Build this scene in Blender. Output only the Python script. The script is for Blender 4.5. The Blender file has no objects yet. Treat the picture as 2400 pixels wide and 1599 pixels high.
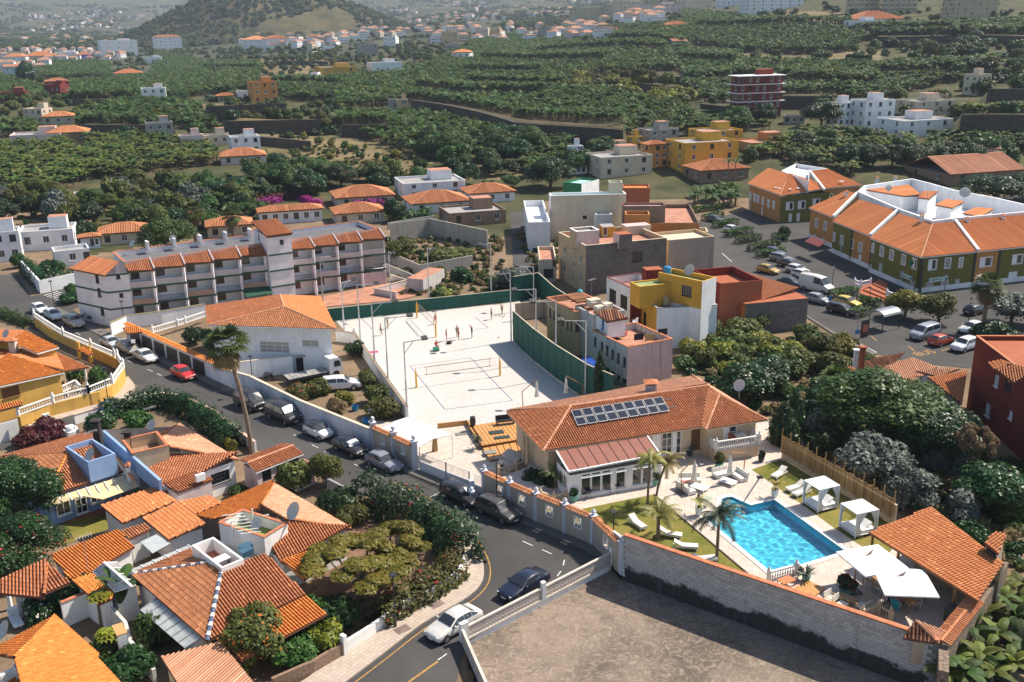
import bpy,bmesh,math,random
import numpy as np
from math import sin,cos,atan2
from mathutils import Vector as Vec,Matrix
from mathutils.geometry import tessellate_polygon
S=bpy.context.scene
COL=S.collection
R=math.radians
rng=np.random.default_rng(7)
random.seed(7);ru=random.uniform
U=lambda z:Vec((0,0,z))
# ------------------------------------------------------------------ camera
HC=41.62;FPX=2331.4;PITCH=0.313787;ROLL=-0.0144883;CX,CY=1200.0,799.5
_F=np.array([0,cos(PITCH),-sin(PITCH)]);_r=np.array([1.0,0,0]);_u=np.cross(_r,_F)
_Rt=cos(ROLL)*_r+sin(ROLL)*_u;_Up=-sin(ROLL)*_r+cos(ROLL)*_u
cam=bpy.data.cameras.new('camera');cam.sensor_width=36;cam.lens=FPX/2400*36
cam.clip_start=1;cam.clip_end=20000
co=bpy.data.objects.new('camera',cam);COL.objects.link(co)
M_=Matrix(((_Rt[0],_Up[0],-_F[0],0),(_Rt[1],_Up[1],-_F[1],0),(_Rt[2],_Up[2],-_F[2],HC),(0,0,0,1)))
co.matrix_world=M_;S.camera=co
# ------------------------------------------------------------------ light
SUN_AZ,SUN_EL=63,50
W=bpy.data.worlds.new('World');S.world=W;W.use_nodes=True
wn=W.node_tree.nodes;sky=wn.new('ShaderNodeTexSky');sky.sky_type='NISHITA';sky.sun_disc=False
sky.sun_elevation=R(SUN_EL);sky.sun_rotation=R(SUN_AZ);sky.altitude=100
W.node_tree.links.new(sky.outputs[0],wn['Background'].inputs[0]);wn['Background'].inputs[1].default_value=0.095
sl=bpy.data.lights.new('sun','SUN');sl.energy=4.9;sl.angle=R(0.5);sl.cycles.is_caustics_light=True;sl.color=(1.0,0.90,0.77)
so=bpy.data.objects.new('sun',sl);COL.objects.link(so)
sd=Vec((sin(R(SUN_AZ))*cos(R(SUN_EL)),cos(R(SUN_AZ))*cos(R(SUN_EL)),sin(R(SUN_EL))))
so.rotation_euler=(-sd).to_track_quat('-Z','Y').to_euler();so.location=sd*300
S.view_settings.view_transform='Standard';S.view_settings.look='None';S.view_settings.gamma=1
S.view_settings.use_curve_mapping=False;S.view_settings.exposure=0.66
S.render.engine='CYCLES';S.cycles.max_bounces=6;S.cycles.diffuse_bounces=2;S.cycles.glossy_bounces=2
S.cycles.transmission_bounces=4;S.cycles.transparent_max_bounces=8;S.cycles.volume_bounces=0
S.cycles.caustics_reflective=False;S.cycles.caustics_refractive=True
S.cycles.use_denoising=True;S.cycles.volume_step_rate=8;S.cycles.volume_max_steps=32
try:S.cycles.volume_biased=True
except Exception:pass
# ------------------------------------------------------------------ pixel <-> world
def ray(px,py):return(px-CX)*_Rt-(py-CY)*_Up+FPX*_F
def P(px,py,z=0.0):
 d=ray(px,py);k=(z-HC)/d[2]
 return Vec((d[0]*k,d[1]*k,z))
def proj(p):
 q=np.array([p[0],p[1],p[2]-HC]);w=q@_F
 return(CX+FPX*(q@_Rt)/w,CY-FPX*(q@_Up)/w)
_OY=(0,400,800,1199)
def K(c,r,x,y):return(600*c+x/3.92,_OY[r]+y/3.92)
def KP(c,r,x,y,z=0.0):return P(*K(c,r,x,y),z)
def KL(c,r,pts,z=0.0):return[KP(c,r,x,y,z)for x,y in pts]
def PL(pts,z=0.0):return[P(x,y,z)for x,y in pts]
def HT(base,ty,zb=0.0):
 """height of a vertical standing at pixel base whose top shows at row ty"""
 b=P(*base,zb);lo,hi=zb,zb+60
 for _ in range(40):
  m=(lo+hi)/2
  if proj((b.x,b.y,m))[1]>ty:lo=m
  else:hi=m
 return lo
def VP(px,py,A,B):
 """pixel onto the vertical plane through A, B"""
 d=ray(px,py);n=np.array([-(B.y-A.y),B.x-A.x,0]);k=(n@np.array([A.x,A.y,0]))/(n@d)
 return Vec((d[0]*k,d[1]*k,HC+d[2]*k))
def PP(px,py,A,B,C,up=0.0):
 """pixel onto the plane A, B, C, lifted by up"""
 n=(B-A).cross(C-A).normalized();n=n if n.z>0 else-n;d=Vec(ray(px,py));o=U(HC);return o+d*((A+n*up-o).dot(n)/d.dot(n))
# ------------------------------------------------------------------ terrain
_T={-.62:[(225,500),(150,1150),(110,1700),(85,2600),(55,3400),(0,4600),(-80,6500)],-.50:[(238,500),(152,1150),(112,1700),(85,2600),(55,3400),(0,4600),(-80,6500)],-.33:[(240,490),(152,1100),(108,1600),(82,2600),(45,3600),(0,4800),(-80,6500)],-.167:[(245,460),(180,650),(122,1000),(92,1400),(62,2600),(30,3600),(0,4600),(-80,6500)],0:[(262,400),(205,520),(150,690),(112,930),(82,1300),(50,2000),(20,3200),(-10,4200),(-60,6500)],.167:[(282,340),(200,455),(130,600),(90,700),(58,800),(35,1000),(20,1600),(0,3000),(-60,6500)],.33:[(292,320),(200,425),(130,520),(90,600),(48,690),(15,800),(-30,1000),(-60,6500)],.5:[(318,290),(220,375),(150,450),(80,560),(28,680),(-20,850),(-60,6500)],.75:[(318,290),(220,375),(150,450),(80,560),(28,680),(-20,850),(-60,6500)]}
_tc=np.array(sorted(_T));_YL=np.log(np.geomspace(20,6500,420));_Z=[]
for t in _tc:
 ys,zs=[20,236],[0,0]
 for py,Y in _T[t]:
  a,b,c=_Rt,_Up,_F
  num=-(-(py-CY)*b[0]+FPX*c[0])+t*(-(py-CY)*b[1]+FPX*c[1]);px=num/(a[0]-t*a[1])
  d=px*a-(py-CY)*b+FPX*c;ys.append(Y);zs.append(HC+Y*d[2]/d[1])
 _Z.append(np.interp(_YL,np.log(ys),zs))
_Z=np.array(_Z)
for _ in range(3):_Z[:,1:-1]=np.where(_YL[1:-1]>math.log(240),.25*_Z[:,:-2]+.5*_Z[:,1:-1]+.25*_Z[:,2:],_Z[:,1:-1])
TERR=[]
def ter(X,Y,steps=True):
 X=np.asarray(X,float);Y=np.maximum(np.asarray(Y,float),20.0)
 t=np.clip(X/Y,_tc[0],_tc[-1]-1e-6);i=np.clip(np.searchsorted(_tc,t,'right')-1,0,len(_tc)-2)
 w=(t-_tc[i])/(_tc[i+1]-_tc[i]);w=w*w*(3-2*w)
 f=(np.log(np.clip(Y,20,6499))-_YL[0])/(_YL[1]-_YL[0]);j=np.clip(f.astype(int),0,len(_YL)-2);g=f-j
 z=(1-w)*((1-g)*_Z[i,j]+g*_Z[i,j+1])+w*((1-g)*_Z[i+1,j]+g*_Z[i+1,j+1])
 if steps:
  for t0,Y0,t1,Y1,h,L in TERR:
   yw=Y0+(Y1-Y0)*np.clip((t-t0)/(t1-t0),0,1)
   z=z+np.where((t>=t0)&(t<=t1)&(Y>=yw),h*np.clip(1-(Y-yw)/L,0,1),0)
 return z
_GY=np.geomspace(40,6400,900)
def G(px,py,h=0.0,steps=True):
 d=ray(px,py);X=_GY*d[0]/d[1];zr=HC+_GY*d[2]/d[1];e=zr-(ter(X,_GY,steps)+h)
 k=np.where(e<0)[0]
 if len(k)==0:i=len(_GY)-1;Y=_GY[-1]
 else:
  i=max(k[0],1);Y=_GY[i-1]+(_GY[i]-_GY[i-1])*e[i-1]/(e[i-1]-e[i])
 X=Y*d[0]/d[1]
 return Vec((X,Y,float(ter(X,Y,steps))+h))
# ------------------------------------------------------------------ materials
MATS={}
def nodes(name):
 m=bpy.data.materials.new(name);m.use_nodes=True;nt=m.node_tree
 return m,nt,nt.nodes['Principled BSDF'],lambda a,b:nt.links.new(a,b)
def mix(nt,fac,a,b,mode='MIX'):
 x=nt.nodes.new('ShaderNodeMix');x.data_type='RGBA';x.blend_type=mode
 for s,v in((0,fac),(6,a),(7,b)):
  if hasattr(v,'is_linked'):nt.links.new(v,x.inputs[s])
  else:x.inputs[s].default_value=v if s==0 else(*v[:3],1)
 return x.outputs[2]
def mth(nt,op,a,b=0.5,c=None,clamp=False):
 x=nt.nodes.new('ShaderNodeMath');x.operation=op;x.use_clamp=clamp
 for s,v in enumerate((a,b,c)):
  if v is None:continue
  if hasattr(v,'is_linked'):nt.links.new(v,x.inputs[s])
  else:x.inputs[s].default_value=v
 return x.outputs[0]
def tex(nt,scale=1.0,detail=4,rough=.55,kind='noise',vec=None,co='Object',stretch=None,dist=0):
 if vec is None:
  tc=nt.nodes.new('ShaderNodeTexCoord');vec=tc.outputs[co]if co!='World' else nt.nodes.new('ShaderNodeNewGeometry').outputs['Position']
 if stretch:
  mp=nt.nodes.new('ShaderNodeMapping');mp.inputs['Scale'].default_value=stretch;nt.links.new(vec,mp.inputs[0]);vec=mp.outputs[0]
 if kind=='noise':
  t=nt.nodes.new('ShaderNodeTexNoise');t.inputs['Detail'].default_value=detail;t.inputs['Roughness'].default_value=rough;t.inputs['Distortion'].default_value=dist
 else:
  t=nt.nodes.new('ShaderNodeTexVoronoi')
  if kind=='edge':t.feature='DISTANCE_TO_EDGE'
 t.inputs['Scale'].default_value=scale;nt.links.new(vec,t.inputs['Vector'])
 return t.outputs[0]
def ramp(nt,fac,a,b,lo=.3,hi=.7):
 r=nt.nodes.new('ShaderNodeMapRange');r.inputs[1].default_value=lo;r.inputs[2].default_value=hi;nt.links.new(fac,r.inputs[0])
 return mix(nt,r.outputs[0],a,b)
def stepr(nt,fac,lo,hi):
 r=nt.nodes.new('ShaderNodeMapRange');r.inputs[1].default_value=lo;r.inputs[2].default_value=hi;nt.links.new(fac,r.inputs[0]);return r.outputs[0]
def bump(nt,b,h,strength=.3,dist=.02):
 x=nt.nodes.new('ShaderNodeBump');x.inputs['Strength'].default_value=strength;x.inputs['Distance'].default_value=dist
 nt.links.new(h,x.inputs['Height']);nt.links.new(x.outputs[0],b.inputs['Normal'])
def sc(c,k):return tuple(min(1,v*k)for v in c[:3])
def flat(name,c,rough=.6,metal=0,var=.12,scale=1.5,spec=.4,**kw):
 """plain painted / metal / fabric surface with a little mottling"""
 if name in MATS:return MATS[name]
 m,nt,b,L=nodes(name)
 L(ramp(nt,tex(nt,scale),sc(c,1-var),sc(c,1+var)),b.inputs['Base Color'])
 b.inputs['Roughness'].default_value=rough;b.inputs['Metallic'].default_value=metal;b.inputs['Specular IOR Level'].default_value=spec
 for k,v in kw.items():b.inputs[k.replace('_',' ')].default_value=v
 MATS[name]=m;return m
def plaster(c,name=None,dirt=.25,grime=(.10,.09,.08)):
 """rendered wall: mottled, vertical run-off streaks, blotches of grime with a shape of their own"""
 name=name or 'plaster_%02x%02x%02x_%d'%(*[int(v*255)for v in c[:3]],int(dirt*100))
 if name in MATS:return MATS[name]
 m,nt,b,L=nodes(name)
 base=ramp(nt,tex(nt,.5,5,.6,co='World'),sc(c,.86),sc(c,1.07))
 st=stepr(nt,tex(nt,1.0,5,.65,co='World',stretch=(1.6,1.6,.14)),.52,.82)
 base=mix(nt,mth(nt,'MULTIPLY',st,dirt),base,mix(nt,.5,sc(c,.45),grime))
 bl=stepr(nt,tex(nt,.33,6,.7,co='World',dist=.6),.56,.72)
 base=mix(nt,mth(nt,'MULTIPLY',bl,dirt*.7),base,sc(c,.6))
 L(base,b.inputs['Base Color']);b.inputs['Roughness'].default_value=.85;b.inputs['Specular IOR Level'].default_value=.2
 bump(nt,b,tex(nt,14,3,co='World'),.25,.02);MATS[name]=m;return m
def tilemat(name,c,c2,var=.28,moss=.3):
 """fired clay tiles: colour per tile from the attribute rnd (or the object's random number)"""
 out=[]
 for single in(0,1):
  m,nt,b,L=nodes(name+('_loose' if single else ''))
  if single:rn=nt.nodes.new('ShaderNodeObjectInfo').outputs['Random']
  else:
   a=nt.nodes.new('ShaderNodeAttribute');a.attribute_name='rnd';rn=a.outputs['Fac']
  col=mix(nt,rn,sc(c,1-var),c2)
  col=mix(nt,stepr(nt,rn,.975,.985),col,sc(c2,1.35))
  col=mix(nt,mth(nt,'MULTIPLY',stepr(nt,tex(nt,.45,6,.7,co='World',dist=.4),.45,.7),moss),col,(.09,.055,.035))
  col=mix(nt,mth(nt,'MULTIPLY',stepr(nt,tex(nt,5,4,.7,co='World'),.5,.75),.35),col,sc(c,.5))
  L(col,b.inputs['Base Color']);b.inputs['Roughness'].default_value=.8;b.inputs['Specular IOR Level'].default_value=.25
  out.append(m)
 MATS[name]=out[0];MATS[name+'_loose']=out[1];return out[0]
def leafmat(name,a,c,rough=.5,trans=.25,spec=.35):
 m,nt,b,L=nodes(name)
 at=nt.nodes.new('ShaderNodeAttribute');at.attribute_name='rnd'
 oi=nt.nodes.new('ShaderNodeObjectInfo')
 col=mix(nt,at.outputs['Fac'],a,c)
 hs=nt.nodes.new('ShaderNodeHueSaturation');L(mth(nt,'MULTIPLY_ADD',oi.outputs['Random'],.05,.475),hs.inputs['Hue'])
 L(mth(nt,'MULTIPLY_ADD',oi.outputs['Random'],.5,.78),hs.inputs['Value']);L(col,hs.inputs['Color'])
 col=hs.outputs[0]
 L(col,b.inputs['Base Color']);b.inputs['Roughness'].default_value=rough;b.inputs['Specular IOR Level'].default_value=spec
 tr=nt.nodes.new('ShaderNodeBsdfTranslucent');L(col,tr.inputs[0])
 mx=nt.nodes.new('ShaderNodeMixShader');mx.inputs[0].default_value=trans
 L(b.outputs[0],mx.inputs[1]);L(tr.outputs[0],mx.inputs[2]);L(mx.outputs[0],nt.nodes['Material Output'].inputs[0])
 MATS[name]=m;return m
def paint(c,name=None):
 name=name or 'car_paint_%02x%02x%02x'%tuple(int(v*255)for v in c)
 if name in MATS:return MATS[name]
 m,nt,b,L=nodes(name)
 L(ramp(nt,tex(nt,3,4),sc(c,.92),sc(c,1.05)),b.inputs['Base Color'])
 b.inputs['Roughness'].default_value=.38;b.inputs['Coat Weight'].default_value=.7;b.inputs['Coat Roughness'].default_value=.06
 MATS[name]=m;return m
# ------------------------------------------------------------------ objects
ORG={}
def tag(o,label=None,cat=None,group=None,kind=None):
 if label:o['label']=label
 if cat:o['category']=cat
 if group:o['group']=group
 if kind:o['kind']=kind
 return o
def thing(name,label,cat,loc=(0,0,0),rz=0,group=None,parent=None):
 o=bpy.data.objects.new(name,None);o.empty_display_size=.3;COL.objects.link(o);o.location=loc;o.rotation_euler=(0,0,rz)
 ORG[o.name]=Vec(loc)if rz==0 else U(0)
 return tag(o,label,cat,group)
def copytree(o,parent=None):
 c=o.copy();COL.objects.link(c)
 if parent is not None:c.parent=parent
 ORG[c.name]=ORG.get(o.name,U(0))
 for ch in o.children:copytree(ch,c)
 return c
def link(name,me,parent=None,loc=None):
 o=bpy.data.objects.new(name,me);COL.objects.link(o)
 if parent is not None:o.parent=parent
 if loc is not None:o.location=loc
 return o
def mesh_np(name,V,F,mats,rnd=None,mi=None,smooth=False):
 V=np.asarray(V,np.float32).reshape(-1,3);F=np.asarray(F,np.int32);n=F.shape[1]
 me=bpy.data.meshes.new(name);me.vertices.add(len(V));me.vertices.foreach_set('co',V.ravel())
 me.loops.add(F.size);me.loops.foreach_set('vertex_index',F.ravel());me.polygons.add(len(F))
 me.polygons.foreach_set('loop_start',np.arange(0,F.size,n,dtype=np.int32))
 for m in(mats if isinstance(mats,(list,tuple))else[mats]):me.materials.append(m)
 if mi is not None:me.polygons.foreach_set('material_index',np.asarray(mi,np.int32))
 if smooth:me.polygons.foreach_set('use_smooth',np.ones(len(F),bool))
 me.update(calc_edges=True)
 if rnd is not None:
  a=me.attributes.new('rnd','FLOAT','FACE');a.data.foreach_set('value',np.asarray(rnd,np.float32))
 return me
class MB:
 """collects quads/ngons into one mesh"""
 def __init__(s):s.v=[];s.f=[];s.m=[];s.cur=0
 def mat(s,i):s.cur=i;return s
 def add(s,vs,fs):
  n=len(s.v);s.v+=[tuple(v)for v in vs];s.f+=[tuple(i+n for i in f)for f in fs];s.m+=[s.cur]*len(fs);return s
 def quad(s,a,b,c,d):return s.add([a,b,c,d],[(0,1,2,3)])
 def poly(s,pts):return s.add(pts,[tuple(range(len(pts)))])
 def box(s,c,d,rz=0,rx=0,ry=0):
  m=Matrix.Rotation(rz,3,'Z')@Matrix.Rotation(ry,3,'Y')@Matrix.Rotation(rx,3,'X');c=Vec(c)
  vs=[c+m@Vec((x*d[0]/2,y*d[1]/2,z*d[2]/2))for z in(-1,1)for y in(-1,1)for x in(-1,1)]
  return s.add(vs,[(0,2,3,1),(4,5,7,6),(0,1,5,4),(2,6,7,3),(0,4,6,2),(1,3,7,5)])
 def bar(s,a,b,w,h,up=(0,0,1)):
  a,b=Vec(a),Vec(b);d=(b-a).normalized();x=d.cross(Vec(up))
  if x.length<1e-4:x=Vec((1,0,0))
  x.normalize();u=x.cross(d)
  vs=[p+x*i*w/2+u*j*h/2 for p in(a,b)for i,j in((-1,-1),(1,-1),(1,1),(-1,1))]
  return s.add(vs,[(3,2,1,0),(4,5,6,7),(0,1,5,4),(1,2,6,5),(2,3,7,6),(3,0,4,7)])
 def prism(s,pts,z0,z1):
  n=len(pts);ar=sum(pts[i][0]*pts[(i+1)%n][1]-pts[(i+1)%n][0]*pts[i][1]for i in range(n))
  if ar<0:pts=pts[::-1]
  vs=[(p[0],p[1],z0)for p in pts]+[(p[0],p[1],z1)for p in pts]
  return s.add(vs,[tuple(range(n))[::-1],tuple(range(n,2*n))]+[(i,(i+1)%n,n+(i+1)%n,n+i)for i in range(n)])
 def slab(s,pts,th):
  """planar polygon given thickness downward"""
  n=len(pts);pts=[Vec(p)for p in pts]
  nn=U(0)
  for i in range(n):nn+=pts[i].cross(pts[(i+1)%n])
  if nn.z<0:pts=pts[::-1]
  vs=pts+[p-U(th)for p in pts]
  return s.add(vs,[tuple(range(n)),tuple(range(n,2*n))[::-1]]+[(i,n+i,n+(i+1)%n,(i+1)%n)for i in range(n)])
 def tube(s,pts,r,n=8,cap=True):
  pts=[Vec(p)for p in pts];rs=r if isinstance(r,(list,tuple))else[r]*len(pts);vs=[]
  ref=Vec((0.13,.29,.95))
  for i,p in enumerate(pts):
   d=(pts[min(i+1,len(pts)-1)]-pts[max(i-1,0)]).normalized();x=d.cross(ref)
   if x.length<.05:x=d.cross(Vec((1,0,0)))
   x.normalize();y=d.cross(x)
   vs+=[p+(x*cos(2*math.pi*k/n)+y*sin(2*math.pi*k/n))*rs[i]for k in range(n)]
  fs=[(i*n+k,i*n+(k+1)%n,(i+1)*n+(k+1)%n,(i+1)*n+k)for i in range(len(pts)-1)for k in range(n)]
  if cap:fs+=[tuple(range(n))[::-1],tuple(range((len(pts)-1)*n,len(pts)*n))]
  return s.add(vs,fs)
 def lathe(s,c,prof,n=12):
  c=Vec(c);vs=[c+Vec((r*cos(2*math.pi*k/n),r*sin(2*math.pi*k/n),z))for r,z in prof for k in range(n)]
  fs=[(i*n+k,i*n+(k+1)%n,(i+1)*n+(k+1)%n,(i+1)*n+k)for i in range(len(prof)-1)for k in range(n)]
  fs+=[tuple(range(n))[::-1],tuple(range((len(prof)-1)*n,len(prof)*n))]
  return s.add(vs,fs)
 def mesh(s,name,mats,off=None,smooth=False):
  me=bpy.data.meshes.new(name)
  if off is not None:s.v=[(v[0]-off[0],v[1]-off[1],v[2]-off[2])for v in s.v]
  me.from_pydata(s.v,[],s.f);mats=mats if isinstance(mats,(list,tuple))else[mats]
  for m in mats:me.materials.append(m)
  if len(mats)>1:me.polygons.foreach_set('material_index',s.m)
  if smooth:me.polygons.foreach_set('use_smooth',[True]*len(s.f))
  me.update();return me
 def B(s,name,mats,parent=None,smooth=False,l=0,label=None):
  off=None if(parent is None or l)else ORG[parent.name]
  o=link(name,s.mesh(name,mats,off,smooth),parent)
  if parent is not None:ORG[o.name]=ORG.get(parent.name,U(0))
  else:ORG[o.name]=U(0)
  if label:o['label']=label
  return o
def sheet(name,pts,mat,z=None,th=0,**kw):
 """a ground sheet from a world polygon (concave allowed); th gives it kerb sides"""
 pts=[Vec((p[0],p[1],p[2]if z is None else z))for p in pts];b=MB();n=len(pts)
 tr=tessellate_polygon([[Vec((p.x,p.y,0))for p in pts]]);fs=[]
 for t in tr:
  a,c,d=(pts[i]for i in t)
  fs.append(t if(c-a).cross(d-a).z>0 else t[::-1])
 b.add(pts,fs)
 if th:
  for i in range(n):
   p,q=pts[i],pts[(i+1)%n];b.quad(p,q,q-U(th),p-U(th))
 o=b.B(name,mat);tag(o,**kw)
 return o
def rect(A,B,C):
 """true rectangle: edge A-B kept, depth taken from C (beside B)"""
 e=(B-A);e.z=0;e=e.normalized();n=Vec((-e.y,e.x,0));d=(C-B).dot(n)
 return[A,B,B+n*d,A+n*d]
def ease(a,b,t):return a+(b-a)*t
def arclen(pts):
 L=[0]
 for i in range(len(pts)-1):L.append(L[-1]+(Vec(pts[i+1])-Vec(pts[i])).length)
 return L
def along(pts,step=None,n=None):
 """points with tangent at equal spacing along a polyline"""
 pts=[Vec(p)for p in pts];L=arclen(pts);n=n or max(1,round(L[-1]/step));out=[]
 for k in range(n+1):
  s=L[-1]*k/n;i=max(j for j in range(len(pts)-1)if L[j]<=s+1e-9)
  t=(s-L[i])/max(1e-9,L[i+1]-L[i]);out.append((pts[i].lerp(pts[i+1],t),(pts[i+1]-pts[i]).normalized()))
 return out
def smooth_line(pts,k=4):
 """Catmull-Rom through points"""
 p=[Vec(q)for q in pts];p=[2*p[0]-p[1]]+p+[2*p[-1]-p[-2]];out=[]
 for i in range(1,len(p)-2):
  for j in range(k):
   t=j/k
   out.append(.5*((2*p[i])+(p[i+1]-p[i-1])*t+(2*p[i-1]-5*p[i]+4*p[i+1]-p[i+2])*t*t+(3*p[i]-p[i-1]-3*p[i+1]+p[i+2])*t**3))
 return out+[p[-2]]
def offset(pts,d):
 """polyline offset sideways (left of travel is positive)"""
 out=[]
 for i,p in enumerate(pts):
  t=(Vec(pts[min(i+1,len(pts)-1)])-Vec(pts[max(i-1,0)]));t.z=0;t.normalize()
  out.append(Vec((p[0]-t.y*d,p[1]+t.x*d,p[2])))
 return out
# ------------------------------------------------------------------ shared materials
WHITE=(.84,.83,.80)
glass=flat('glass',(.025,.032,.04),.06,spec=.9);curtain=flat('curtain_glass',(.32,.31,.28),.25,spec=.6)
whitep=flat('white_paint',WHITE,.5,var=.05);greyp=flat('grey_paint',(.3,.3,.31),.5);darkp=flat('dark_paint',(.03,.03,.033),.45)
greenp=flat('dark_green_paint',(.018,.075,.045),.5);brownw=flat('brown_wood',(.16,.07,.03),.6);metal=flat('galvanised_metal',(.52,.54,.56),.4,.55)
redp=flat('maroon_paint',(.16,.03,.025),.6);bluep=flat('blue_paint',(.05,.2,.5),.5)
t_orange=tilemat('tile_orange',(.66,.20,.04),(.74,.27,.06),.06,.12)
t_terra=tilemat('tile_terracotta',(.52,.20,.085),(.60,.26,.12),.12,.2)
t_brown=tilemat('tile_brown',(.44,.15,.06),(.52,.20,.09),.12,.25)
t_pale=tilemat('tile_pale',(.58,.28,.16),(.68,.36,.22),.08,.2)
t_new=tilemat('tile_new',(.58,.20,.07),(.66,.26,.10),.06,.1)
t_old=tilemat('tile_old',(.22,.085,.045),(.42,.19,.10),.4,.45)
under=flat('tile_bed',(.16,.065,.04),.9)
# ------------------------------------------------------------------ windows
_WC={}
def window_mesh(w,h,style):
 k=(round(w,2),round(h,2),style)
 if k in _WC:return _WC[k]
 f,p=MB(),MB();t=.07
 fr={'green':greenp,'brown':brownw,'dark':darkp,'blue':bluep,'maroon':redp,'greendoor':greenp}.get(style.split('_')[0],whitep)
 for x in(-1,1):f.box((x*(w/2-t/2),0,0),(t,.1,h))
 for z in(-1,1):f.box((0,0,z*(h/2-t/2)),(w-2*t,.1,t))
 if 'sh' in style.split('_'):
  f.box((-w*.25,-.01,0),(w*.42,.05,h-2*t))
 nx,ny=(4,3)if 'grid' in style else((2,1)if w>.75 else(1,1))
 if 'door' in style:nx,ny=2,3
 if 'one' in style:nx=1
 for i in range(1,nx):f.box((-w/2+w*i/nx,0,0),(.05,.07,h-2*t))
 for i in range(1,ny):f.box((0,.005,-h/2+h*i/ny),(w-2*t,.06,.04))
 if 'trim' in style:
  for x in(-1,1):f.box((x*(w/2+.07),-.13,0),(.14,.06,h+.28))
  f.box((0,-.13,h/2+.08),(w,.06,.12));f.box((0,-.14,-h/2-.08),(w+.1,.1,.1))
 else:f.box((0,-.1,-h/2-.03),(w+.12,.22,.05))
 p.quad((-w/2+t,.02,-h/2+t),(w/2-t,.02,-h/2+t),(w/2-t,.02,h/2-t),(-w/2+t,.02,h/2-t))
 pm=fr if 'solid' in style else(curtain if 'curtain' in style else glass)
 _WC[k]=(f.mesh('window',fr),p.mesh('pane',pm));return _WC[k]
def put_window(root,c,rz,w,h,style,name='window'):
 a,b=window_mesh(w,h,style)
 o=link(name,a,root,Vec(c)-ORG[root.name]);o.rotation_euler=(0,0,rz);link('pane',b,o);return o
def facade(b,A,B,z0,z1,ops,depth=.14):
 """wall face with real openings; outward is to the right of A->B"""
 e=Vec((B.x-A.x,B.y-A.y,0));Lw=e.length;e.normalize();n=Vec((e.y,-e.x,0))
 us=sorted({0,Lw,*[max(0,o[0])for o in ops],*[min(Lw,o[1])for o in ops]});zs=sorted({z0,z1,*[max(z0,o[2])for o in ops],*[min(z1,o[3])for o in ops]})
 pt=lambda u,z,d=0:(A.x+e.x*u-n.x*d,A.y+e.y*u-n.y*d,z)
 for i in range(len(us)-1):
  for j in range(len(zs)-1):
   um,zm=(us[i]+us[i+1])/2,(zs[j]+zs[j+1])/2
   if any(o[0]<um<o[1]and o[2]<zm<o[3]for o in ops):continue
   b.quad(pt(us[i],zs[j]),pt(us[i+1],zs[j]),pt(us[i+1],zs[j+1]),pt(us[i],zs[j+1]))
 for u0,u1,a,c in ops:
  for(p,q)in(((u0,a),(u0,c)),((u0,c),(u1,c)),((u1,c),(u1,a)),((u1,a),(u0,a))):
   b.quad(pt(*p),pt(*q),pt(*q,depth),pt(*p,depth))
def ccw(p):
 n=len(p);a=sum(p[i][0]*p[(i+1)%n][1]-p[(i+1)%n][0]*p[i][1]for i in range(n))
 return list(p)if a>0 else list(p)[::-1]
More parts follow.
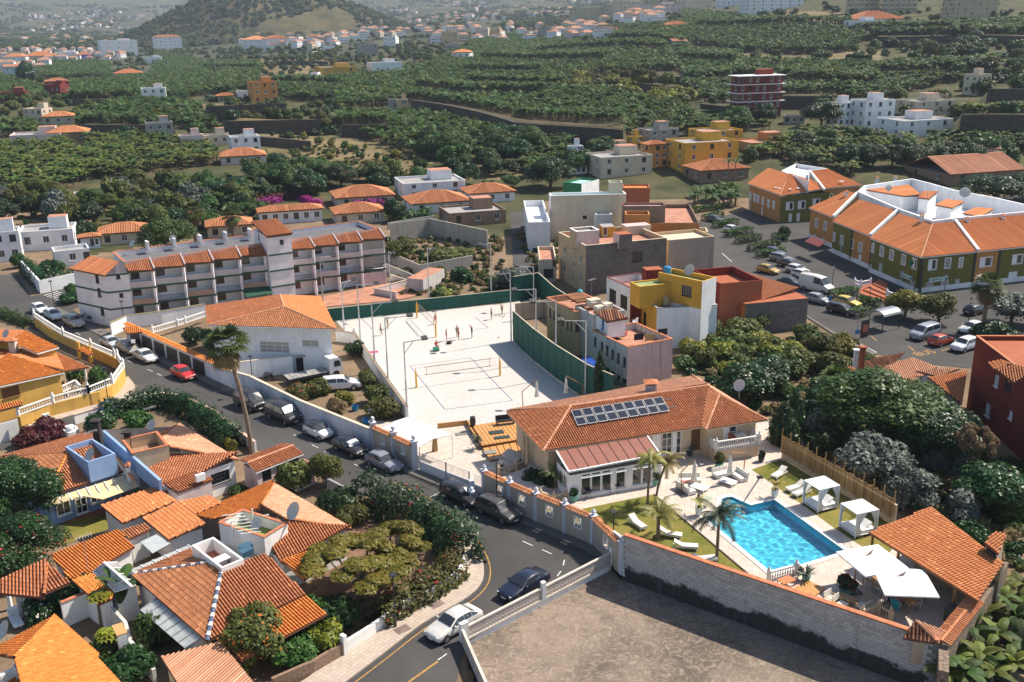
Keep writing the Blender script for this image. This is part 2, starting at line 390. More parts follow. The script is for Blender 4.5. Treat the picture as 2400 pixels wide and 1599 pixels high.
def walls(root,poly,z0,z1,mats,wins=(),par=0,roofmat=None,coping=None,name='wall',th=.2):
 """body of a building: facade with openings + windows, parapet, flat roof. wins: (px,py,w,h,style) or ('m', edge, u, z, w, h, style)"""
 poly=[Vec((p[0],p[1],0))for p in ccw(poly)];n=len(poly);b=MB()
 ml=mats if isinstance(mats,(list,tuple))else[mats];ops=[[]for _ in range(n)]
 for w in wins:
  if w[0]=='m':_,i,u,z,ww,hh,st=w;i%=n;A,B=poly[i],poly[(i+1)%n];u=u*(B-A).length if u<1 else u
  else:
   px,py,ww,hh,st=w;best=None
   for i in range(n):
    A,B=poly[i],poly[(i+1)%n];q=VP(px,py,A,B);e=B-A;u=(Vec((q.x,q.y,0))-A).dot(e)/e.length
    nrm=Vec((e.y,-e.x,0));facing=nrm.dot(Vec((-q.x,-q.y,0)))>0
    if facing and-.2<=u<=e.length+.2 and z0-.5<q.z<z1+.5 and(best is None or q.y<best[0]):best=(q.y,i,u,q.z)
   if best is None:continue
   _,i,u,z=best;A,B=poly[i],poly[(i+1)%n]
  Lw=(B-A).length
  if Lw<.5:continue
  ww=min(ww,Lw-.1);u=min(max(u,ww/2+.05),Lw-ww/2-.05);hh=min(hh,z1-z0-.1);z=min(max(z,z0+hh/2+.02),z1-hh/2-.05)
  o4=(u-ww/2,u+ww/2,z-hh/2,z+hh/2)
  if any(o4[0]<k[1]and o4[1]>k[0]and o4[2]<k[3]and o4[3]>k[2]for k in ops[i]):continue
  ops[i].append(o4);e=(B-A).normalized();nn=Vec((e.y,-e.x,0))
  c=A+e*u-nn*.09;put_window(root,(c.x,c.y,z),atan2(e.y,e.x),ww,hh,st,'door' if 'door' in st else 'window')
 for i in range(n):
  b.mat(i%len(ml)if len(ml)>1 else 0);facade(b,poly[i],poly[(i+1)%n],z0,z1,ops[i])
 b.mat(0);inn=inset(poly,th)
 if par:
  for i in range(n):
   j=(i+1)%n;p,q,s,t=poly[i],poly[j],inn[j],inn[i]
   b.quad((t.x,t.y,z1-par),(t.x,t.y,z1),(s.x,s.y,z1),(s.x,s.y,z1-par))
   if coping is None:b.quad((p.x,p.y,z1),(q.x,q.y,z1),(s.x,s.y,z1),(t.x,t.y,z1))
 o=b.B(name,ml,root)
 if par and coping is not None:
  c=MB();out=inset(poly,-.05);i2=inset(poly,th+.04)
  for i in range(n):
   j=(i+1)%n
   for zz in(z1,z1+.07):c.quad(*[(v.x,v.y,zz)for v in((out[i],out[j],i2[j],i2[i])if zz>z1 else(out[j],out[i],i2[i],i2[j]))])
   c.quad((out[i].x,out[i].y,z1),(out[j].x,out[j].y,z1),(out[j].x,out[j].y,z1+.07),(out[i].x,out[i].y,z1+.07))
   c.quad((i2[j].x,i2[j].y,z1),(i2[i].x,i2[i].y,z1),(i2[i].x,i2[i].y,z1+.07),(i2[j].x,i2[j].y,z1+.07))
  c.B('coping',coping,root)
 if roofmat is not None:
  r=MB();r.poly([(p.x,p.y,z1-par-.02 if par else z1+.003)for p in(inn if par else poly)]);r.B('roof',roofmat,root)
 return o
def inset(poly,d):
 n=len(poly);out=[]
 for i in range(n):
  a,p,c=poly[i-1],poly[i],poly[(i+1)%n]
  e1=(p-a).normalized();e2=(c-p).normalized();n1=Vec((-e1.y,e1.x,0));n2=Vec((-e2.y,e2.x,0))
  k=max(.3,1+n1.dot(n2));out.append(p+(n1+n2)*d/k)
 return out
# ------------------------------------------------------------------ tiled roofs
def _tile_arrays(poly,pitch,row,kind):
 pts=[Vec(p)for p in poly];n=U(0)
 for i in range(len(pts)):n+=pts[i].cross(pts[(i+1)%len(pts)])
 n.normalize();n=n if n.z>0 else-n
 d=Vec((n.x*n.z,n.y*n.z,-(n.x*n.x+n.y*n.y)))
 d=d.normalized()if d.length>1e-4 else Vec((0,-1,0));e=d.cross(n).normalized();o=pts[0]
 uv=[((p-o).dot(e),(p-o).dot(d))for p in pts];u0=min(u for u,v in uv);u1=max(u for u,v in uv);vmax=max(v for u,v in uv)
 nc=max(1,round((u1-u0)/pitch));pc=(u1-u0)/nc;T=[]
 for c in range(nc):
  u=u0+(c+.5)*pc;vs=[]
  for i in range(len(uv)):
   (a,b),(g,h)=uv[i],uv[(i+1)%len(uv)]
   if(a-u)*(g-u)<0:vs.append(b+(h-b)*(u-a)/(g-a))
  vs.sort()
  for k in range(0,len(vs)-1,2):
   lo,hi=vs[k],vs[k+1]
   if kind=='col':T.append((u,lo,hi))
   else:
    v=hi
    while v>lo+.05:T.append((u,max(lo,v-row),v));v-=row
 return np.array(T).reshape(-1,3),o,e,d,n,pc
def _tile_geo(T,o,e,d,n,pc,lift=.016,seg=4,drop=.012):
 m=len(T);th=np.linspace(0,math.pi,seg+1);r=pc*.37
 V=np.zeros((m,2,seg+1,3));o,e,d,n=(np.array(x)for x in(o,e,d,n))
 for k,(sca,zz)in enumerate(((.86,drop),(1.0,drop+lift))):
  v=T[:,1+k]
  for j in range(seg+1):
   V[:,k,j]=o+e*(T[:,0:1]-r*sca*cos(th[j]))+d*v[:,None]+n*(zz+1.15*r*sca*sin(th[j]))
 F=np.zeros((m,seg,4),int);base=np.arange(m)*2*(seg+1)
 for j in range(seg):F[:,j]=np.stack([base+j,base+j+1,base+seg+2+j,base+seg+1+j],1)
 return V.reshape(-1,3),F.reshape(-1,4)
def tiled(root,poly,mat='tile_terracotta',pitch=.235,row=.36,kind='tile',th=.14,loose=0,fascia=None,bed=True,parent=None):
 """one roof slope: bed slab (part) with barrel tiles on it (a stuff part, or loose tiles one by one)"""
 poly=[Vec(p)for p in poly];off=ORG[root.name];nn=U(0);m_=len(poly);cc=sum(poly,Vec())/m_
 for i in range(m_):nn+=(poly[i]-cc).cross(poly[(i+1)%m_]-cc)
 poly=[Vec((p.x,p.y,cc.z-((p.x-cc.x)*nn.x+(p.y-cc.y)*nn.y)/nn.z))for p in poly]
 T,o,e,d,n,pc=_tile_arrays(poly,pitch,row,kind)
 if bed:
  sb=MB().slab(poly,th);sb.m=[0,1]+[1 if fascia else 0]*m_;bed_o=sb.B('roof',[under,fascia or under],root)
 else:bed_o=root
 if len(T)==0:return bed_o
 if loose:
  full=T[:,2]-T[:,1]>row-.01;ctr=np.array(o)+np.outer(T[:,0],np.array(e))+np.outer((T[:,1]+T[:,2])/2,np.array(d))
  dist=np.linalg.norm(ctr-np.array([0,0,HC]),axis=1);dist[~full]=1e9;idx=np.argsort(dist)[:loose];idx=idx[dist[idx]<1e8]
  V,F=_tile_geo(np.array([[0,-row/2,row/2]]),(0,0,0),(1,0,0),(0,-1,0),(0,0,1),pc)
  V[:,1]*=1
  me=mesh_np('tile',V,F,MATS[mat+'_loose']);rot=Matrix((e,-d,n)).transposed().to_4x4()
  for i in idx:
   t=link('tile',me,bed_o);c=ctr[i]
   t.matrix_local=Matrix.Translation(Vec(c)-off)@rot@Matrix.Rotation(ru(-.02,.02),4,'Z')
  keep=np.ones(len(T),bool);keep[idx]=False;T=T[keep]
 if len(T):
  T=T.copy();V,F=_tile_geo(T,o,e,d,n,pc);rn=np.repeat(rng.random(len(T)),4)
  V+=np.repeat(rng.normal(0,.004,(len(T),3)),10,0)
  ob=link('roof_tiles',mesh_np('roof_tiles',V-np.array(off),F,MATS[mat],rn),bed_o if bed else root);ob['kind']='stuff'
 return bed_o
def ridge(root,a,b,mat='tile_terracotta',r=.14,name='ridge',lift=.06,seglen=.4,alt=None):
 """cap tiles along a ridge or hip, each a short half-round overlapping the next"""
 a,b=Vec(a),Vec(b);L=(b-a).length;k=max(1,round(L/seglen));d=(b-a)/k;dn=d.normalized()
 s=dn.cross(U(1)).normalized();u=s.cross(dn);V=[];F=[];mi=[]
 for i in range(k):
  for q,(t,g)in enumerate(((0,.85),(1.06,1.05))):
   for j in range(6):
    an=math.pi*j/5;V.append(a+d*(i+t)+s*cos(an)*r*g+u*(sin(an)*r*.8*g+lift-.06+(.02 if q else 0)))
  base=i*12
  for j in range(5):F.append((base+j,base+j+1,base+7+j,base+6+j));mi.append(i%2 if alt else 0)
 off=ORG[root.name];V=[v-off for v in V]
 o=link(name,mesh_np(name,[tuple(v)for v in V],F,[MATS[mat]]+([alt]if alt else[]),np.repeat(rng.random(k),5),mi),root);return o
def hip_roof(root,rc,z,rise,mat='tile_terracotta',over=.45,inset_k=1.0,fascia=None,kind='tile',loose=0,caps=True,gable=False,pitch=.235):
 """hip (or gable) roof over a rectangle of 4 world points"""
 rc=inset([Vec((p.x,p.y,0))for p in ccw(rc)],-over)
 if(rc[1]-rc[0]).length<(rc[2]-rc[1]).length:rc=rc[1:]+rc[:1]
 A,B,C,D=[Vec((p.x,p.y,z))for p in rc];w=(C-B).length;e=(B-A).normalized();m0=(A+D)/2;m1=(B+C)/2
 k=0 if gable else min(w/2*inset_k,(B-A).length/2-.02);r0=m0+e*k+U(rise);r1=m1-e*k+U(rise)
 sl=[[A,B,r1,r0],[C,D,r0,r1]]+([]if gable else[[B,C,r1],[D,A,r0]])
 per=loose//len(sl)if loose else 0
 for s in sl:tiled(root,s,mat,kind=kind,loose=per,fascia=fascia,pitch=pitch)
 if caps:
  ridge(root,r0,r1,mat)
  if not gable:
   for a,b in((A,r0),(D,r0),(B,r1),(C,r1)):ridge(root,b,a,mat,name='hip')
 return A,B,C,D,r0,r1
# ------------------------------------------------------------------ vegetation
def rand_dirs(n):
 v=rng.normal(size=(n,3));return v/np.linalg.norm(v,axis=1)[:,None]
def leaf_quads(C,N,size,asp=.55,droop=.0):
 """bent leaf quads at centres C facing N"""
 m=len(C);N=N/np.linalg.norm(N,axis=1)[:,None];t=np.cross(N,rand_dirs(m));t/=np.linalg.norm(t,axis=1)[:,None]+1e-9;b=np.cross(N,t)
 s=(size*(.6+.8*rng.random(m)))[:,None];V=np.zeros((m,4,3))
 V[:,0]=C-t*s;V[:,1]=C+b*s*asp-N*s*.15;V[:,2]=C+t*s-N*s*droop;V[:,3]=C-b*s*asp-N*s*.15
 return V.reshape(-1,3),np.arange(4*m).reshape(-1,4)
def crown_mesh(name,lobes,n,size,mat,up=.35,fill=.45,asp=.55,flowers=None,fm=None):
 lobes=np.array(lobes,float);w=(lobes[:,3:].prod(1))**(2/3);i=rng.choice(len(lobes),n,p=w/w.sum());d=rand_dirs(n)
 d[:,2]=np.where(rng.random(n)<.65,np.abs(d[:,2]),d[:,2])
 r=1-fill*rng.random(n)**1.6+.06*rng.normal(size=n);C=lobes[i,:3]+d*r[:,None]*lobes[i,3:]
 N=d+rand_dirs(n)*.75+np.array([0,0,up]);V,F=leaf_quads(C,N,np.full(n,size),asp)
 rn=rng.random(n)*.75+.25*rng.random(len(lobes))[i];mats=[mat];mi=np.zeros(n,int)
 if flowers:mats.append(fm);f=(rng.random(n)<flowers)&(r>.85);mi[f]=1
 return mesh_np(name,V,F,mats,rn,mi)
def lobes_round(k=14,spread=.62,r=.42,flat_=.8,z0=.75):
 out=[(0,0,z0,.6,.6,.55*flat_)]
 for _ in range(k):
  d=rand_dirs(1)[0];d[2]=d[2]if d[2]>-.35 else-d[2]*.5;q=r*ru(.65,1.2)
  out.append((d[0]*spread,d[1]*spread,z0+d[2]*spread*flat_,q,q,q*.85))
 return out
L_dark=leafmat('leaves_dark',(.007,.024,.007),(.034,.09,.018),.4)
L_mid=leafmat('leaves_mid',(.016,.045,.008),(.075,.145,.02),.5)
L_olive=leafmat('leaves_olive',(.045,.06,.012),(.14,.155,.03),.6)
L_yell=leafmat('leaves_yellow',(.10,.115,.010),(.28,.26,.03),.5)
L_grey=leafmat('leaves_grey',(.045,.06,.05),(.13,.155,.13),.55,.1)
L_red=leafmat('leaves_maroon',(.035,.006,.008),(.13,.02,.025),.5)
L_dry=leafmat('leaves_dry',(.12,.09,.04),(.28,.2,.09),.7)
L_mag=leafmat('flowers_magenta',(.28,.01,.16),(.5,.03,.3),.6);L_fred=leafmat('flowers_red',(.4,.02,.015),(.65,.06,.03),.6);L_white=leafmat('flowers_white',(.6,.6,.52),(.8,.78,.7),.6);L_orng=leafmat('flowers_orange',(.5,.1,.02),(.7,.2,.03),.6)
bark=flat('bark',(.13,.095,.065),.9,var=.35,scale=4);barkp=flat('palm_bark',(.2,.15,.105),.9,var=.3,scale=6)
def _trunk(seed,limbs=4,spread=.45):
 rr=random.Random(seed);b=MB();b.tube([(0,0,-.02),(.01,0,.2),(.02,.01,.42)],[.075,.06,.05],7)
 for i in range(limbs):
  a=6.283*i/limbs+rr.random();b.tube([(.015,0,.36),(cos(a)*spread*.5,sin(a)*spread*.5,.58),(cos(a)*spread,sin(a)*spread,.85+rr.random()*.2)],[.04,.028,.01],5)
 return b.mesh('trunk',bark)
_TP={}
def tree_proto(style,v):
 k=(style,v)
 if k in _TP:return _TP[k]
 mats=dict(dark=L_dark,mid=L_mid,olive=L_olive,yellow=L_yell,grey=L_grey,maroon=L_red,dry=L_dry)
 kind,mt,*rest=style.split('_');fl,fm=(None,None)
 if rest:fl,fm=(.3,{'red':L_fred,'magenta':L_mag,'white':L_white,'orange':L_orng}[rest[0]]);fl={'magenta':.85,'red':.03,'white':.12,'orange':.05}[rest[0]]
 m=mats[mt]
 if kind=='big':c=crown_mesh('crown',lobes_round(22,.66,.36),20000,.034,m,flowers=fl,fm=fm)
 elif kind=='tree':c=crown_mesh('crown',lobes_round(14,.62,.42),6500,.062,m,flowers=fl,fm=fm)
 elif kind=='bush':c=crown_mesh('crown',[(x,y,z-.35,a,b_,c_)for x,y,z,a,b_,c_ in lobes_round(9,.55,.45,.75)],2600,.1,m,flowers=fl,fm=fm)
 elif kind=='shrub':c=crown_mesh('crown',[(x,y,z-.35,a,b_,c_)for x,y,z,a,b_,c_ in lobes_round(6,.5,.5,.7)],520,.2,m,flowers=fl,fm=fm)
 elif kind=='ball':c=crown_mesh('crown',[(0,0,1,1,1,.9)],2200,.1,m,fill=.15)
 elif kind=='column':c=crown_mesh('crown',[(0,0,.12+.11*i,.5*sin(.5+2.3*i/8),.5*sin(.5+2.3*i/8),.16)for i in range(9)],2600,.07,m,up=.8,fill=.25,asp=.4)
 elif kind=='wispy':
  ls=[]
  for i in range(26):
   a=random.random()*6.283;q=ru(.3,1)**.7;ls.append((cos(a)*q*.85,sin(a)*q*.85,.78+.25*(1-q*q)+ru(-.08,.08),.2,.2,.07))
  c=crown_mesh('crown',ls,8500,.06,m,up=1.2,fill=.7,asp=.35)
 _TP[k]=(c,_trunk(v+len(style),6 if kind=='wispy' else 4));return _TP[k]
def tree(name,label,loc,h,w,style,group=None,cat=None,v=None,trunk=True):
 v=random.randrange(3)if v is None else v;c,t=tree_proto(style,v);kind=style.split('_')[0]
 top={'big':1.55,'tree':1.6,'bush':1.05,'shrub':1.0,'ball':1.9,'column':1.16,'wispy':1.15}[kind];rad={'column':.52,'wispy':1.0,'ball':1.0}.get(kind,.95)
 o=thing(name,label,cat or name.split('_')[-1],loc,0,group);o.rotation_euler.z=random.random()*6.283
 s=(w/2/rad*ru(.94,1.06),w/2/rad,h/top)
 cr=link('crown',c,o);cr.scale=s
 if trunk:tr=link('trunk',t,o);tr.scale=s
 return o
def hedge_mesh(line,w,h,n,size,mat,z=0,flowers=None,fm=None,lump=.18):
 """leafy mass along a world polyline"""
 L=arclen(line);tot=L[-1];pts=np.array([[p.x,p.y]for p in line]);s=rng.random(n)*tot
 x=np.interp(s,L,pts[:,0]);y=np.interp(s,L,pts[:,1]);ds=.1;tx=np.interp(s+ds,L,pts[:,0])-np.interp(s-ds,L,pts[:,0]);ty=np.interp(s+ds,L,pts[:,1])-np.interp(s-ds,L,pts[:,1])
 ln=np.hypot(tx,ty)+1e-9;nx,ny=-ty/ln,tx/ln
 a=rng.random(n)*math.pi*1.25-.125*math.pi;rr=1-.35*rng.random(n)**2;bulge=1+lump*np.sin(s*1.7+rng.random())*np.sin(s*.63)+.1*rng.normal(size=n)
 sq=1/np.maximum(np.abs(np.cos(a)),np.abs(np.sin(a)))**.6
 o=np.cos(a)*w/2*rr*sq*bulge;zz=np.clip(np.sin(a),-.1,1)*h*rr*sq*bulge*.92
 zz=np.where(rng.random(n)<.45,rng.random(n)*zz,zz)
 C=np.stack([x+nx*o,y+ny*o,z+zz],1);N=np.stack([nx*np.cos(a),ny*np.cos(a),np.sin(a)+.25],1)+rand_dirs(n)*.7
 if lump<.1:
  k=rng.random(n)<.5;o=np.where(k,(rng.random(n)-.5)*w,np.sign(rng.random(n)-.5)*w/2);C=np.stack([x+nx*o,y+ny*o,z+np.where(k,h,rng.random(n)*h)],1)
 V,F=leaf_quads(C,N,np.full(n,size));mi=np.zeros(n,int);mats=[mat]
 if flowers:mats.append(fm);mi[rng.random(n)<flowers]=1
 return V,F,mats,rng.random(n),mi
def hedge(name,label,line,w,h,mat,n=None,size=.16,z=0,cat='hedge',flowers=None,fm=None,group=None,lump=.18):
 size*=1.15;n=n or int(arclen(line)[-1]*(w+2*h)*62*(.16/size)**2);V,F,m,rn,mi=hedge_mesh(line,w,h,n,size,mat,z,flowers,fm,lump)
 o=link(name,mesh_np(name,V,F,m,rn,mi));return tag(o,label,cat,group)
palm_leaf=leafmat('palm_leaf',(.05,.075,.02),(.13,.17,.045),.45);palm_dry=leafmat('palm_dry',(.14,.09,.04),(.3,.2,.1),.8,.1);palm_blue=leafmat('agave_leaf',(.07,.1,.075),(.16,.2,.14),.5,.1)
ban_leaf=leafmat('banana_leaf',(.02,.045,.012),(.085,.145,.035),.6,.3,.22)
ban_leaf_y=leafmat('banana_leaf_yellow',(.06,.09,.016),(.18,.21,.045),.6,.35,.22)
def frond(V,F,rn,base,yaw,pitch,L,w,n=9,curve=1.5,leaflets=True):
 """feather frond: arched spine with paired leaflets"""
 p=np.array(base,float);a=pitch;st=L/n;y=np.array([cos(yaw),sin(yaw),0]);side=np.array([-sin(yaw),cos(yaw),0]);r=rng.random()
 for i in range(n):
  d=y*cos(a)+np.array([0,0,sin(a)]);q=p+d*st;up=np.cross(d,side)*-1;t=(i+.5)/n;lw=w*(.35+.65*sin(min(1,t*1.15+.12)*math.pi*.92))
  for sgn in(-1,1):
   if leaflets:
    for f0 in(0,.5):
     b0=p+d*st*f0;tip=b0+side*sgn*lw+d*lw*.5-np.array([0,0,lw*.42]);k=len(V);V+=[b0,b0+d*st*.5,tip+d*st*.08,tip];F.append((k,k+1,k+2,k+3));rn.append(.7*r+.3*rng.random())
   else:
    k=len(V);V+=[p,q,q+side*sgn*lw+d*lw*.2-np.array([0,0,lw*.25]),p+side*sgn*lw*.95+d*lw*.2-np.array([0,0,lw*.25])];F.append((k,k+1,k+2,k+3));rn.append(.7*r+.3*rng.random())
  p=q;a-=curve/n
def fan(V,F,rn,c,d,rad,nseg=12,arc=2.6,droop=.25):
 """fan frond: pleated radiating segments"""
 d=d/np.linalg.norm(d);s=np.cross(d,[0,0,1.]);s/=np.linalg.norm(s)+1e-9;up=np.cross(s,d);r=rng.random()
 for i in range(nseg):
  a=-arc/2+arc*i/(nseg-1);h=arc/nseg*.55
  f=lambda q,k:c+(d*cos(q)+s*sin(q))*k+up*(.06*k if i%2 else 0)
  k=len(V);e=f(a,rad)-np.array([0,0,droop*rad]);V+=[c,f(a-h,rad*.6),e,f(a+h,rad*.6)];F.append((k,k+1,k+2,k+3));rn.append(.6*r+.4*rng.random())
def crown_obj(name,VF,mat,parent):
 V,F,rn=VF;return link(name,mesh_np(name,np.array(V),np.array(F),mat,rn),parent)
def fan_palm(label,loc,h,cr=2.0,n=46,skirt=26,lean=(0,0),group=None,tr=.22):
 o=thing('fan_palm',label,'palm tree',loc,0,group);lx,ly=lean
 MB().tube([(lx*t*t,ly*t*t,h*t)for t in np.linspace(0,1,7)],[tr*1.25]+[tr]*4+[tr*.9,tr*1.15],9).B('trunk',barkp,o,l=1)
 top=np.array([lx,ly,h]);A,B=([],[],[]),([],[],[])
 for i in range(n):
  el=rng.uniform(-.35,1.35);yw=i*2.4;d=np.array([cos(yw)*cos(el),sin(yw)*cos(el),sin(el)]);fan(*A,top+d*cr*.5+[0,0,.1],d-np.array([0,0,.25]),cr*.62*rng.uniform(.8,1.1))
 for i in range(skirt):
  el=rng.uniform(-1.45,-.55);yw=rng.random()*6.28;d=np.array([cos(yw)*cos(el),sin(yw)*cos(el),sin(el)]);fan(*B,top+d*cr*.42,d-np.array([0,0,.6]),cr*.5*rng.uniform(.7,1.1),8,1.6,.3)
 crown_obj('crown',A,palm_leaf,o)
 if skirt:crown_obj('dead_fronds',B,palm_dry,o)
 return o
def feather_palm(label,loc,h,L=2.2,n=16,group=None,tr=.13,lean=(0,0),mat=None,name='feather_palm',stems=None,w=.5):
 o=thing(name,label,'palm tree',loc,0,group)
 for k,(dx,dy,hh,ax,ay)in enumerate(stems or[(0,0,h,lean[0],lean[1])]):
  MB().tube([(dx+ax*t*t,dy+ay*t*t,hh*t)for t in np.linspace(0,1,6)],[tr*1.3,tr,tr,tr*.95,tr*.9,tr],8).B('trunk',barkp,o,l=1)
  A=([],[],[])
  for i in range(n):frond(*A,(dx+ax,dy+ay,hh-.05),i*2.4+random.random()*.4,ru(.1,1.25),L*ru(.85,1.1),L*w*.45,8,ru(1.3,2.0))
  crown_obj('crown',A,mat or palm_leaf,o)
 return o
def banana_leaf(V,F,rn,base,yaw,pitch,L,w,curve=1.3,n=6):
 p=np.array(base,float);a=pitch;y=np.array([cos(yaw),sin(yaw),0]);side=np.array([-sin(yaw),cos(yaw),0]);r=rng.random();st=L/n;prev=None
 for i in range(n+1):
  t=i/n;lw=w*sin(math.pi*min(.97,.1+.88*t))**.6*(1 if 0<i else.25);tw=.25*sin(3*t+r*6);up=np.array([0,0,1.])
  l=p+side*lw*cos(tw)+up*lw*.3*sin(tw)-up*lw*.22;rr=p-side*lw*cos(tw)-up*lw*.22;cur=(l,p.copy(),rr)
  if prev is not None:
   for q in(0,1):k=len(V);V+=[prev[q],prev[q+1],cur[q+1],cur[q]];F.append((k,k+1,k+2,k+3));rn.append(.75*r+.25*rng.random())
  prev=cur;d=y*cos(a)+up*sin(a);p=p+d*st;a-=curve/n
def banana_mesh(seed,leaves=8,h=2.0,L=2.0,w=.36,mat=None):
 A=([],[],[])
 for i in range(leaves):banana_leaf(*A,(0,0,h*.9),i*2.4+seed,ru(.45,1.35),L*ru(.75,1.1),w*ru(.8,1.15),ru(1.1,2.1))
 V,F,rn=A;nl=len(F);k=len(V);n=6
 for z,r in((0,.14),(h,.09)):V+=[np.array([r*cos(6.283*i/n),r*sin(6.283*i/n),z])for i in range(n)]
 for i in range(n):F.append((k+i,k+(i+1)%n,k+n+(i+1)%n,k+n+i));rn.append(.4)
 return mesh_np('banana_plant',np.array(V),np.array(F),[mat or ban_leaf,ban_stem],rn,[0]*nl+[1]*n)
ban_stem=flat('banana_stem',(.14,.13,.06),.7)
def agave(name,label,loc,r,n=26,mat=None,cat='plant',group=None,h=0):
 o=thing(name,label,cat,loc,0,group);A=([],[],[])
 if h:MB().tube([(0,0,0),(0,0,h)],[r*.16,r*.12],7).B('trunk',barkp,o,l=1)
 for i in range(n):
  el=ru(.05,1.4);yw=i*2.4;banana_leaf(*A,(0,0,h),yw,el,r*ru(.8,1.1),r*.075,.5,3)
 crown_obj('leaves',A,mat or palm_blue,o);return o
# ------------------------------------------------------------------ vehicles
rubber=flat('rubber',(.02,.02,.021),.85);alloy=flat('alloy',(.35,.36,.37),.35,.7);lampw=flat('lamp_lens',(.7,.72,.74),.12,spec=.9);lampr=flat('tail_lens',(.4,.015,.012),.2);plate=flat('plate_white',(.75,.75,.72),.5);trimk=flat('black_trim',(.02,.02,.022),.6)
_CAR={'hatch':(4.0,1.74,[(0,.32,.56,.60,.80,.76),(.03,.2,.68,.72,.84,.92),(.13,.2,.78,.83,.86,.985),(.27,.2,.88,.95,.84,1),(.455,.2,.93,1.40,.72,1),(.62,.2,.95,1.47,.71,1),(.83,.2,.99,1.42,.70,.985),(.955,.22,1.0,1.04,.82,.95),(1,.34,.72,.75,.84,.88)],(.175,.80),.31),'sedan':(4.5,1.76,[(0,.32,.54,.58,.80,.76),(.03,.2,.66,.70,.84,.92),(.13,.2,.76,.80,.86,.985),(.29,.2,.86,.92,.84,1),(.44,.2,.91,1.36,.72,1),(.58,.2,.93,1.42,.71,1),(.74,.2,.95,1.35,.70,1),(.87,.2,.94,.98,.82,.98),(.97,.22,.90,.94,.82,.93),(1,.34,.66,.70,.82,.86)],(.18,.79),.31),'estate':(4.5,1.76,[(0,.32,.56,.60,.80,.76),(.03,.2,.68,.72,.84,.92),(.13,.2,.78,.82,.86,.985),(.27,.2,.88,.94,.84,1),(.42,.2,.93,1.42,.73,1),(.6,.2,.95,1.5,.73,1),(.92,.2,.99,1.44,.73,.985),(.985,.22,.98,1.03,.84,.95),(1,.34,.72,.75,.84,.9)],(.18,.79),.32),'suv':(4.5,1.85,[(0,.36,.66,.72,.82,.8),(.03,.26,.84,.89,.86,.94),(.14,.26,.94,1.0,.88,.985),(.26,.26,1.02,1.09,.86,1),(.4,.26,1.06,1.6,.75,1),(.58,.26,1.08,1.68,.75,1),(.88,.26,1.12,1.63,.74,.99),(.975,.28,1.12,1.17,.84,.96),(1,.4,.86,.9,.86,.92)],(.19,.80),.36),'van':(4.85,1.9,[(0,.34,.72,.78,.84,.82),(.025,.2,.92,.97,.86,.94),(.10,.2,1.06,1.12,.88,.99),(.17,.2,1.14,1.22,.88,1),(.33,.2,1.16,1.88,.80,1),(.6,.2,1.18,1.95,.81,1),(.95,.2,1.2,1.93,.82,.995),(.99,.22,1.2,1.3,.88,.98),(1,.3,1.0,1.02,.88,.96)],(.17,.80),.33),'highvan':(5.6,2.0,[(0,.34,.82,.88,.84,.82),(.02,.2,1.0,1.06,.86,.94),(.09,.2,1.16,1.24,.88,.99),(.13,.2,1.25,1.34,.88,1),(.27,.2,1.28,2.45,.82,1),(.5,.2,1.3,2.62,.84,1),(.96,.2,1.32,2.6,.86,.995),(.985,.22,1.3,1.5,.92,.99),(1,.3,1.1,1.12,.9,.97)],(.16,.79),.34),'mini':(3.5,1.66,[(0,.32,.62,.67,.80,.78),(.035,.2,.76,.81,.84,.93),(.12,.2,.86,.92,.86,.985),(.23,.2,.94,1.02,.84,1),(.42,.2,.98,1.48,.72,1),(.62,.2,1.0,1.55,.71,1),(.87,.2,1.04,1.48,.70,.985),(.97,.22,1.05,1.1,.82,.95),(1,.34,.8,.84,.84,.9)],(.16,.83),.31)}
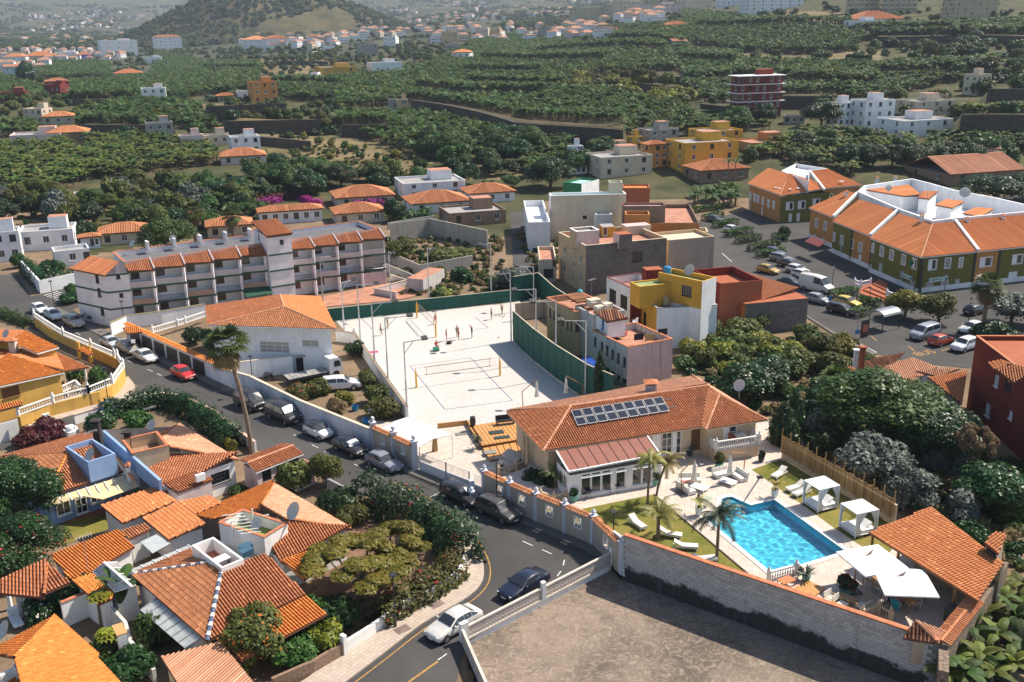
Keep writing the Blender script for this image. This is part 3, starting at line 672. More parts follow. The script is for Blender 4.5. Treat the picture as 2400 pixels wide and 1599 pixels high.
def car(label,kind,color,loc,head,group=None,roof=None,length=None,bonnet=None,name='parked_car',cat='car',shade=False,rails=False):
 """heading = direction the nose points, radians from +X"""
 L,Wd,st,ax,wr=_CAR[kind];L=length or L;root=thing(name,label,cat,loc,0,group);root.rotation_euler=(0,0,head);pm=paint(color)
 b=MB();rings=[]
 for fx,zl,zb,zt,wt,w in st:
  hw=Wd/2*w;x=L*(.5-fx);zm=zl+(zb-zl)*.55;tw=hw*wt
  half=[(x,hw*.72,zl),(x,hw*.965,zl+.10),(x,hw,zm),(x,hw*.955,zb),(x,tw,zt-.03*(zt-zb)/.45),(x,tw*.5,zt+.012),(x,0,zt+.02)]
  rings.append(half+[(p[0],-p[1],p[2])for p in half[-2::-1]])
 n=len(rings[0]);mats=[pm,trimk]+([paint(roof)]if roof else[])+([paint(bonnet)]if bonnet else[])
 vs=[p for r in rings for p in r];cow=next(i for i in range(len(st)-1)if st[i+1][3]-st[i+1][2]>.3);rend=max(i for i in range(len(st))if st[i][3]-st[i][2]>.3)
 for i in range(len(rings)-1):
  for k in range(n-1):
   m=0
   if k in(0,n-2):m=1
   if roof and 3<k<n-5 and cow<i+1<=rend:m=2
   if bonnet and i<cow and k>2 and k<n-4:m=len(mats)-1
   b.mat(m).add([vs[i*n+k],vs[i*n+k+1],vs[(i+1)*n+k+1],vs[(i+1)*n+k]],[(0,1,2,3)])
  b.mat(1).add([vs[i*n],vs[(i+1)*n],vs[(i+1)*n+n-1],vs[i*n+n-1]],[(0,1,2,3)])
 b.mat(0).add(rings[0],[tuple(range(n))]).add(rings[-1],[tuple(range(n))[::-1]])
 body=b.B('body',mats,root,l=1)
 me=body.data;bm=bmesh.new();bm.from_mesh(me);bmesh.ops.remove_doubles(bm,verts=bm.verts,dist=.001);bmesh.ops.recalc_face_normals(bm,faces=bm.faces);bm.to_mesh(me);bm.free();me.polygons.foreach_set('use_smooth',[True]*len(me.polygons))
 body.modifiers.new('bevel','BEVEL').width=.025;body.modifiers['bevel'].limit_method='ANGLE'
 def pane(q,out,k=.9,kz=.84):
  c=sum((Vec(p)for p in q),Vec())/len(q);return[c+Vec(((p[0]-c.x)*k,(p[1]-c.y)*kz,(p[2]-c.z)*kz))+Vec(out)for p in map(Vec,q)]
 lo,hi=3,4
 g=MB()
 i=cow;q=[rings[i][4],rings[i+1][4],rings[i+1][n-5],rings[i][n-5]];q[0],q[3]=[tuple(Vec(p))for p in(q[0],q[3])]
 mid0,mid1=Vec(rings[i][6]),Vec(rings[i+1][6])
 f=lambda p,s:Vec((p[0]+.022,p[1]*s,p[2]+.03))
 lp=[Vec(rings[i][4]).lerp(Vec(rings[i+1][4]),t)for t in(.1,.93)];md=[mid0.lerp(mid1,t)for t in(.1,.93)];rp=[Vec((p.x,-p.y,p.z))for p in lp]
 g.quad(f(lp[0],.93),f(md[0],1),f(md[1],1),f(lp[1],.93)).quad(f(md[0],1),f(rp[0],.93),f(rp[1],.93),f(md[1],1));g.B('windscreen',flat('sunshade',(.3,.33,.35),.4,.4)if shade else glass,root,l=1)
 g=MB();i=rend;lp=[Vec(rings[i][4]).lerp(Vec(rings[i+1][4]),t)for t in(.08,.8)];md=[Vec(rings[i][6]).lerp(Vec(rings[i+1][6]),t)for t in(.08,.8)];rp=[Vec((p.x,-p.y,p.z))for p in lp]
 f=lambda p,s:Vec((p[0]-.022,p[1]*s,p[2]+.02));g.quad(f(lp[0],.9),f(lp[1],.9),f(md[1],1),f(md[0],1)).quad(f(md[0],1),f(md[1],1),f(rp[1],.9),f(rp[0],.9));g.B('rear_window',glass,root,l=1)
 for s in(1,-1):
  for i in range(cow,rend+(kind not in('van','highvan'))):
   if kind=='highvan' and cow+1<i:continue
   q=[Vec(rings[i][3]),Vec(rings[i+1][3]),Vec(rings[i+1][4]),Vec(rings[i][4])]
   if i==cow:q[3]=q[0].lerp(q[3],.5)
   q=pane(q,(0,.014,.012),.93,.80);q=[Vec((p.x,p.y*s,p.z))for p in q];MB().poly(q if s>0 else q[::-1]).B('side_window',glass,root,l=1)
 for fx in ax:
  for s in(1,-1):
   x,y=L*(.5-fx),s*(Wd/2-.105);t,rm,a=MB(),MB(),MB()
   cyl=lambda m,r,y0,y1,k=18:m.add([(x+r*cos(6.2832*j/k),yy,wr+r*sin(6.2832*j/k))for yy in(y0,y1)for j in range(k)],[(j,(j+1)%k,k+(j+1)%k,k+j)for j in range(k)]+[tuple(range(k)),tuple(range(k,2*k))[::-1]])
   cyl(a,wr+.055,y-s*.1,y+s*.088);a.B('wheel_arch',trimk,root,l=1)
   cyl(t,wr,y-s*.1,y+s*.11);w=t.B('wheel',rubber,root,l=1);cyl(rm,wr*.64,y,y+s*.116,12);rm.B('rim',alloy,w,l=1)
 hw=Wd/2;zf=st[1][2];zr=st[-1][2]
 for s in(1,-1):
  MB().box((L*.5-L*.038,s*hw*.66,zf-.05),(.2,hw*.36,.13),rz=-s*.42).B('headlight',lampw,root,l=1)
  MB().box((-L*.5+L*.022,s*hw*.78,zr+.02),(.16,hw*.2,.3 if kind in('van','highvan','suv','estate')else.17),rz=s*.3).B('tail_light',lampr,root,l=1)
  MB().box((L*(.5-st[cow][0])-.28,s*(hw+.07),st[cow][2]+.1),(.12,.2,.14)).B('mirror',pm if kind!='van' else trimk,root,l=1)
 MB().box((L*.5-.035,0,.36),(.1,hw*1.3,.14)).B('grille',trimk,root,l=1)
 MB().box((L*.5+.012,0,.42),(.04,.5,.11)).B('number_plate',plate,root,l=1);MB().box((-L*.5-.008,0,.58),(.04,.5,.11)).B('number_plate',plate,root,l=1)
 if rails:
  for s in(1,-1):MB().bar((L*.08,s*hw*.68,st[cow+2][3]+.07),(-L*.36,s*hw*.68,st[-3][3]+.07),.04,.05).B('roof_rail',alloy,root,l=1)
 return root
# ------------------------------------------------------------------ people
def person(label,loc,rz,shirt=None,shorts=(.4,.03,.03),skin=(.42,.24,.16),hair=(.03,.02,.015),pose=None,h=1.78,trousers=False,hat=None,group='people on the sand court'):
 """one continuous skinned body, clothes by region; pose overrides joints (x = facing)"""
 J=dict(pel=(0,0,.96),chest=(0,0,1.28),neck=(.01,0,1.5),head=(.03,0,1.63),top=(.03,0,1.74),lsh=(0,.19,1.42),lel=(-.02,.27,1.15),lha=(.08,.28,.92),rsh=(0,-.19,1.42),rel=(-.02,-.27,1.15),rha=(.08,-.28,.92),lhip=(0,.09,.92),lkn=(.03,.11,.5),lan=(-.02,.12,.09),lto=(.14,.13,.03),rhip=(0,-.09,.92),rkn=(.03,-.11,.5),ran=(-.02,-.12,.09),rto=(.14,-.13,.03))
 J.update(pose or{});names=list(J);ix={k:i for i,k in enumerate(names)}
 E=[('pel','chest'),('chest','neck'),('neck','head'),('head','top'),('chest','lsh'),('lsh','lel'),('lel','lha'),('chest','rsh'),('rsh','rel'),('rel','rha'),('pel','lhip'),('lhip','lkn'),('lkn','lan'),('lan','lto'),('pel','rhip'),('rhip','rkn'),('rkn','ran'),('ran','rto')]
 Rr=dict(pel=.125,chest=.145,neck=.055,head=.095,top=.075,lsh=.07,lel=.042,lha=.035,lhip=.09,lkn=.055,lan=.038,lto=.035)
 k=h/1.78;me=bpy.data.meshes.new('person');me.from_pydata([tuple(c*k for c in J[n])for n in names],[(ix[a],ix[b])for a,b in E],[])
 o=link('person',me);m=o.modifiers.new('skin','SKIN')
 for n,i in ix.items():
  r=Rr.get(n,Rr.get('l'+n[1:],.05));me.skin_vertices[0].data[i].radius=(r*k,r*k);me.skin_vertices[0].data[i].use_root=n=='pel'
 o.modifiers.new('sub','SUBSURF').levels=1;dg=bpy.context.evaluated_depsgraph_get();new=bpy.data.meshes.new_from_object(o.evaluated_get(dg));o.modifiers.clear();o.data=new
 sm=flat('skin_%d'%int(skin[0]*100),skin,.6);hm=flat('hair_%d'%int(hair[0]*100),hair,.7);tm=flat('trousers_%d%d'%(int(shorts[0]*99),int(shorts[2]*99)),shorts,.8);cm=flat('shirt_%d%d'%(int(shirt[0]*99),int(shirt[2]*99)),shirt,.8)if shirt else sm
 new.materials.clear()
 for q in(sm,hm,tm,cm):new.materials.append(q)
 jp={n:Vec(J[n])*k for n in names}
 for p in new.polygons:
  c=p.center;best=None
  for a,b in E:
   A,B=jp[a],jp[b];ab=B-A;t=max(0,min(1,(c-A).dot(ab)/ab.length_squared));d=(c-A-ab*t).length/max(.03,(Rr.get(a,Rr.get('l'+a[1:],.05))))
   if best is None or d<best[0]:best=(d,a,b,t)
  _,a,b,t=best;mi=0
  if b in('top','head')and(c.z>jp['head'].z+.035*k or(c-jp['head']).x<-.03):mi=1
  elif a=='pel' and b!='chest' or(a=='pel' and t<.35):mi=2
  elif a in('lhip','rhip'):mi=2 if(trousers or t<.62)else 0
  elif a in('lkn','rkn')and trousers:mi=2
  elif shirt and(a in('pel','chest')or(a in('lsh','rsh')and t<.6))and b not in('neck',):mi=3
  elif shirt and b=='neck' and t<.5:mi=3
  p.material_index=mi
 new.polygons.foreach_set('use_smooth',[True]*len(new.polygons));o.location=loc;o.rotation_euler=(0,0,rz)
 hd=jp['head'];f=MB();f.box((hd.x+.1*k,0,hd.z-.005),(.03,.03,.045));n_=f.B('nose',sm,o,l=1)
 e=MB();[e.box((hd.x+.088*k,s*.036,hd.z+.02),(.02,.02,.014))for s in(1,-1)];e.B('eyes',hm,o,l=1)
 return tag(o,label,'person',group)
SEATED=dict(pel=(0,0,.5),chest=(.0,0,.82),neck=(.03,0,1.04),head=(.06,0,1.17),top=(.06,0,1.28),lsh=(.01,.19,.96),lel=(.1,.25,.72),lha=(.32,.16,.6),rsh=(.01,-.19,.96),rel=(.1,-.25,.72),rha=(.32,-.16,.6),lhip=(.02,.1,.48),lkn=(.43,.13,.48),lan=(.43,.14,.09),lto=(.58,.14,.04),rhip=(.02,-.1,.48),rkn=(.43,-.13,.48),ran=(.43,-.14,.09),rto=(.58,-.14,.04))
# ------------------------------------------------------------------ walls, rails, street furniture
def wall_line(name,label,pts,h,th,mat,cat='wall',cap=None,z=0,group=None,capw=.1,caph=.08,h2=None):
 """free standing wall along a polyline (world), optional cap part"""
 pts=[Vec(p)for p in pts];o=thing(name,label,cat,(pts[0].x,pts[0].y,z),0,group);a,b=offset(pts,th/2),offset(pts,-th/2);m=MB();L=arclen(pts)
 H=[z+ease(h,h if h2 is None else h2,l/L[-1])for l in L]
 for i in range(len(pts)-1):
  q=[a[i],a[i+1],b[i+1],b[i]];m.add([(p.x,p.y,z)for p in q]+[(p.x,p.y,H[i+(k in(1,2))])for k,p in enumerate(q)],[(4,7,6,5),(0,1,5,4),(2,3,7,6)]+([(3,0,4,7)]if i==0 else[])+([(1,2,6,5)]if i==len(pts)-2 else[]))
 m.B('wall',mat,o)
 if cap is not None:
  c=MB();a,b=offset(pts,th/2+capw/2),offset(pts,-th/2-capw/2)
  for i in range(len(pts)-1):
   q=[a[i],a[i+1],b[i+1],b[i]];c.add([(p.x,p.y,H[i+(k in(1,2))]+.003+d)for d in(0,caph)for k,p in enumerate(q)],[(3,2,1,0),(4,5,6,7),(0,1,5,4),(1,2,6,5),(2,3,7,6),(3,0,4,7)])
  c.B('cap',cap,o)
 return o
_BAL={}
def baluster_mesh(h,mat,r=.075):
 k=(round(h,2),mat.name)
 if k not in _BAL:_BAL[k]=MB().lathe((0,0,0),[(r*.8,0),(r*.8,h*.08),(r*.45,h*.14),(r,h*.38),(r*.75,h*.55),(r*.4,h*.82),(r*.8,h*.9),(r*.8,h)],7).mesh('baluster',mat,smooth=True)
 return _BAL[k]
def balustrade(label,pts,mat,z=0,h=.9,step=.27,posts=True,group=None,posth=None,name='balustrade',parent=None):
 pts=[Vec((p[0],p[1],z))for p in pts];o=parent or thing(name,label,'balustrade',pts[0],0,group);off=ORG[o.name]
 for i in range(len(pts)-1):
  a,b=pts[i],pts[i+1]
  for nm,dz,t in(('bottom_rail',.06,.12),('top_rail',h-.06,.12)):MB().bar(a+U(dz),b+U(dz),.2 if dz>.1 else.16,t).B(nm,mat,o)
  n=max(1,round((b-a).length/step));bm_=baluster_mesh(h-.24,mat)
  for k in range(n):link('baluster',bm_,o,a.lerp(b,(k+.5)/n)+U(.12)-off)
 if posts:
  for p in pts:MB().box((p.x,p.y,z+(posth or h+.1)/2),(.28,.28,posth or h+.1)).lathe((p.x,p.y,z+(posth or h+.1)),[(.17,0),(.17,.05),(.06,.1),(.11,.18),(.02,.34)],8).B('post',mat,o)
 return o
def railing(name,label,pts,mat,z=0,h=1.0,step=.14,cat='railing',t=.025,group=None,parent=None,posts=1.8):
 pts=[Vec((p[0],p[1],z))for p in pts];o=parent or thing(name,label,cat,pts[0],0,group);off=ORG[o.name]
 for i in range(len(pts)-1):
  a,b=pts[i],pts[i+1]
  for dz in(.08,h-.03):MB().bar(a+U(dz),b+U(dz),.045,.045).B('rail',mat,o)
  if step:
   m=MB();n=max(1,round((b-a).length/step));[m.bar(a.lerp(b,(k+.5)/n)+U(.1),a.lerp(b,(k+.5)/n)+U(h-.05),t,t,(1,0,0))for k in range(n)];m.B('bars',mat,o)['kind']='stuff'
 return o
def street_lamp(label,loc,h=4.2,group='street lamps along the road',mat=None,style='flat'):
 o=thing('street_lamp',label,'street lamp',loc,0,group);mat=mat or darkp
 MB().lathe(loc,[(.1,0),(.1,.35),(.055,.4),(.045,h)],9).B('pole',mat,o)
 if style=='flat':MB().box((loc[0],loc[1],loc[2]+h+.04),(.5,.5,.07),rz=.5).lathe((loc[0],loc[1],loc[2]+h-.12),[(.06,0),(.16,.1)],8).B('lamp_head',mat,o)
 else:
  MB().lathe((loc[0],loc[1],loc[2]+h),[(.05,0),(.15,.3),(.16,.34)],6).B('lantern',lampw,o);MB().lathe((loc[0],loc[1],loc[2]+h+.34),[(.2,0),(.12,.12),(.02,.24)],6).B('lantern_roof',mat,o)
 return o
def dish(label,loc,r=.45,az=3.6,el=.6,mast=.9,mat=None,group='satellite dishes on the roofs'):
 o=thing('satellite_dish',label,'satellite dish',loc,0,group);mat=mat or flat('dish_grey',(.55,.54,.5),.5);l=Vec(loc);c=l+U(mast)
 MB().tube([l,c],.03,6).B('mast',greyp,o);d=Vec((cos(az)*cos(el),sin(az)*cos(el),sin(el)));m=d.to_track_quat('Z','Y').to_matrix();b=MB();n=16;rr=[0.02,r*.4,r*.75,r]
 vs=[c+m@Vec((q*cos(6.2832*k/n),q*sin(6.2832*k/n)*1.05,.3*q*q/r+o_))for o_ in(0,-.02)for q in rr for k in range(n)]
 fs=[(h*4*n+i*n+k,h*4*n+i*n+(k+1)%n,h*4*n+(i+1)*n+(k+1)%n,h*4*n+(i+1)*n+k)[::1 if h==0 else-1]for h in(0,1)for i in range(3)for k in range(n)]
 b.add(vs,fs).B('reflector',mat,o,smooth=True);MB().tube([c+m@Vec((0,-r*.95,.25*r)),c+m@U(r*1.05)],.018,5).box(c+m@U(r*1.05),(.09,.09,.09)).B('feed_arm',greyp,o)
 return o
def antenna(label,loc,h=2.2,group='aerials on the roofs',az=.5):
 o=thing('aerial',label,'aerial',loc,0,group);l=Vec(loc);t=l+U(h);d=Vec((cos(az),sin(az),.1));s=Vec((-d.y,d.x,0))
 MB().tube([l,t],.022,5).B('mast',greyp,o);b=MB();b.bar(t-d*.5,t+d*.7,.03,.03);[b.bar(t+d*q-s*.33,t+d*q+s*.33,.022,.022)for q in(-.45,-.25,-.05,.15,.35,.55)];b.B('elements',flat('aerial_metal',(.6,.58,.55),.4,.3),o);return o
def chimney(label,loc,w=.5,h=1.2,mat=None,tile='tile_terracotta',cap='tile',parent=None):
 o=thing('chimney',label,'chimney',loc)if parent is None else parent;l=Vec(loc);mat=mat or plaster(WHITE)
 MB().box(l+U(h/2-.3),(w,w,h+.6)).B('chimney_stack' if parent else 'stack',mat,o)
 for s in(-1,1):MB().box(l+Vec((s*w*.4,0,h+.1)),(.09,w*.9,.2)).B('chimney_side',mat,o)
 if cap=='tile':
  t=l+U(h+.55);q=w*.72;c=[l+Vec((x*q,y*q,h+.22))for x,y in((-1,-1),(1,-1),(1,1),(-1,1))]
  b=MB();[b.add([c[i],c[(i+1)%4],t],[(0,1,2)])for i in range(4)];b.poly(c[::-1]);b.B('chimney_cap',flat('clay',(.5,.17,.07),.8),o)
 else:MB().box(l+U(h+.28),(w*1.5,w*1.5,.14)).B('chimney_cap',mat,o)
 return o
# ------------------------------------------------------------------ garden furniture
creamf=flat('cream_fabric',(.72,.68,.6),.85);whitef=flat('white_fabric',(.8,.8,.78),.9);tealp=flat('teal_glaze',(.12,.33,.27),.3);teak=flat('teak',(.36,.17,.07),.5,var=.25,scale=6);honey=flat('honey_wood',(.52,.27,.09),.55,var=.2,scale=5)
def pot_plant(label,loc,r=.3,h=.5,mat=None,style='bush_dark',pw=.9,ph=.7,agv=False,group='potted plants on the terrace'):
 o=thing('potted_plant',label,'potted plant',loc,0,group);l=Vec(loc)
 MB().lathe(l,[(r*.65,0),(r*.95,h*.4),(r,h*.9),(r*1.08,h),(r*.85,h),(r*.8,h*.85)],14).B('pot',mat or tealp,o,smooth=False)
 if agv:
  A=([],[],[]);[banana_leaf(*A,(0,0,h),i*2.4,ru(.3,1.3),pw*.7,pw*.07,.8,3)for i in range(18)];c=crown_obj('leaves',A,palm_blue if agv is True else agv,o)
 else:c=link('leaves',tree_proto(style,0)[0],o,(0,0,h-.1));c.scale=(pw/1.9,pw/1.9,ph)
 return o
def lounger(label,loc,rz,group='sun loungers',mat=None,back=.5):
 o=thing('sun_lounger',label,'sun lounger',loc,rz,group);fr=flat('white_frame',(.7,.7,.68),.4);mat=mat or creamf
 f=MB();f.box((0,.31,.27),(1.95,.06,.07));f.box((0,-.31,.27),(1.95,.06,.07));f.box((.95,0,.27),(.06,.56,.07));f.box((-.95,0,.27),(.06,.56,.07));f.B('frame',fr,o,l=1)
 for x in(-.8,.85):
  for y in(-.3,.3):MB().box((x,y,.12),(.06,.06,.24)).B('leg',fr,o,l=1)
 MB().box((.35,0,.36),(1.25,.6,.1)).B('seat_cushion',mat,o,l=1)
 MB().box((-.27-.36*cos(back),0,.37+.36*sin(back)),(.74,.6,.1),ry=back).B('back_cushion',mat,o,l=1);return o
def parasol(label,loc,rz,arm,h,size,mat,open_=True,group='cantilever parasols',wood=True):
 """pole with leaning arm; canopy hangs at arm's end, open square or furled"""
 o=thing('parasol',label,'parasol',loc,rz,group);wm=teak if wood else darkp;k=Vec((arm,0,h+.25))
 MB().box((0,0,.06),(.8,.8,.12)).B('base',flat('parasol_base',(.12,.12,.12),.7),o,l=1)
 MB().tube([(0,0,.1),(-.12,0,h*.75)],.05,8).B('pole',wm,o,l=1);MB().tube([(-.12,0,h*.74),k],.05,8).B('arm',wm,o,l=1)
 if open_:
  s=size/2;z=h-.55;b=MB();ap=Vec((arm,0,h+.1));c=[Vec((arm+x*s,y*s,z))for x,y in((-1,-1),(0,-1.0),(1,-1),(1,0),(1,1),(0,1.0),(-1,1),(-1,0))]
  for i in range(8):
   p,q=c[i],c[(i+1)%8];m0,m1=ap.lerp(p,.5)-U(.05),ap.lerp(q,.5)-U(.05);b.add([ap,m0,m1],[(0,1,2)]).quad(m0,p,q,m1).quad(p,p-U(.1),q-U(.1),q)
  b.B('canopy',whitef,o,l=1);[MB().bar(ap-U(.08),p-U(.04),.03,.03).B('rib',wm,o,l=1)for p in c]
 else:
  b=MB();n=16;prof=[(.03,h+.1),(.13,h-.25),(.17,h-.8),(.2,h-1.35),(.3,h-1.75),(.25,h-1.8)]
  vs=[(arm+r*(1 if j%2 else.68)*cos(6.2832*j/n),r*(1 if j%2 else.68)*sin(6.2832*j/n),z)for r,z in prof for j in range(n)]
  b.add(vs,[(i*n+j,i*n+(j+1)%n,(i+1)*n+(j+1)%n,(i+1)*n+j)for i in range(len(prof)-1)for j in range(n)]).B('furled_canopy',mat or creamf,o,l=1)
 return o
def chair(label,loc,rz,mat,group='chairs at the tables',arms=True,cush=None,w=.52):
 o=thing('chair',label,'chair',loc,rz,group);MB().box((0,0,.44),(w,w,.05)).B('seat',cush or mat,o,l=1);MB().box((-w/2,0,.72),(.05,w,.5),ry=-.12).B('backrest',cush or mat,o,l=1)
 for x in(-1,1):
  for y in(-1,1):MB().box((x*w*.44,y*w*.46,.22),(.045,.045,.44)).B('leg',mat,o,l=1)
 if arms:[MB().box((0,y*w*.5,.65),(w,.05,.04)).box((w*.46,y*w*.5,.54),(.04,.04,.2)).B('armrest',mat,o,l=1)for y in(-1,1)]
 return o
def table(label,loc,rz,lx,ly,h,mat,group='tables',name='table',legs=True,cat='table',base=None):
 o=thing(name,label,cat,loc,rz,group);n=max(2,round(ly/.14))
 for k in range(n):MB().box((0,-ly/2+ly*(k+.5)/n,h-.02),(lx,ly/n-.012,.045)).B('plank',mat,o,l=1)
 if legs:[MB().box((x*(lx/2-.08),y*(ly/2-.06),(h-.05)/2),(.06,.06,h-.05)).B('leg',base or mat,o,l=1)for x in(-1,1)for y in(-1,1)]
 return o
def round_table(label,loc,r=.32,h=.72,mat=None,group='bistro tables'):
 o=thing('round_table',label,'table',loc,0,group);MB().lathe((0,0,h),[(r,0),(r,.03)],16).B('tabletop',mat or darkp,o,l=1)
 for a in range(3):MB().tube([(.25*cos(a*2.1),.25*sin(a*2.1),0),(-.2*cos(a*2.1),-.2*sin(a*2.1),h)],.015,5).B('leg',darkp,o,l=1)
 return o
# ================================================================== SETTING
_Zo=dict(pool=(1560,1060,3.92),villa=(1320,900,4.3556),mid=(1140,560,3.92),court=(900,680,5.227),far1=(0,0,2.94),far2=(800,0,2.94),far3=(1600,0,2.94))
def Z(o,x,y):a,b,k=_Zo[o];return(a+x/k,b+y/k)
def ZP(o,x,y,z=0.0):return P(*Z(o,x,y),z)
DECK=1.4;SLAB=-.5
# ---- ground materials
def groundmat(name,a,b,scale=.15,grit=.5,rough=.95,extra=None,bs_=.35):
 m,nt,bs,L=nodes(name)
 col=ramp(nt,tex(nt,scale,6,.65,co='World'),a,b,.35,.65)
 col=mix(nt,mth(nt,'MULTIPLY',stepr(nt,tex(nt,3.5,5,.7,co='World'),.4,.7),grit),col,sc(a,.65))
 if extra:col=extra(nt,col)
 L(col,bs.inputs['Base Color']);bs.inputs['Roughness'].default_value=rough;bs.inputs['Specular IOR Level'].default_value=.2
 bump(nt,bs,tex(nt,6,5,.7,co='World'),bs_,.05+.1*(bs_>.5));MATS[name]=m;return m
m_dirt=groundmat('dirt',(.16,.11,.07),(.28,.205,.13));m_soil=groundmat('plantation_soil',(.05,.045,.022),(.12,.09,.05));m_dry=groundmat('dry_grass',(.12,.10,.045),(.25,.19,.10),.05)
m_scrub=groundmat('scrub_ground',(.035,.045,.016),(.11,.10,.045),.08);m_farland=groundmat('far_land',(.035,.045,.022),(.11,.105,.06),.012)
def _cracks(nt,col):
 e=stepr(nt,tex(nt,.16,2,.5,'edge',co='World'),0,.006);return mix(nt,mth(nt,'MULTIPLY',mth(nt,'SUBTRACT',1.0,e),.25),col,(.02,.02,.02))
m_asph=groundmat('asphalt',(.062,.060,.058),(.088,.085,.082),.12,.3,.9,_cracks)
def _sandx(nt,col):
 v=stepr(nt,tex(nt,1.5,6,.75,co='World'),.40,.60);return mix(nt,mth(nt,'MULTIPLY',v,.28),col,(.44,.40,.36))
m_sand=groundmat('white_sand',(.57,.55,.515),(.65,.63,.595),.1,.25,.95,_sandx,.9)
m_lawn=groundmat('lawn',(.12,.135,.022),(.27,.215,.06),.28,.35);m_wallk=groundmat('paving_dark',(.13,.12,.11),(.2,.185,.17))
def tilefloor(name,c,w=.4,h=.4,mortar=.012,rz=0,var=.1,offset_=.0,mc=None):
 m,nt,b,L=nodes(name);g=nt.nodes.new('ShaderNodeNewGeometry');mp=nt.nodes.new('ShaderNodeMapping');mp.inputs['Rotation'].default_value[2]=rz;L(g.outputs['Position'],mp.inputs[0])
 k=nt.nodes.new('ShaderNodeTexBrick');k.offset=offset_;k.inputs['Scale'].default_value=1;k.inputs['Brick Width'].default_value=w;k.inputs['Row Height'].default_value=h;k.inputs['Mortar Size'].default_value=mortar
 k.inputs['Color1'].default_value=(*sc(c,1-var),1);k.inputs['Color2'].default_value=(*sc(c,1+var),1);k.inputs['Mortar'].default_value=(*(mc or sc(c,.62)),1);L(mp.outputs[0],k.inputs['Vector'])
 col=mix(nt,mth(nt,'MULTIPLY',stepr(nt,tex(nt,.5,6,.7,co='World'),.45,.75),.35),k.outputs[0],sc(c,.7));L(col,b.inputs['Base Color']);b.inputs['Roughness'].default_value=.75;bump(nt,b,k.outputs['Fac'],-.3,.01);MATS[name]=m;return m
m_pave=tilefloor('pavement_tiles',(.46,.38,.31),.32,.32,.014,.6);m_deck=tilefloor('deck_tiles',(.56,.47,.40),.45,.45,.01,.2);m_patio=tilefloor('patio_tiles',(.55,.47,.40),.4,.4,.01,.2);m_terr=flat('terracotta_terrace',(.42,.12,.055),.85,var=.25,scale=.8)
m_kerb=flat('kerb_stone',(.28,.27,.25),.9,var=.2);m_line=flat('road_paint_white',(.55,.55,.53),.8,var=.3,scale=6);m_yel=flat('road_paint_yellow',(.4,.22,.06),.8,var=.4,scale=6)
m_grey=plaster((.30,.29,.28),dirt=.5);m_white=plaster(WHITE);m_roofgrey=plaster((.34,.33,.32),'roof_membrane',.5);m_coping_t=flat('clay_coping',(.48,.17,.08),.8,var=.25,scale=3);m_stone=None
# ---- terrain
def terrace(p0,p1,h,L=45):
 a,b=G(*p0,steps=False),G(*p1,steps=False)
 if a.x/a.y>b.x/b.y:a,b=b,a
 TERR.append((a.x/a.y,a.y,b.x/b.y,b.y,h,L))
TW=[((963,262),(1208,322),5,55),((1208,322),(1460,343),5,55),((982,219),(1090,236),3.5,45),((1090,236),(1275,236),3.5,45),((486,284),(672,277),6,40),((524,316),(752,312),5,40),((1100,178),(1268,181),3,50),((2246,326),(2460,330),7,40),((2310,250),(2460,253),6,45),((1923,157),(2068,158),3,45),((2040,104),(2440,109),4,55),((1494,216),(1620,236),4,45),((1600,204),(1742,200),2.6,45),((1830,251),(1948,252),4,40),((800,317),(906,318),4,35),((200,310),(346,311),3,30),((1640,70),(1990,76),3,60),((1260,130),(1560,128),2.5,60),((640,150),(770,152),2.5,40),((170,246),(330,244),2.6,40),((1100,206),(1320,212),2.5,40),((1370,108),(1600,116),3,60),((1130,146),(1420,150),3,60),((1600,152),(1725,160),3,50),((1430,192),(1600,194),2.5,45),((1750,205),(2050,212),3,40),((2060,190),(2330,180),3,40),((2000,84),(2230,88),3,50),((630,206),(800,212),2.5,40),((480,168),(610,170),2.5,40),((560,332),(730,348),2.5,30),((1640,262),(1800,282),3,30)]
for w_ in TW:terrace(*w_)
_comp=[(-10,84),(8,69.5),(27,57),(37,66),(28,84),(18,98),(2,96)]
def inpoly(x,y,poly):
 x=np.asarray(x);y=np.asarray(y);r=np.zeros(x.shape,bool);n=len(poly)
 for i in range(n):
  (x0,y0),(x1,y1)=poly[i][:2],poly[(i+1)%n][:2]
  if y0==y1:continue
  r^=((y0>y)!=(y1>y))&(x<(x1-x0)*(y-y0)/(y1-y0)+x0)
 return r
def projn(X,Y,Zz):
 q=np.stack([X,Y,Zz-HC],-1);w=np.maximum(q@_F,1);return CX+FPX*(q@_Rt)/w,CY-FPX*(q@_Up)/w
DRY=[[(469,243),(665,243),(668,262),(480,266)],[(515,282),(655,282),(700,300),(520,300)],[(610,315),(800,318),(900,340),(1010,380),(1000,418),(800,425),(720,400),(620,350)],[(612,136),(775,136),(775,172),(612,175)],[(1730,122),(1885,128),(1880,150),(1740,147)],[(1250,176),(1350,172),(1345,200),(1320,222),(1255,218)],[(1840,25),(1990,30),(1990,58),(1830,56)],[(1925,120),(2140,118),(2140,152),(1930,152)],[(1080,410),(1250,405),(1250,440),(1090,430)]]
SCR=[[(230,470),(1250,415),(1250,560),(960,540),(880,520),(600,520),(450,560),(200,600)],[(1320,185),(1390,172),(1530,205),(1600,225),(1600,265),(1500,245),(1430,215),(1350,225)],[(2050,95),(2400,95),(2400,160),(2080,160)],[(1690,95),(1720,130),(1620,120)],[(2100,0),(2400,0),(2400,60),(2150,60)]]
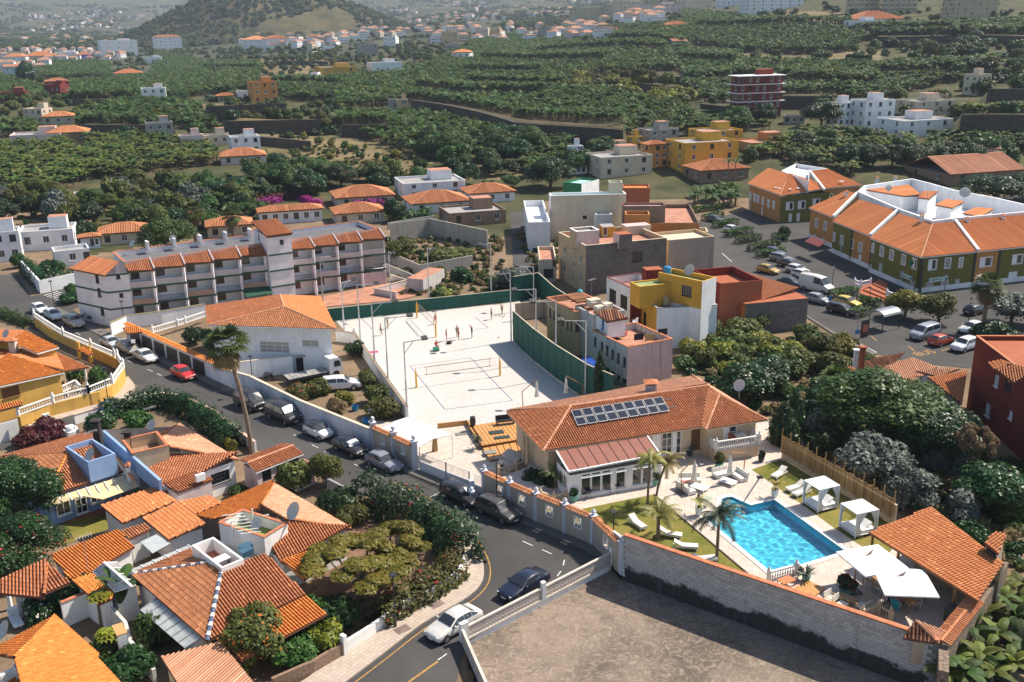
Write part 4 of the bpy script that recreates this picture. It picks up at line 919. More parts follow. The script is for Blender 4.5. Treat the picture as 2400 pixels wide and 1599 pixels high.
PLANT=[[(0,352),(150,340),(200,365),(228,412),(150,450),(0,466)],[(205,332),(340,324),(515,357),(510,385),(395,402),(240,420),(215,390)],[(300,242),(460,250),(500,288),(508,306),(410,301),(180,302),(182,272)],[(170,200),(360,183),(380,235),(170,245)],[(367,122),(490,150),(510,220),(390,236),(355,180)],[(505,148),(610,152),(605,212),(515,222)],[(648,190),(800,190),(800,240),(665,236)],[(80,143),(255,150),(262,186),(100,186)],[(0,292),(95,295),(85,322),(0,322)],[(0,185),(60,190),(100,235),(0,245)],[(790,186),(1000,160),(1110,100),(1300,72),(1480,66),(1610,56),(1625,165),(1480,176),(1365,176),(1320,185),(1340,222),(1440,218),(1500,240),(1610,250),(1610,302),(1470,327),(1210,288),(960,243),(790,262)],[(790,272),(1000,275),(1080,297),(1200,322),(1240,335),(1060,372),(990,372),(895,342),(790,302)],[(1260,337),(1345,340),(1335,377),(1245,417),(1215,402)],[(1600,28),(1760,46),(1835,56),(1990,58),(2000,75),(2150,62),(2240,62),(2420,50),(2420,95),(2030,95),(1990,122),(1890,128),(1700,120),(1600,95)],[(1600,125),(1730,130),(1740,150),(1870,152),(1930,156),(2080,160),(2350,152),(2320,182),(2200,200),(2050,240),(1940,225),(1840,232),(1830,182),(1715,182),(1715,250),(1600,230)],[(1745,365),(1890,312),(2010,322),(2150,337),(2000,395),(2010,425),(1890,385)],[(2150,335),(2420,322),(2420,362),(2180,372)],[(1600,275),(1700,285),(1820,310),(1700,310),(1600,320)],[(2100,255),(2130,250),(2130,275),(2095,270)],[(2255,262),(2420,258),(2420,282),(2250,282)],[(380,432),(620,440),(600,490),(450,495)],[(1150,160),(1300,150),(1300,110),(1180,110)]]
tt=np.linspace(-1.0,1.0,330);yy=np.concatenate([np.linspace(18,60,14),np.geomspace(62,6400,400)])
TT,YY=np.meshgrid(tt,yy);XX=TT*YY;ZZ=ter(XX,YY)
ZZ=np.where(YY>700,ZZ+np.minimum((YY-700)*.006,14)*np.sin(XX*.021+np.sin(YY*.009)*2)*np.sin(YY*.016+1.3),ZZ)-.03
ZZ=np.where(inpoly(XX,YY,_comp)|inpoly(XX,YY,[(6.5,70.5),(-3.5,60.5),(0,44),(20,26),(39,36),(29,58)]),-1.8,ZZ)
nr,nc_=XX.shape;idx=np.arange(nr*nc_).reshape(nr,nc_);F=np.stack([idx[:-1,:-1],idx[:-1,1:],idx[1:,1:],idx[1:,:-1]],-1).reshape(-1,4)
cxm=lambda A:((A[:-1,:-1]+A[1:,1:])/2).ravel();px_,py_=projn(cxm(XX),cxm(YY),cxm(ZZ));fy=cxm(YY);mi=np.zeros(len(F),int)
mi[(fy>236)]=3;mi[(fy>900)]=4
for p in PLANT:mi[inpoly(px_,py_,p)&(fy>150)]=1
for p in DRY:mi[inpoly(px_,py_,p)&(fy>150)]=2
for p in SCR:mi[inpoly(px_,py_,p)&(fy>150)]=3
me=mesh_np('ground',np.stack([XX,YY,ZZ],-1).reshape(-1,3),F,[m_dirt,m_soil,m_dry,m_scrub,m_farland],None,mi);tag(link('ground',me),kind='structure')
# ---- conical hill on the left horizon
hl=P(640,118,0);hd_=G(555,96);hx,hy=hd_.x,hd_.y+170
rr=np.linspace(0,1,46);th=np.linspace(0,2*math.pi,97)[:-1];RR,TH=np.meshgrid(rr,th,indexing='ij');HRx,HRy,HH=275,200,118
hz=HH*(np.clip(1-RR,0,1)**1.12)*(1+.10*np.sin(TH*3+1)+.06*np.sin(TH*7));hz=np.minimum(hz,HH*.80+8*np.sin(TH*2))
hz+=2.2*np.sin(TH*23+RR*9)*RR*(1-RR)*2+1.5*np.sin(RR*40+TH*5)*(1-RR)*RR*2
HX,HY=hx+RR*np.cos(TH)*HRx,hy+RR*np.sin(TH)*HRy;HZ=ter(HX,HY)*np.minimum(1,RR+.0)+(1-np.minimum(1,RR))*float(ter(hx,hy))+hz-2
ix=np.arange(46*96).reshape(46,96);nx_=np.roll(ix,-1,1);F=np.stack([ix[:-1],nx_[:-1],nx_[1:],ix[1:]],-1).reshape(-1,4)
m_hill=groundmat('hill_ground',(.04,.045,.018),(.15,.12,.055),.03)
tag(link('hill',mesh_np('hill',np.stack([HX,HY,HZ],-1).reshape(-1,3),F,m_hill,smooth=True)),kind='structure')
# ---- roads and pavements
road_px=[(-80,640),(45,646),(72,695),(97,690),(215,660),(260,690),(170,725),(250,780),(362,832),(467,880),(546,915),(707,987),(870,1055),(975,1104),(1136,1170),(1256,1226),(1325,1253),(1428,1300),(1325,1352),(1205,1430),(1090,1512),(1070,1599),(1040,1660),(640,1680),(800,1599),(893,1530),(983,1455),(1060,1400),(1105,1360),(1112,1320),(1090,1265),(960,1195),(850,1158),(740,1112),(640,1072),(540,1022),(505,985),(440,950),(380,945),(285,965),(176,995),(-80,1085),(-80,1000),(0,1008),(230,940),(290,915),(300,885),(217,838),(122,790),(-80,705)]
sheet('road',PL(road_px),m_asph,.01,kind='structure')
park_px=[(1630,620),(1640,520),(1800,480),(1990,395),(2520,380),(2640,900),(2350,870),(2130,850),(2058,829),(2009,801),(1984,798),(1869,727),(1720,640)]
sheet('parking_lot',PL(park_px),m_asph,.015,kind='structure')
sheet('road',PL([(1215,800),(1195,500),(1255,480),(1258,640)]),m_asph,.012,kind='structure')
def strip(name,line,w,mat,z=.13,th=.16,side=1,**kw):
 a=[Vec(p)for p in line];b=offset(a,w*side);pts=a+b[::-1];return sheet(name,pts,mat,z,th,**kw)
cornerwall=smooth_line(PL([(1092,1322),(1072,1362),(1021,1398),(972,1421),(929,1446),(876,1487),(807,1531)]),3)
cornerkerb=smooth_line(PL([(1100,1262),(1122,1296),(1134,1330),(1130,1365),(1105,1395),(1067,1420),(983,1469),(893,1538),(812,1599),(740,1650)]),3)
sheet('pavement',cornerkerb+PL([(640,1650),(807,1529),(876,1486),(929,1445),(972,1420),(1021,1397),(1072,1361),(1092,1325),(1085,1262)]),m_pave,.13,.15,kind='structure')
streetwall=PL([(707,984),(870,1052),(929,1077),(975,1101),(1136,1167),(1256,1223),(1325,1250),(1389,1278),(1424,1297)])
rightwall=PL([(362,829),(467,876),(502,892),(546,912),(707,984)])
sheet('pavement',[*rightwall,*streetwall[1:],*offset(rightwall+streetwall[1:],-1.15)[::-1]],m_wallk,.12,.13,kind='structure')
sheet('pavement',PL([(135,722),(250,778),(362,829),(350,842),(240,790),(125,735)]),m_wallk,.12,.13,kind='structure')
yk=smooth_line(PL([(300,884),(316,905),(312,920),(285,937),(230,956),(120,990),(0,1029),(-60,1050)]),3);yw=PL([(-60,1022),(49,1004),(120,977),(235,946),(280,918),(291,890)])
sheet('pavement',yk+yw,m_pave,.13,.15,kind='structure')
def dash(a,b,w=.12,mat=None,name='road_marking',z=.02):
 A,B=P(*a),P(*b);d=(B-A).normalized();n=Vec((-d.y,d.x,0))*w/2;sheet(name,[A-n,B-n,B+n,A+n],mat or m_line,z,kind='structure')
for a,b in(((1225,1269),(1249,1280)),((1271,1289),(1293,1299)),((1323,1313),(1320,1326)),((1315,1339),(1306,1351)),((688,1019),(697,1023)),((731,1043),(746,1050)),((830,1088),(844,1095)),((760,1058),(772,1063)),((1007,1167),(1033,1153)),((920,1136),(960,1155)),((1026,1548),(1047,1533)),((345,866),(358,871)),((368,876),(378,881)),((600,984),(611,988)),((300,846),(312,851)),((178,780),(188,785))):dash(a,b,.1)
dash((916,1128),(1018,1174),.1,m_yel);dash((940,1612),(1026,1551),.16,m_yel);dash((120,745),(185,778),.1,m_yel);dash((290,888),(322,906),.1,m_yel)
kl=offset(cornerkerb,.45);kl2=offset(cornerkerb,.55);sheet('road_marking',kl+kl2[::-1],m_yel,.02,kind='structure')
for i in range(4):dash(K(3,1,268+22*i,1255-28*i),K(3,1,345+28*i,1262-36*i),.5,m_line,z=.025)
for i in range(5):dash((103+7*i,693+2.5*i),(137+7*i,683+2.5*i),.28)
for a,b in((K(3,1,280,1395),K(3,1,330,1420)),(K(3,1,640,1505),K(3,1,790,1568)),(K(2,1,1930,760),K(2,1,2020,840)),(K(3,2,700,-50),K(3,2,1000,105)),(K(3,2,1960,160),K(3,2,2340,90))):dash(a,b,.14,z=.025)
for a,b in((K(3,1,890,1470),K(3,1,1000,1568)),(K(3,2,1290,45),K(3,2,1350,95)),(K(3,2,1590,90),K(3,2,1660,70))):dash(a,b,.14,m_yel,z=.025)
sheet('pavement',PL([K(3,1,262,1290),K(3,1,300,1300),K(3,1,740,1568),K(3,2,1010,120),K(3,2,960,130),K(3,1,690,1568)]),m_wallk,.12,.13,kind='structure')
def txt_obj(name,c,mat):
 o=bpy.data.objects.new(name,c);COL.objects.link(o);me=bpy.data.meshes.new_from_object(o.evaluated_get(bpy.context.evaluated_depsgraph_get()));bpy.data.objects.remove(o);me.materials.clear();me.materials.append(mat);return link(name,me)
def ground_text(txt,A,B,size,mat,z=.03,name='road_lettering'):
 c=bpy.data.curves.new(name,'FONT');c.body=txt;c.size=size;o=txt_obj(name,c,mat);d=B-A;o.location=(A.x,A.y,z);o.rotation_euler=(0,0,atan2(d.y,d.x));tag(o,kind='structure');return o
ground_text('BUS',KP(3,2,1385,140),KP(3,2,1480,120),1.9,m_yel)
# ---- sand court
sand_px=[(784,749),(880,741),(1000,730),(1200,709),(1262,700),(1280,722),(1203,733),(1203,800),(1251,846),(1303,887),(1380,942),(1330,990),(1010,1006),(955,988),(940,966),(832,803)]
sheet('sand_court',PL(sand_px),m_sand,.02,kind='structure')
m_bline=flat('court_tape',(.06,.07,.22),.7)
def tape(o,pts,w=.07):
 for a,b in zip(pts[:-1],pts[1:]):dash(Z(o,*a),Z(o,*b),w,m_bline,'court_line',.035)
tape('court',[(1062,833),(318,930),(745,1465),(1575,1357),(1062,833)]);tape('court',[(1115,330),(1275,465),(1110,488)]);tape('court',[(260,380),(420,575)]);tape('court',[(-290,330),(-130,500)])
# ---- villa grounds: patio, raised deck with the pool, lawns
sheet('patio',PL([(868,1045),(880,985),(1010,1003),(1330,985),(1330,1075),(1230,1140),(1136,1164),(975,1098),(929,1074)]),m_patio,.025,kind='structure')
PW0,PW1=P(*K(2,3,1035,215),3.45),Vec((27.3,55.6,0));PW0.z=0
_RW=[P(*K(3,3,1572,1215),3.2),P(*K(3,3,1890,822),3.2),P(*K(3,3,2128,455),3.2)];RW=[Vec((p.x,p.y,0))for p in _RW];PW1=RW[0].copy()
SW=[p.copy()for p in streetwall[4:]]
FB=[P(*K(3,2,170,1105),DECK),P(*K(3,2,640,1385),DECK),P(*K(3,2,1240,1750),DECK)]
deck_out=[Vec((p.x,p.y,0))for p in SW]+[PW0,PW1,RW[1],RW[2],Vec((RW[2].x+.5,RW[2].y+3,0)),*[Vec((p.x,p.y,0))for p in FB[::-1]],P(1840,1010,DECK),P(1800,985,DECK),P(1640,905,DECK),P(1240,990,DECK),P(1236,1095,DECK)]
pool_px=[(360,600),(500,545),(518,430),(560,416),(610,412),(690,450),(785,490),(1000,440),(1650,910),(980,1115)]
pool=[ZP('pool',x,y,DECK)for x,y in pool_px]
def ring_sheet(name,outer,hole,mat,z,**kw):
 A=[Vec((p.x,p.y,0))for p in outer];B=[Vec((p.x,p.y,0))for p in hole];pts=A+B;fs=[]
 for t in tessellate_polygon([A,B]):
  a,c,d=(pts[i]for i in t);fs.append(t if(c-a).cross(d-a).z>0 else t[::-1])
 b=MB();b.add([(p.x,p.y,z)for p in pts],fs);o=b.B(name,mat);tag(o,**kw);return o
poolc=ccw(pool);cop=inset(poolc,-.42)
ring_sheet('pool_deck',deck_out,cop,m_deck,DECK,kind='structure')
b=MB();n=len(deck_out)
for i in range(n):p,q=deck_out[i],deck_out[(i+1)%n];b.quad((p.x,p.y,DECK-.01),(p.x,p.y,-.05),(q.x,q.y,-.05),(q.x,q.y,DECK-.01))
tag(b.B('deck_retaining_face',plaster((.5,.45,.38))),kind='structure')
m_water,nt,bs,L=nodes('pool_water');bs.inputs['Base Color'].default_value=(.55,.93,1,1);bs.inputs['Roughness'].default_value=.02;bs.inputs['IOR'].default_value=1.33
bs.inputs['Transmission Weight'].default_value=1;bs.inputs['Base Color'].default_value=(.75,.97,1,1);bs.inputs['Roughness'].default_value=0
m_basin=tilefloor('pool_mosaic',(.09,.68,.92),.25,.25,.02,.3,.06,mc=(.12,.68,.92));m_cop=flat('pool_coping',(.74,.70,.65),.7,var=.08)
pt=thing('swimming_pool','blue swimming pool with a white coping and a stepped bay','swimming pool',(poolc[0].x,poolc[0].y,DECK));b=MB();off3=[(p.x,p.y)for p in poolc]
fl=MB();fl.poly([(x,y,.05)for x,y in off3])
for i in range(len(off3)):(x,y),(u,v)=off3[i],off3[(i+1)%len(off3)];fl.quad((u,v,DECK),(u,v,.05),(x,y,.05),(x,y,DECK))
fl.B('basin',m_basin,pt);st=[ZP('pool',*p,DECK)for p in((518,432),(610,412),(690,450))]
for k in range(4):MB().prism([st[0].lerp(st[2],.0)+(ZP('pool',640,560,DECK)-st[0])*(.0),st[1],st[2]+(ZP('pool',700,520,DECK)-st[2])*(.28*k),st[0]+(ZP('pool',560,560,DECK)-st[0])*(.28*k+.05)],.06,1.2-.28*k).B('step',m_basin,pt)
pc_=inset(poolc,-.005);gx=np.arange(min(p.x for p in pc_),max(p.x for p in pc_),.11);gy=np.arange(min(p.y for p in pc_),max(p.y for p in pc_),.11);GX,GY=np.meshgrid(gx,gy);WZ=np.zeros(GX.shape)
for k in range(26):a_,l_=rng.random()*6.283,rng.uniform(.4,1.25);WZ+=.0045*l_*np.sin((GX*np.cos(a_)+GY*np.sin(a_))*6.283/l_+rng.random()*6.28)
I_=np.arange(GX.size).reshape(GX.shape);F=np.stack([I_[:-1,:-1],I_[:-1,1:],I_[1:,1:],I_[1:,:-1]],-1).reshape(-1,4);F=F[inpoly(cxm(GX),cxm(GY),pc_)];o=link('water',mesh_np('water',np.stack([GX,GY,WZ+DECK-.13],-1).reshape(-1,3)-np.array(ORG[pt.name]),F,m_water,smooth=True),pt)
o.cycles.is_caustics_caster=True
for k in pt.children:k.cycles.is_caustics_receiver=k is not o
c=MB();m_=len(poolc)
for i in range(m_):
 j=(i+1)%m_;c.add([(*q.xy,zz)for zz in(DECK-.15,DECK+.05)for q in(cop[i],cop[j],poolc[j],poolc[i])],[(4,5,6,7),(0,1,5,4),(2,3,7,6)])
c.B('coping',m_cop,pt)
lad=MB();A=ZP('pool',1650,930,DECK);[lad.tube([A+Vec((dx,dy+.35*s,-.7)),A+Vec((dx*1.0,dy+.35*s,.75)),A+Vec((dx+.35,dy+.35*s-.15,.85)),A+Vec((dx+.6,dy+.35*s-.3,.05))],.025,6)for s in(-1,1)for dx,dy in((0,0),)];lad.B('ladder',metal,pt)
lawn1=[ZP('villa',95,1295,DECK),ZP('villa',925,1128,DECK),ZP('pool',760,1120,DECK),PW0+(PW1-PW0)*.51,PW0,*[SW[k]for k in(4,3,2,1)]]
sheet('lawn',lawn1,m_lawn,DECK+.012,kind='structure')
fe=[Vec((p.x,p.y,0))for p in FB];sheet('lawn',[ZP('pool',790,160,DECK),ZP('pool',1260,485,DECK),ZP('pool',1560,705,DECK),ZP('pool',2010,1000,DECK),fe[2],fe[1],fe[0],ZP('pool',1050,70,DECK)],m_lawn,DECK+.012,kind='structure')
MB().bar(ZP('villa',925,1128,DECK+.03),ZP('pool',760,1120,DECK+.03),.12,.08).B('lawn_edging',flat('edging',(.06,.045,.035),.9))['kind']='structure'
# ---- foreground concrete yard
def concrete_mat():
 m,nt,b,L=nodes('yard_concrete');base=ramp(nt,tex(nt,.13,7,.7,co='World',dist=.7),(.10,.078,.06),(.26,.20,.15),.35,.65)
 g=nt.nodes.new('ShaderNodeNewGeometry');w=tex(nt,1.1,6,.7,co='World',dist=3.5);base=mix(nt,mth(nt,'MULTIPLY',stepr(nt,w,.48,.62),.6),base,(.38,.305,.235))
 base=mix(nt,mth(nt,'MULTIPLY',stepr(nt,tex(nt,.35,7,.75,co='World',dist=1.5),.56,.64),.6),base,(.09,.072,.06))
 base=mix(nt,mth(nt,'MULTIPLY',stepr(nt,tex(nt,9,4,.8,co='World'),.5,.8),.4),base,(.12,.10,.085))
 L(base,b.inputs['Base Color']);b.inputs['Roughness'].default_value=.95;bump(nt,b,tex(nt,5,6,.7,co='World'),.3,.03);return m
m_yard=concrete_mat();SC=[P(*K(2,3,915,480),.05),P(1084,1504,.05)]
sheet('concrete_yard',[PW0+(PW1-PW0)*-.02,SC[0],SC[1],SC[1]+Vec((3,-10,0)),Vec((20,30,0)),Vec((36,38,0)),PW1+Vec((1.2,-2,0)),PW1],m_yard,SLAB,kind='structure')
b=MB()
for p,q in((SC[0],SC[1]),(SC[1],SC[1]+Vec((3,-10,0)))):b.quad((p.x,p.y,SLAB),(p.x,p.y,.02),(q.x,q.y,.02),(q.x,q.y,SLAB))
tag(b.B('yard_retaining_face',m_white),kind='structure')
# ================================================================== FOREGROUND HOUSES (left of the road)
def V3(pts):return[P(*p)for p in pts]
def pp(*a):return[P(*p)for p in a]
j0=lambda x,y,z=3.0:P(*K(0,2,x,y),z)
k0=lambda x,y,z=3.0:P(*K(0,3,x,y),z)
k1=lambda x,y,z=3.0:P(*K(1,3,x,y),z)
j1=lambda x,y,z=3.0:P(*K(1,2,x,y),z)
def house(name,label,foot,ze,mat,wins=(),cat='house',z0=0,group=None,**kw):
 t=thing(name,label,cat,(foot[0].x,foot[0].y,z0),0,group)
 walls(t,foot,z0,ze,mat,wins,**kw);return t
def terrace_box(root,c,z0,z1,mat,floor,par=.8,name='roof_terrace',th=.16,coping=None):
 walls(root,c,z0,z1,mat,par=par,roofmat=floor,name=name,th=th,coping=coping)
def sq(A,B,C):
 """rectangle A,B,C with fourth corner"""
 r=rect(A,B,C);return r
m_blue=plaster((.28,.42,.66));m_pinkw=plaster((.68,.55,.52));m_cream=plaster((.62,.47,.30));m_yel_w=plaster((.66,.40,.10));m_floor=tilefloor('terrace_tiles',(.34,.2,.13),.35,.35,.012,.78)
m_fred=tilefloor('red_terrace_tiles',(.42,.13,.06),.4,.4,.02,.78,mc=(.5,.3,.2));m_olive=plaster((.26,.3,.08));m_stonew=flat('volcanic_stone',(.035,.032,.03),.9,var=.6,scale=9)
# -- house with the blue roof terrace
A,B=j0(0,1070),j0(415,1435);C=j0(1135,1195);ap,ap2=j0(625,1020,4.6),j0(905,935,4.6);bk=j0(870,868,3)
h=house('bungalow','blue walled bungalow with a tiled hip roof and a blue walled terrace cut into it',inset(ccw([A,B,C,C+(A-B)*.75,A+(C-B)*.1]),.35),2.85,[m_blue])
tiled(h,[A,B,ap],'t_terra' if 0 else 'tile_terracotta',loose=120);tiled(h,[B,C,ap2,ap],'tile_terracotta',loose=180);tiled(h,[A,ap,ap2,bk,j0(745,838,3)],'tile_terracotta')
ridge(h,ap,B,'tile_orange');ridge(h,A,ap)
tb=[j0(810,1205,3.6),j0(600,985,4.6),j0(905,890,5),j0(1120,1075,4.6)];q0=j0(805,1110,5.0);q1=j0(598,968,5.0);q2=j0(900,880,5.0);rc=rect(q1,q0,j0(1060,1030,5.0))
terrace_box(h,rc,3.0,5.0,[m_blue],m_floor,1.0)
ridge(h,j0(1060,1050,3.9),j0(1240,1290,3.1),'tile_orange');MB().bar(j0(960,885,4.6),j0(1480,1345,3.3),.25,1.5).B('party_wall',m_blue,h)
chimney('black stone chimney with a white slab cap above the blue terrace',j0(905,905,4.3),.62,1.7,m_stonew,cap='slab')
chimney('small white chimney pot beside the cream awning',j0(1190,1240,3.0),.38,.9,m_white)
aw=[j0(450,1452,2.75),j0(1195,1215,2.75),j0(1270,1335,2.3),j0(945,1452,2.25),j0(762,1422,2.4),j0(505,1500,2.3)];m_awn=flat('cream_awning',(.66,.52,.30),.8,var=.06)
t=thing('awning','cream corrugated awning along the front of the blue bungalow','awning',(aw[0].x,aw[0].y,2));MB().slab(aw,.05).B('panel',m_awn,t)
for i in range(1,9):MB().bar(aw[0].lerp(aw[1],i/9)+U(.04),aw[5].lerp(aw[2],(i-.2)/8.8)+U(.05),.06,.05).B('batten',whitep,t)
bx=[j0(480,1500,0),j0(1240,1345,0)]
for i,(u,w,hh,s)in enumerate(((.2,1.2,1.2,'white'),(.42,1.0,2.1,'white_door'),(.62,1.1,1.1,'white'))):put_window(h,B.lerp(C,u)+Vec((.25*0,0,1.5-3.0 if 0 else 0))*1+Vec((-.16,.18,-3+1.35))*1,atan2((C-B).y,(C-B).x),w,hh,s,'door' if 'door' in s else 'window')
# -- neighbouring house, cream terrace
A,B,C=j0(1225,1090),j0(1480,1338),j0(2192,1088);bkr=j0(1648,760);r0,r1=j0(1565,968,4.5),j0(1470,900,4.5)
h=house('bungalow','grey rear walled bungalow with a striped tile roof and a cream roof terrace',inset(ccw([A,B,C,bkr,A+(bkr-C)*.9]),.3),2.85,[plaster((.36,.31,.29)),m_white,m_pinkw],[(K(0,2,2025,1250)[0],K(0,2,2025,1250)[1],1.9,1.1,'dark_grid')])
tiled(h,[A,B,C,r0],'tile_brown',loose=150);tiled(h,[C,bkr,r1,r0],'tile_pale',loose=0);tiled(h,[bkr,j0(1440,865,3.6),r1],'tile_brown');ridge(h,r0,C);ridge(h,bkr,r1,'tile_pale')
terrace_box(h,rect(j0(1120,905,4.9),j0(1215,1035,4.9),j0(1550,960,4.9)),2.9,4.9,[m_cream],m_floor,1.0,coping=m_coping_t)
tiled(h,[j0(1500,1300,3.2),j0(1630,1392,2.8),j0(1960,1272,2.8),j0(1795,1188,3.2)],'tile_brown')
walls(h,rect(j0(1500,1320,2.7),j0(1625,1400,2.7),j0(1940,1285,2.7)),0,2.66,[m_pinkw],name='annexe_wall')
chimney('black stone chimney with a cream slab beside the cream terrace',j0(1190,965,4.0),.6,1.2,m_stonew,cap='slab')
t=thing('air_conditioner','white air conditioner standing on the low tiled roof','air conditioner',j0(1840,1270,3.1));MB().box(j0(1840,1250,3.45),(.85,.35,.62),rz=.75).B('case',whitep,t);MB().lathe(j0(1853,1262,3.2),[(.2,0),(.2,.04)],12).B('fan_grille',darkp,t)
# -- orange roofed annexes
def slope_house(label,pts,zw,mat,wall,loose=0,kind='tile',cat='outbuilding',name='outbuilding',ins=.25):
 t=house(name,label,inset(ccw([Vec((p.x,p.y,0))for p in pts]),ins),zw,wall,cat=cat);tiled(t,pts,mat,loose=loose,kind=kind);return t
slope_house('outbuilding under a plain bright orange tile roof next to the awning',pp((235,1185,2.6),(287,1227,2.5),(415,1174,2.9),(360,1142,3.0)),2.45,'tile_new',[m_white],300)
slope_house('outbuilding with the lower bright orange roof in the middle of the annexes',pp((333,1214,2.6),(395,1266,2.5),(482,1227,2.9),(416,1176,3.0)),2.45,'tile_new',[m_white],300)
slope_house('narrow orange roofed outbuilding against the pink wall',pp((417,1176,2.9),(457,1206,2.8),(520,1180,3.1),(491,1161,3.2)),2.6,'tile_new',[m_pinkw],200)
# -- house with the green terrace
a,b,c,d=P(642,1133,3),P(822,1238,3),P(659,1314,3),P(500,1226,3);r0,r1=P(612,1183,4.5),P(668,1214,4.5)
h=house('bungalow','white bungalow with a pink and orange hip roof around a green floored terrace',inset(ccw([a,b,c,d]),.35),2.85,[m_white],[(786,1262,.9,1.1,'white')])
tiled(h,[a,r0,r1,b],'tile_pale');tiled(h,[b,r1,P(633,1283,3.3),c],'tile_brown',loose=150);tiled(h,[a,P(449,1199,2.9),d,r0],'tile_orange',loose=150);ridge(h,r1,b);ridge(h,a,r0,'tile_orange')
terrace_box(h,rect(k0(2010,105,4.6),k1(75,240,4.6),k1(340,125,4.6)),2.9,4.6,[m_white],m_olive,.9,coping=m_coping_t)
tiled(h,[k1(235,460,2.9),k1(440,625,2.5),k1(800,372,2.5),k1(680,275,2.9)],'tile_orange',loose=0)
pg=MB();[pg.bar(k0(2040+28*i,40+28*i,5.2),k0(2290+28*i-60,40+28*i-25,5.2),.06,.05)for i in range(7)];pgo=thing('pergola','small white slatted pergola over the green terrace','pergola',k0(2140,120,3.9));pg.B('slats',whitep,pgo)['kind']='stuff'
for x,y in((2140,240),(2330,120)):MB().bar(k0(x,y,3.8),k0(x,y,3.8)+U(1.4),.08,.08,(1,0,0)).B('post',whitep,pgo)
chair('white plastic armchair on the green terrace',k1(85,120,3.75),2.2,whitep,'white plastic chairs')
# -- big house with the white and blue hip
A,B,C=P(306,1346,3),P(485,1502,3),P(717,1394,3);r0,r1,r2=P(484,1319,4.6),P(519,1336,4.65),P(622,1296,4.65);bk=P(446,1286,3.4)
h=house('bungalow','large brown tiled bungalow with white and blue striped hip tiles',inset(ccw([A,B,C,P(640,1300,3),P(446,1286,3)]),.35),2.85,[m_white],[(K(1,3,330,1160)[0],K(1,3,330,1160)[1],1.6,1.0,'dark_grid')])
tiled(h,[A,B,r1,r0],'tile_terracotta',loose=300);tiled(h,[B,C,r2,r1],'tile_brown',loose=300);tiled(h,[A,r0,bk],'tile_terracotta')
w_b=flat('blue_hip_tile',(.07,.11,.2),.6);MATS['hip_white']=flat('hip_white',(.7,.68,.64),.7);ridge(h,r1,B,'hip_white',r=.17,alt=w_b,name='striped_hip');ridge(h,r0,A,'hip_white',r=.15,alt=w_b,name='striped_hip')
tiled(h,[P(506,1500,2.9),P(565,1548,2.4),P(767,1440,2.4),P(717,1397,2.9)],'tile_orange',loose=300)
terrace_box(h,rect(k0(1760,310,5.0),k0(2035,520,5.0),k1(-120,430,5.0)),2.9,5.0,[m_white],m_fred,1.0)
t=thing('table','white table under the parapet of the red tiled terrace','table',k0(2020,470,4.05));MB().box(k0(2010,440,4.75),(1.5,.8,.05),rz=.8).B('top',whitep,t);MB().box(k0(2010,470,4.2),(1.2,.5,.5),rz=.8).B('base',whitep,t)
t=thing('storage_box','dark blue storage chest at the corner of the red tiled terrace','chest',k0(2270,410,4.05));MB().box(k0(2260,350,4.5),(.9,.6,.85),rz=.8).B('chest',flat('chest_blue',(.05,.12,.18),.5),t);MB().box(k0(2260,350,4.95),(.96,.66,.06),rz=.8).B('lid',flat('chest_blue',(.05,.12,.18),.5),t)
slope_house('lean-to with a corrugated red roof in front of the brown tiled bungalow',pp((377,1542,2.4),(440,1640,2.3),(600,1610,2.5),(516,1502,2.9)),2.2,'tile_pale',[m_cream],0,'col')
m_poly=flat('corrugated_plastic',(.42,.45,.44),.35,var=.2,scale=2);t=thing('veranda_roof','grey translucent corrugated roof along the brown tiled bungalow','canopy');q=pp((329,1430,2.4),(367,1402,2.8),(470,1497,2.8),(434,1520,2.4));MB().slab(q,.04).B('sheet',m_poly,t)
for i in range(8):MB().bar(q[0].lerp(q[3],i/7)+U(.03),q[1].lerp(q[2],i/7)+U(.03),.05,.05).B('batten',greyp,t)
for p in(q[0],q[3]):MB().bar((p.x,p.y,0),p,.08,.08,(1,0,0)).B('post',greyp,t)
t=thing('veranda_roof','pale glazed strip roof above the brown tiled bungalow','canopy');q=pp((300,1338,2.7),(318,1346,2.7),(452,1286,2.9),(440,1278,2.9));MB().slab(q,.05).B('sheet',m_poly,t)
for i in range(6):MB().bar(q[0].lerp(q[3],i/5)+U(.03),q[1].lerp(q[2],i/5)+U(.03),.07,.05).B('batten',whitep,t)
# -- low houses bottom left
slope_house('long low house with a bright orange tile roof below the lawn',pp((117,1301,3.2),(163,1358,2.6),(189,1355,2.6),(316,1284,2.6),(276,1240,3.2)),2.5,'tile_orange',[m_white],300)
t=house('garden_pavilion','open brown roofed pavilion on posts at the left edge',inset(ccw(pp((109,1320,2.6),(166,1366,2.6),(105,1393,2.6),(-25,1398,2.6),(-25,1375,2.6))),1.6),2.3,[m_white],cat='pavilion')
tiled(t,pp((110,1318,3.6),(166,1366,2.6),(103,1392,2.6)),'tile_brown');tiled(t,pp((110,1318,3.6),(103,1392,2.6),(-30,1398,2.6),(-30,1360,3.6)),'tile_brown');ridge(t,P(110,1318,3.6),P(103,1392,2.6),'tile_brown')
for x,y in((26,1410),(112,1412),(160,1392)):p=P(x,y+18,0);MB().bar(p,p+U(2.5),.25,.25,(1,0,0)).B('post',m_white,t)
slope_house('small lean-to with a worn orange roof under the skylight',pp((168,1360,2.7),(232,1417,2.3),(274,1398,2.5),(217,1343,2.9)),2.2,'tile_orange',[m_white])
slope_house('narrow red tiled link roof between the annexes',pp((281,1245,2.6),(303,1264,2.4),(355,1241,2.4),(339,1226,2.6)),2.3,'tile_terracotta',[m_white])
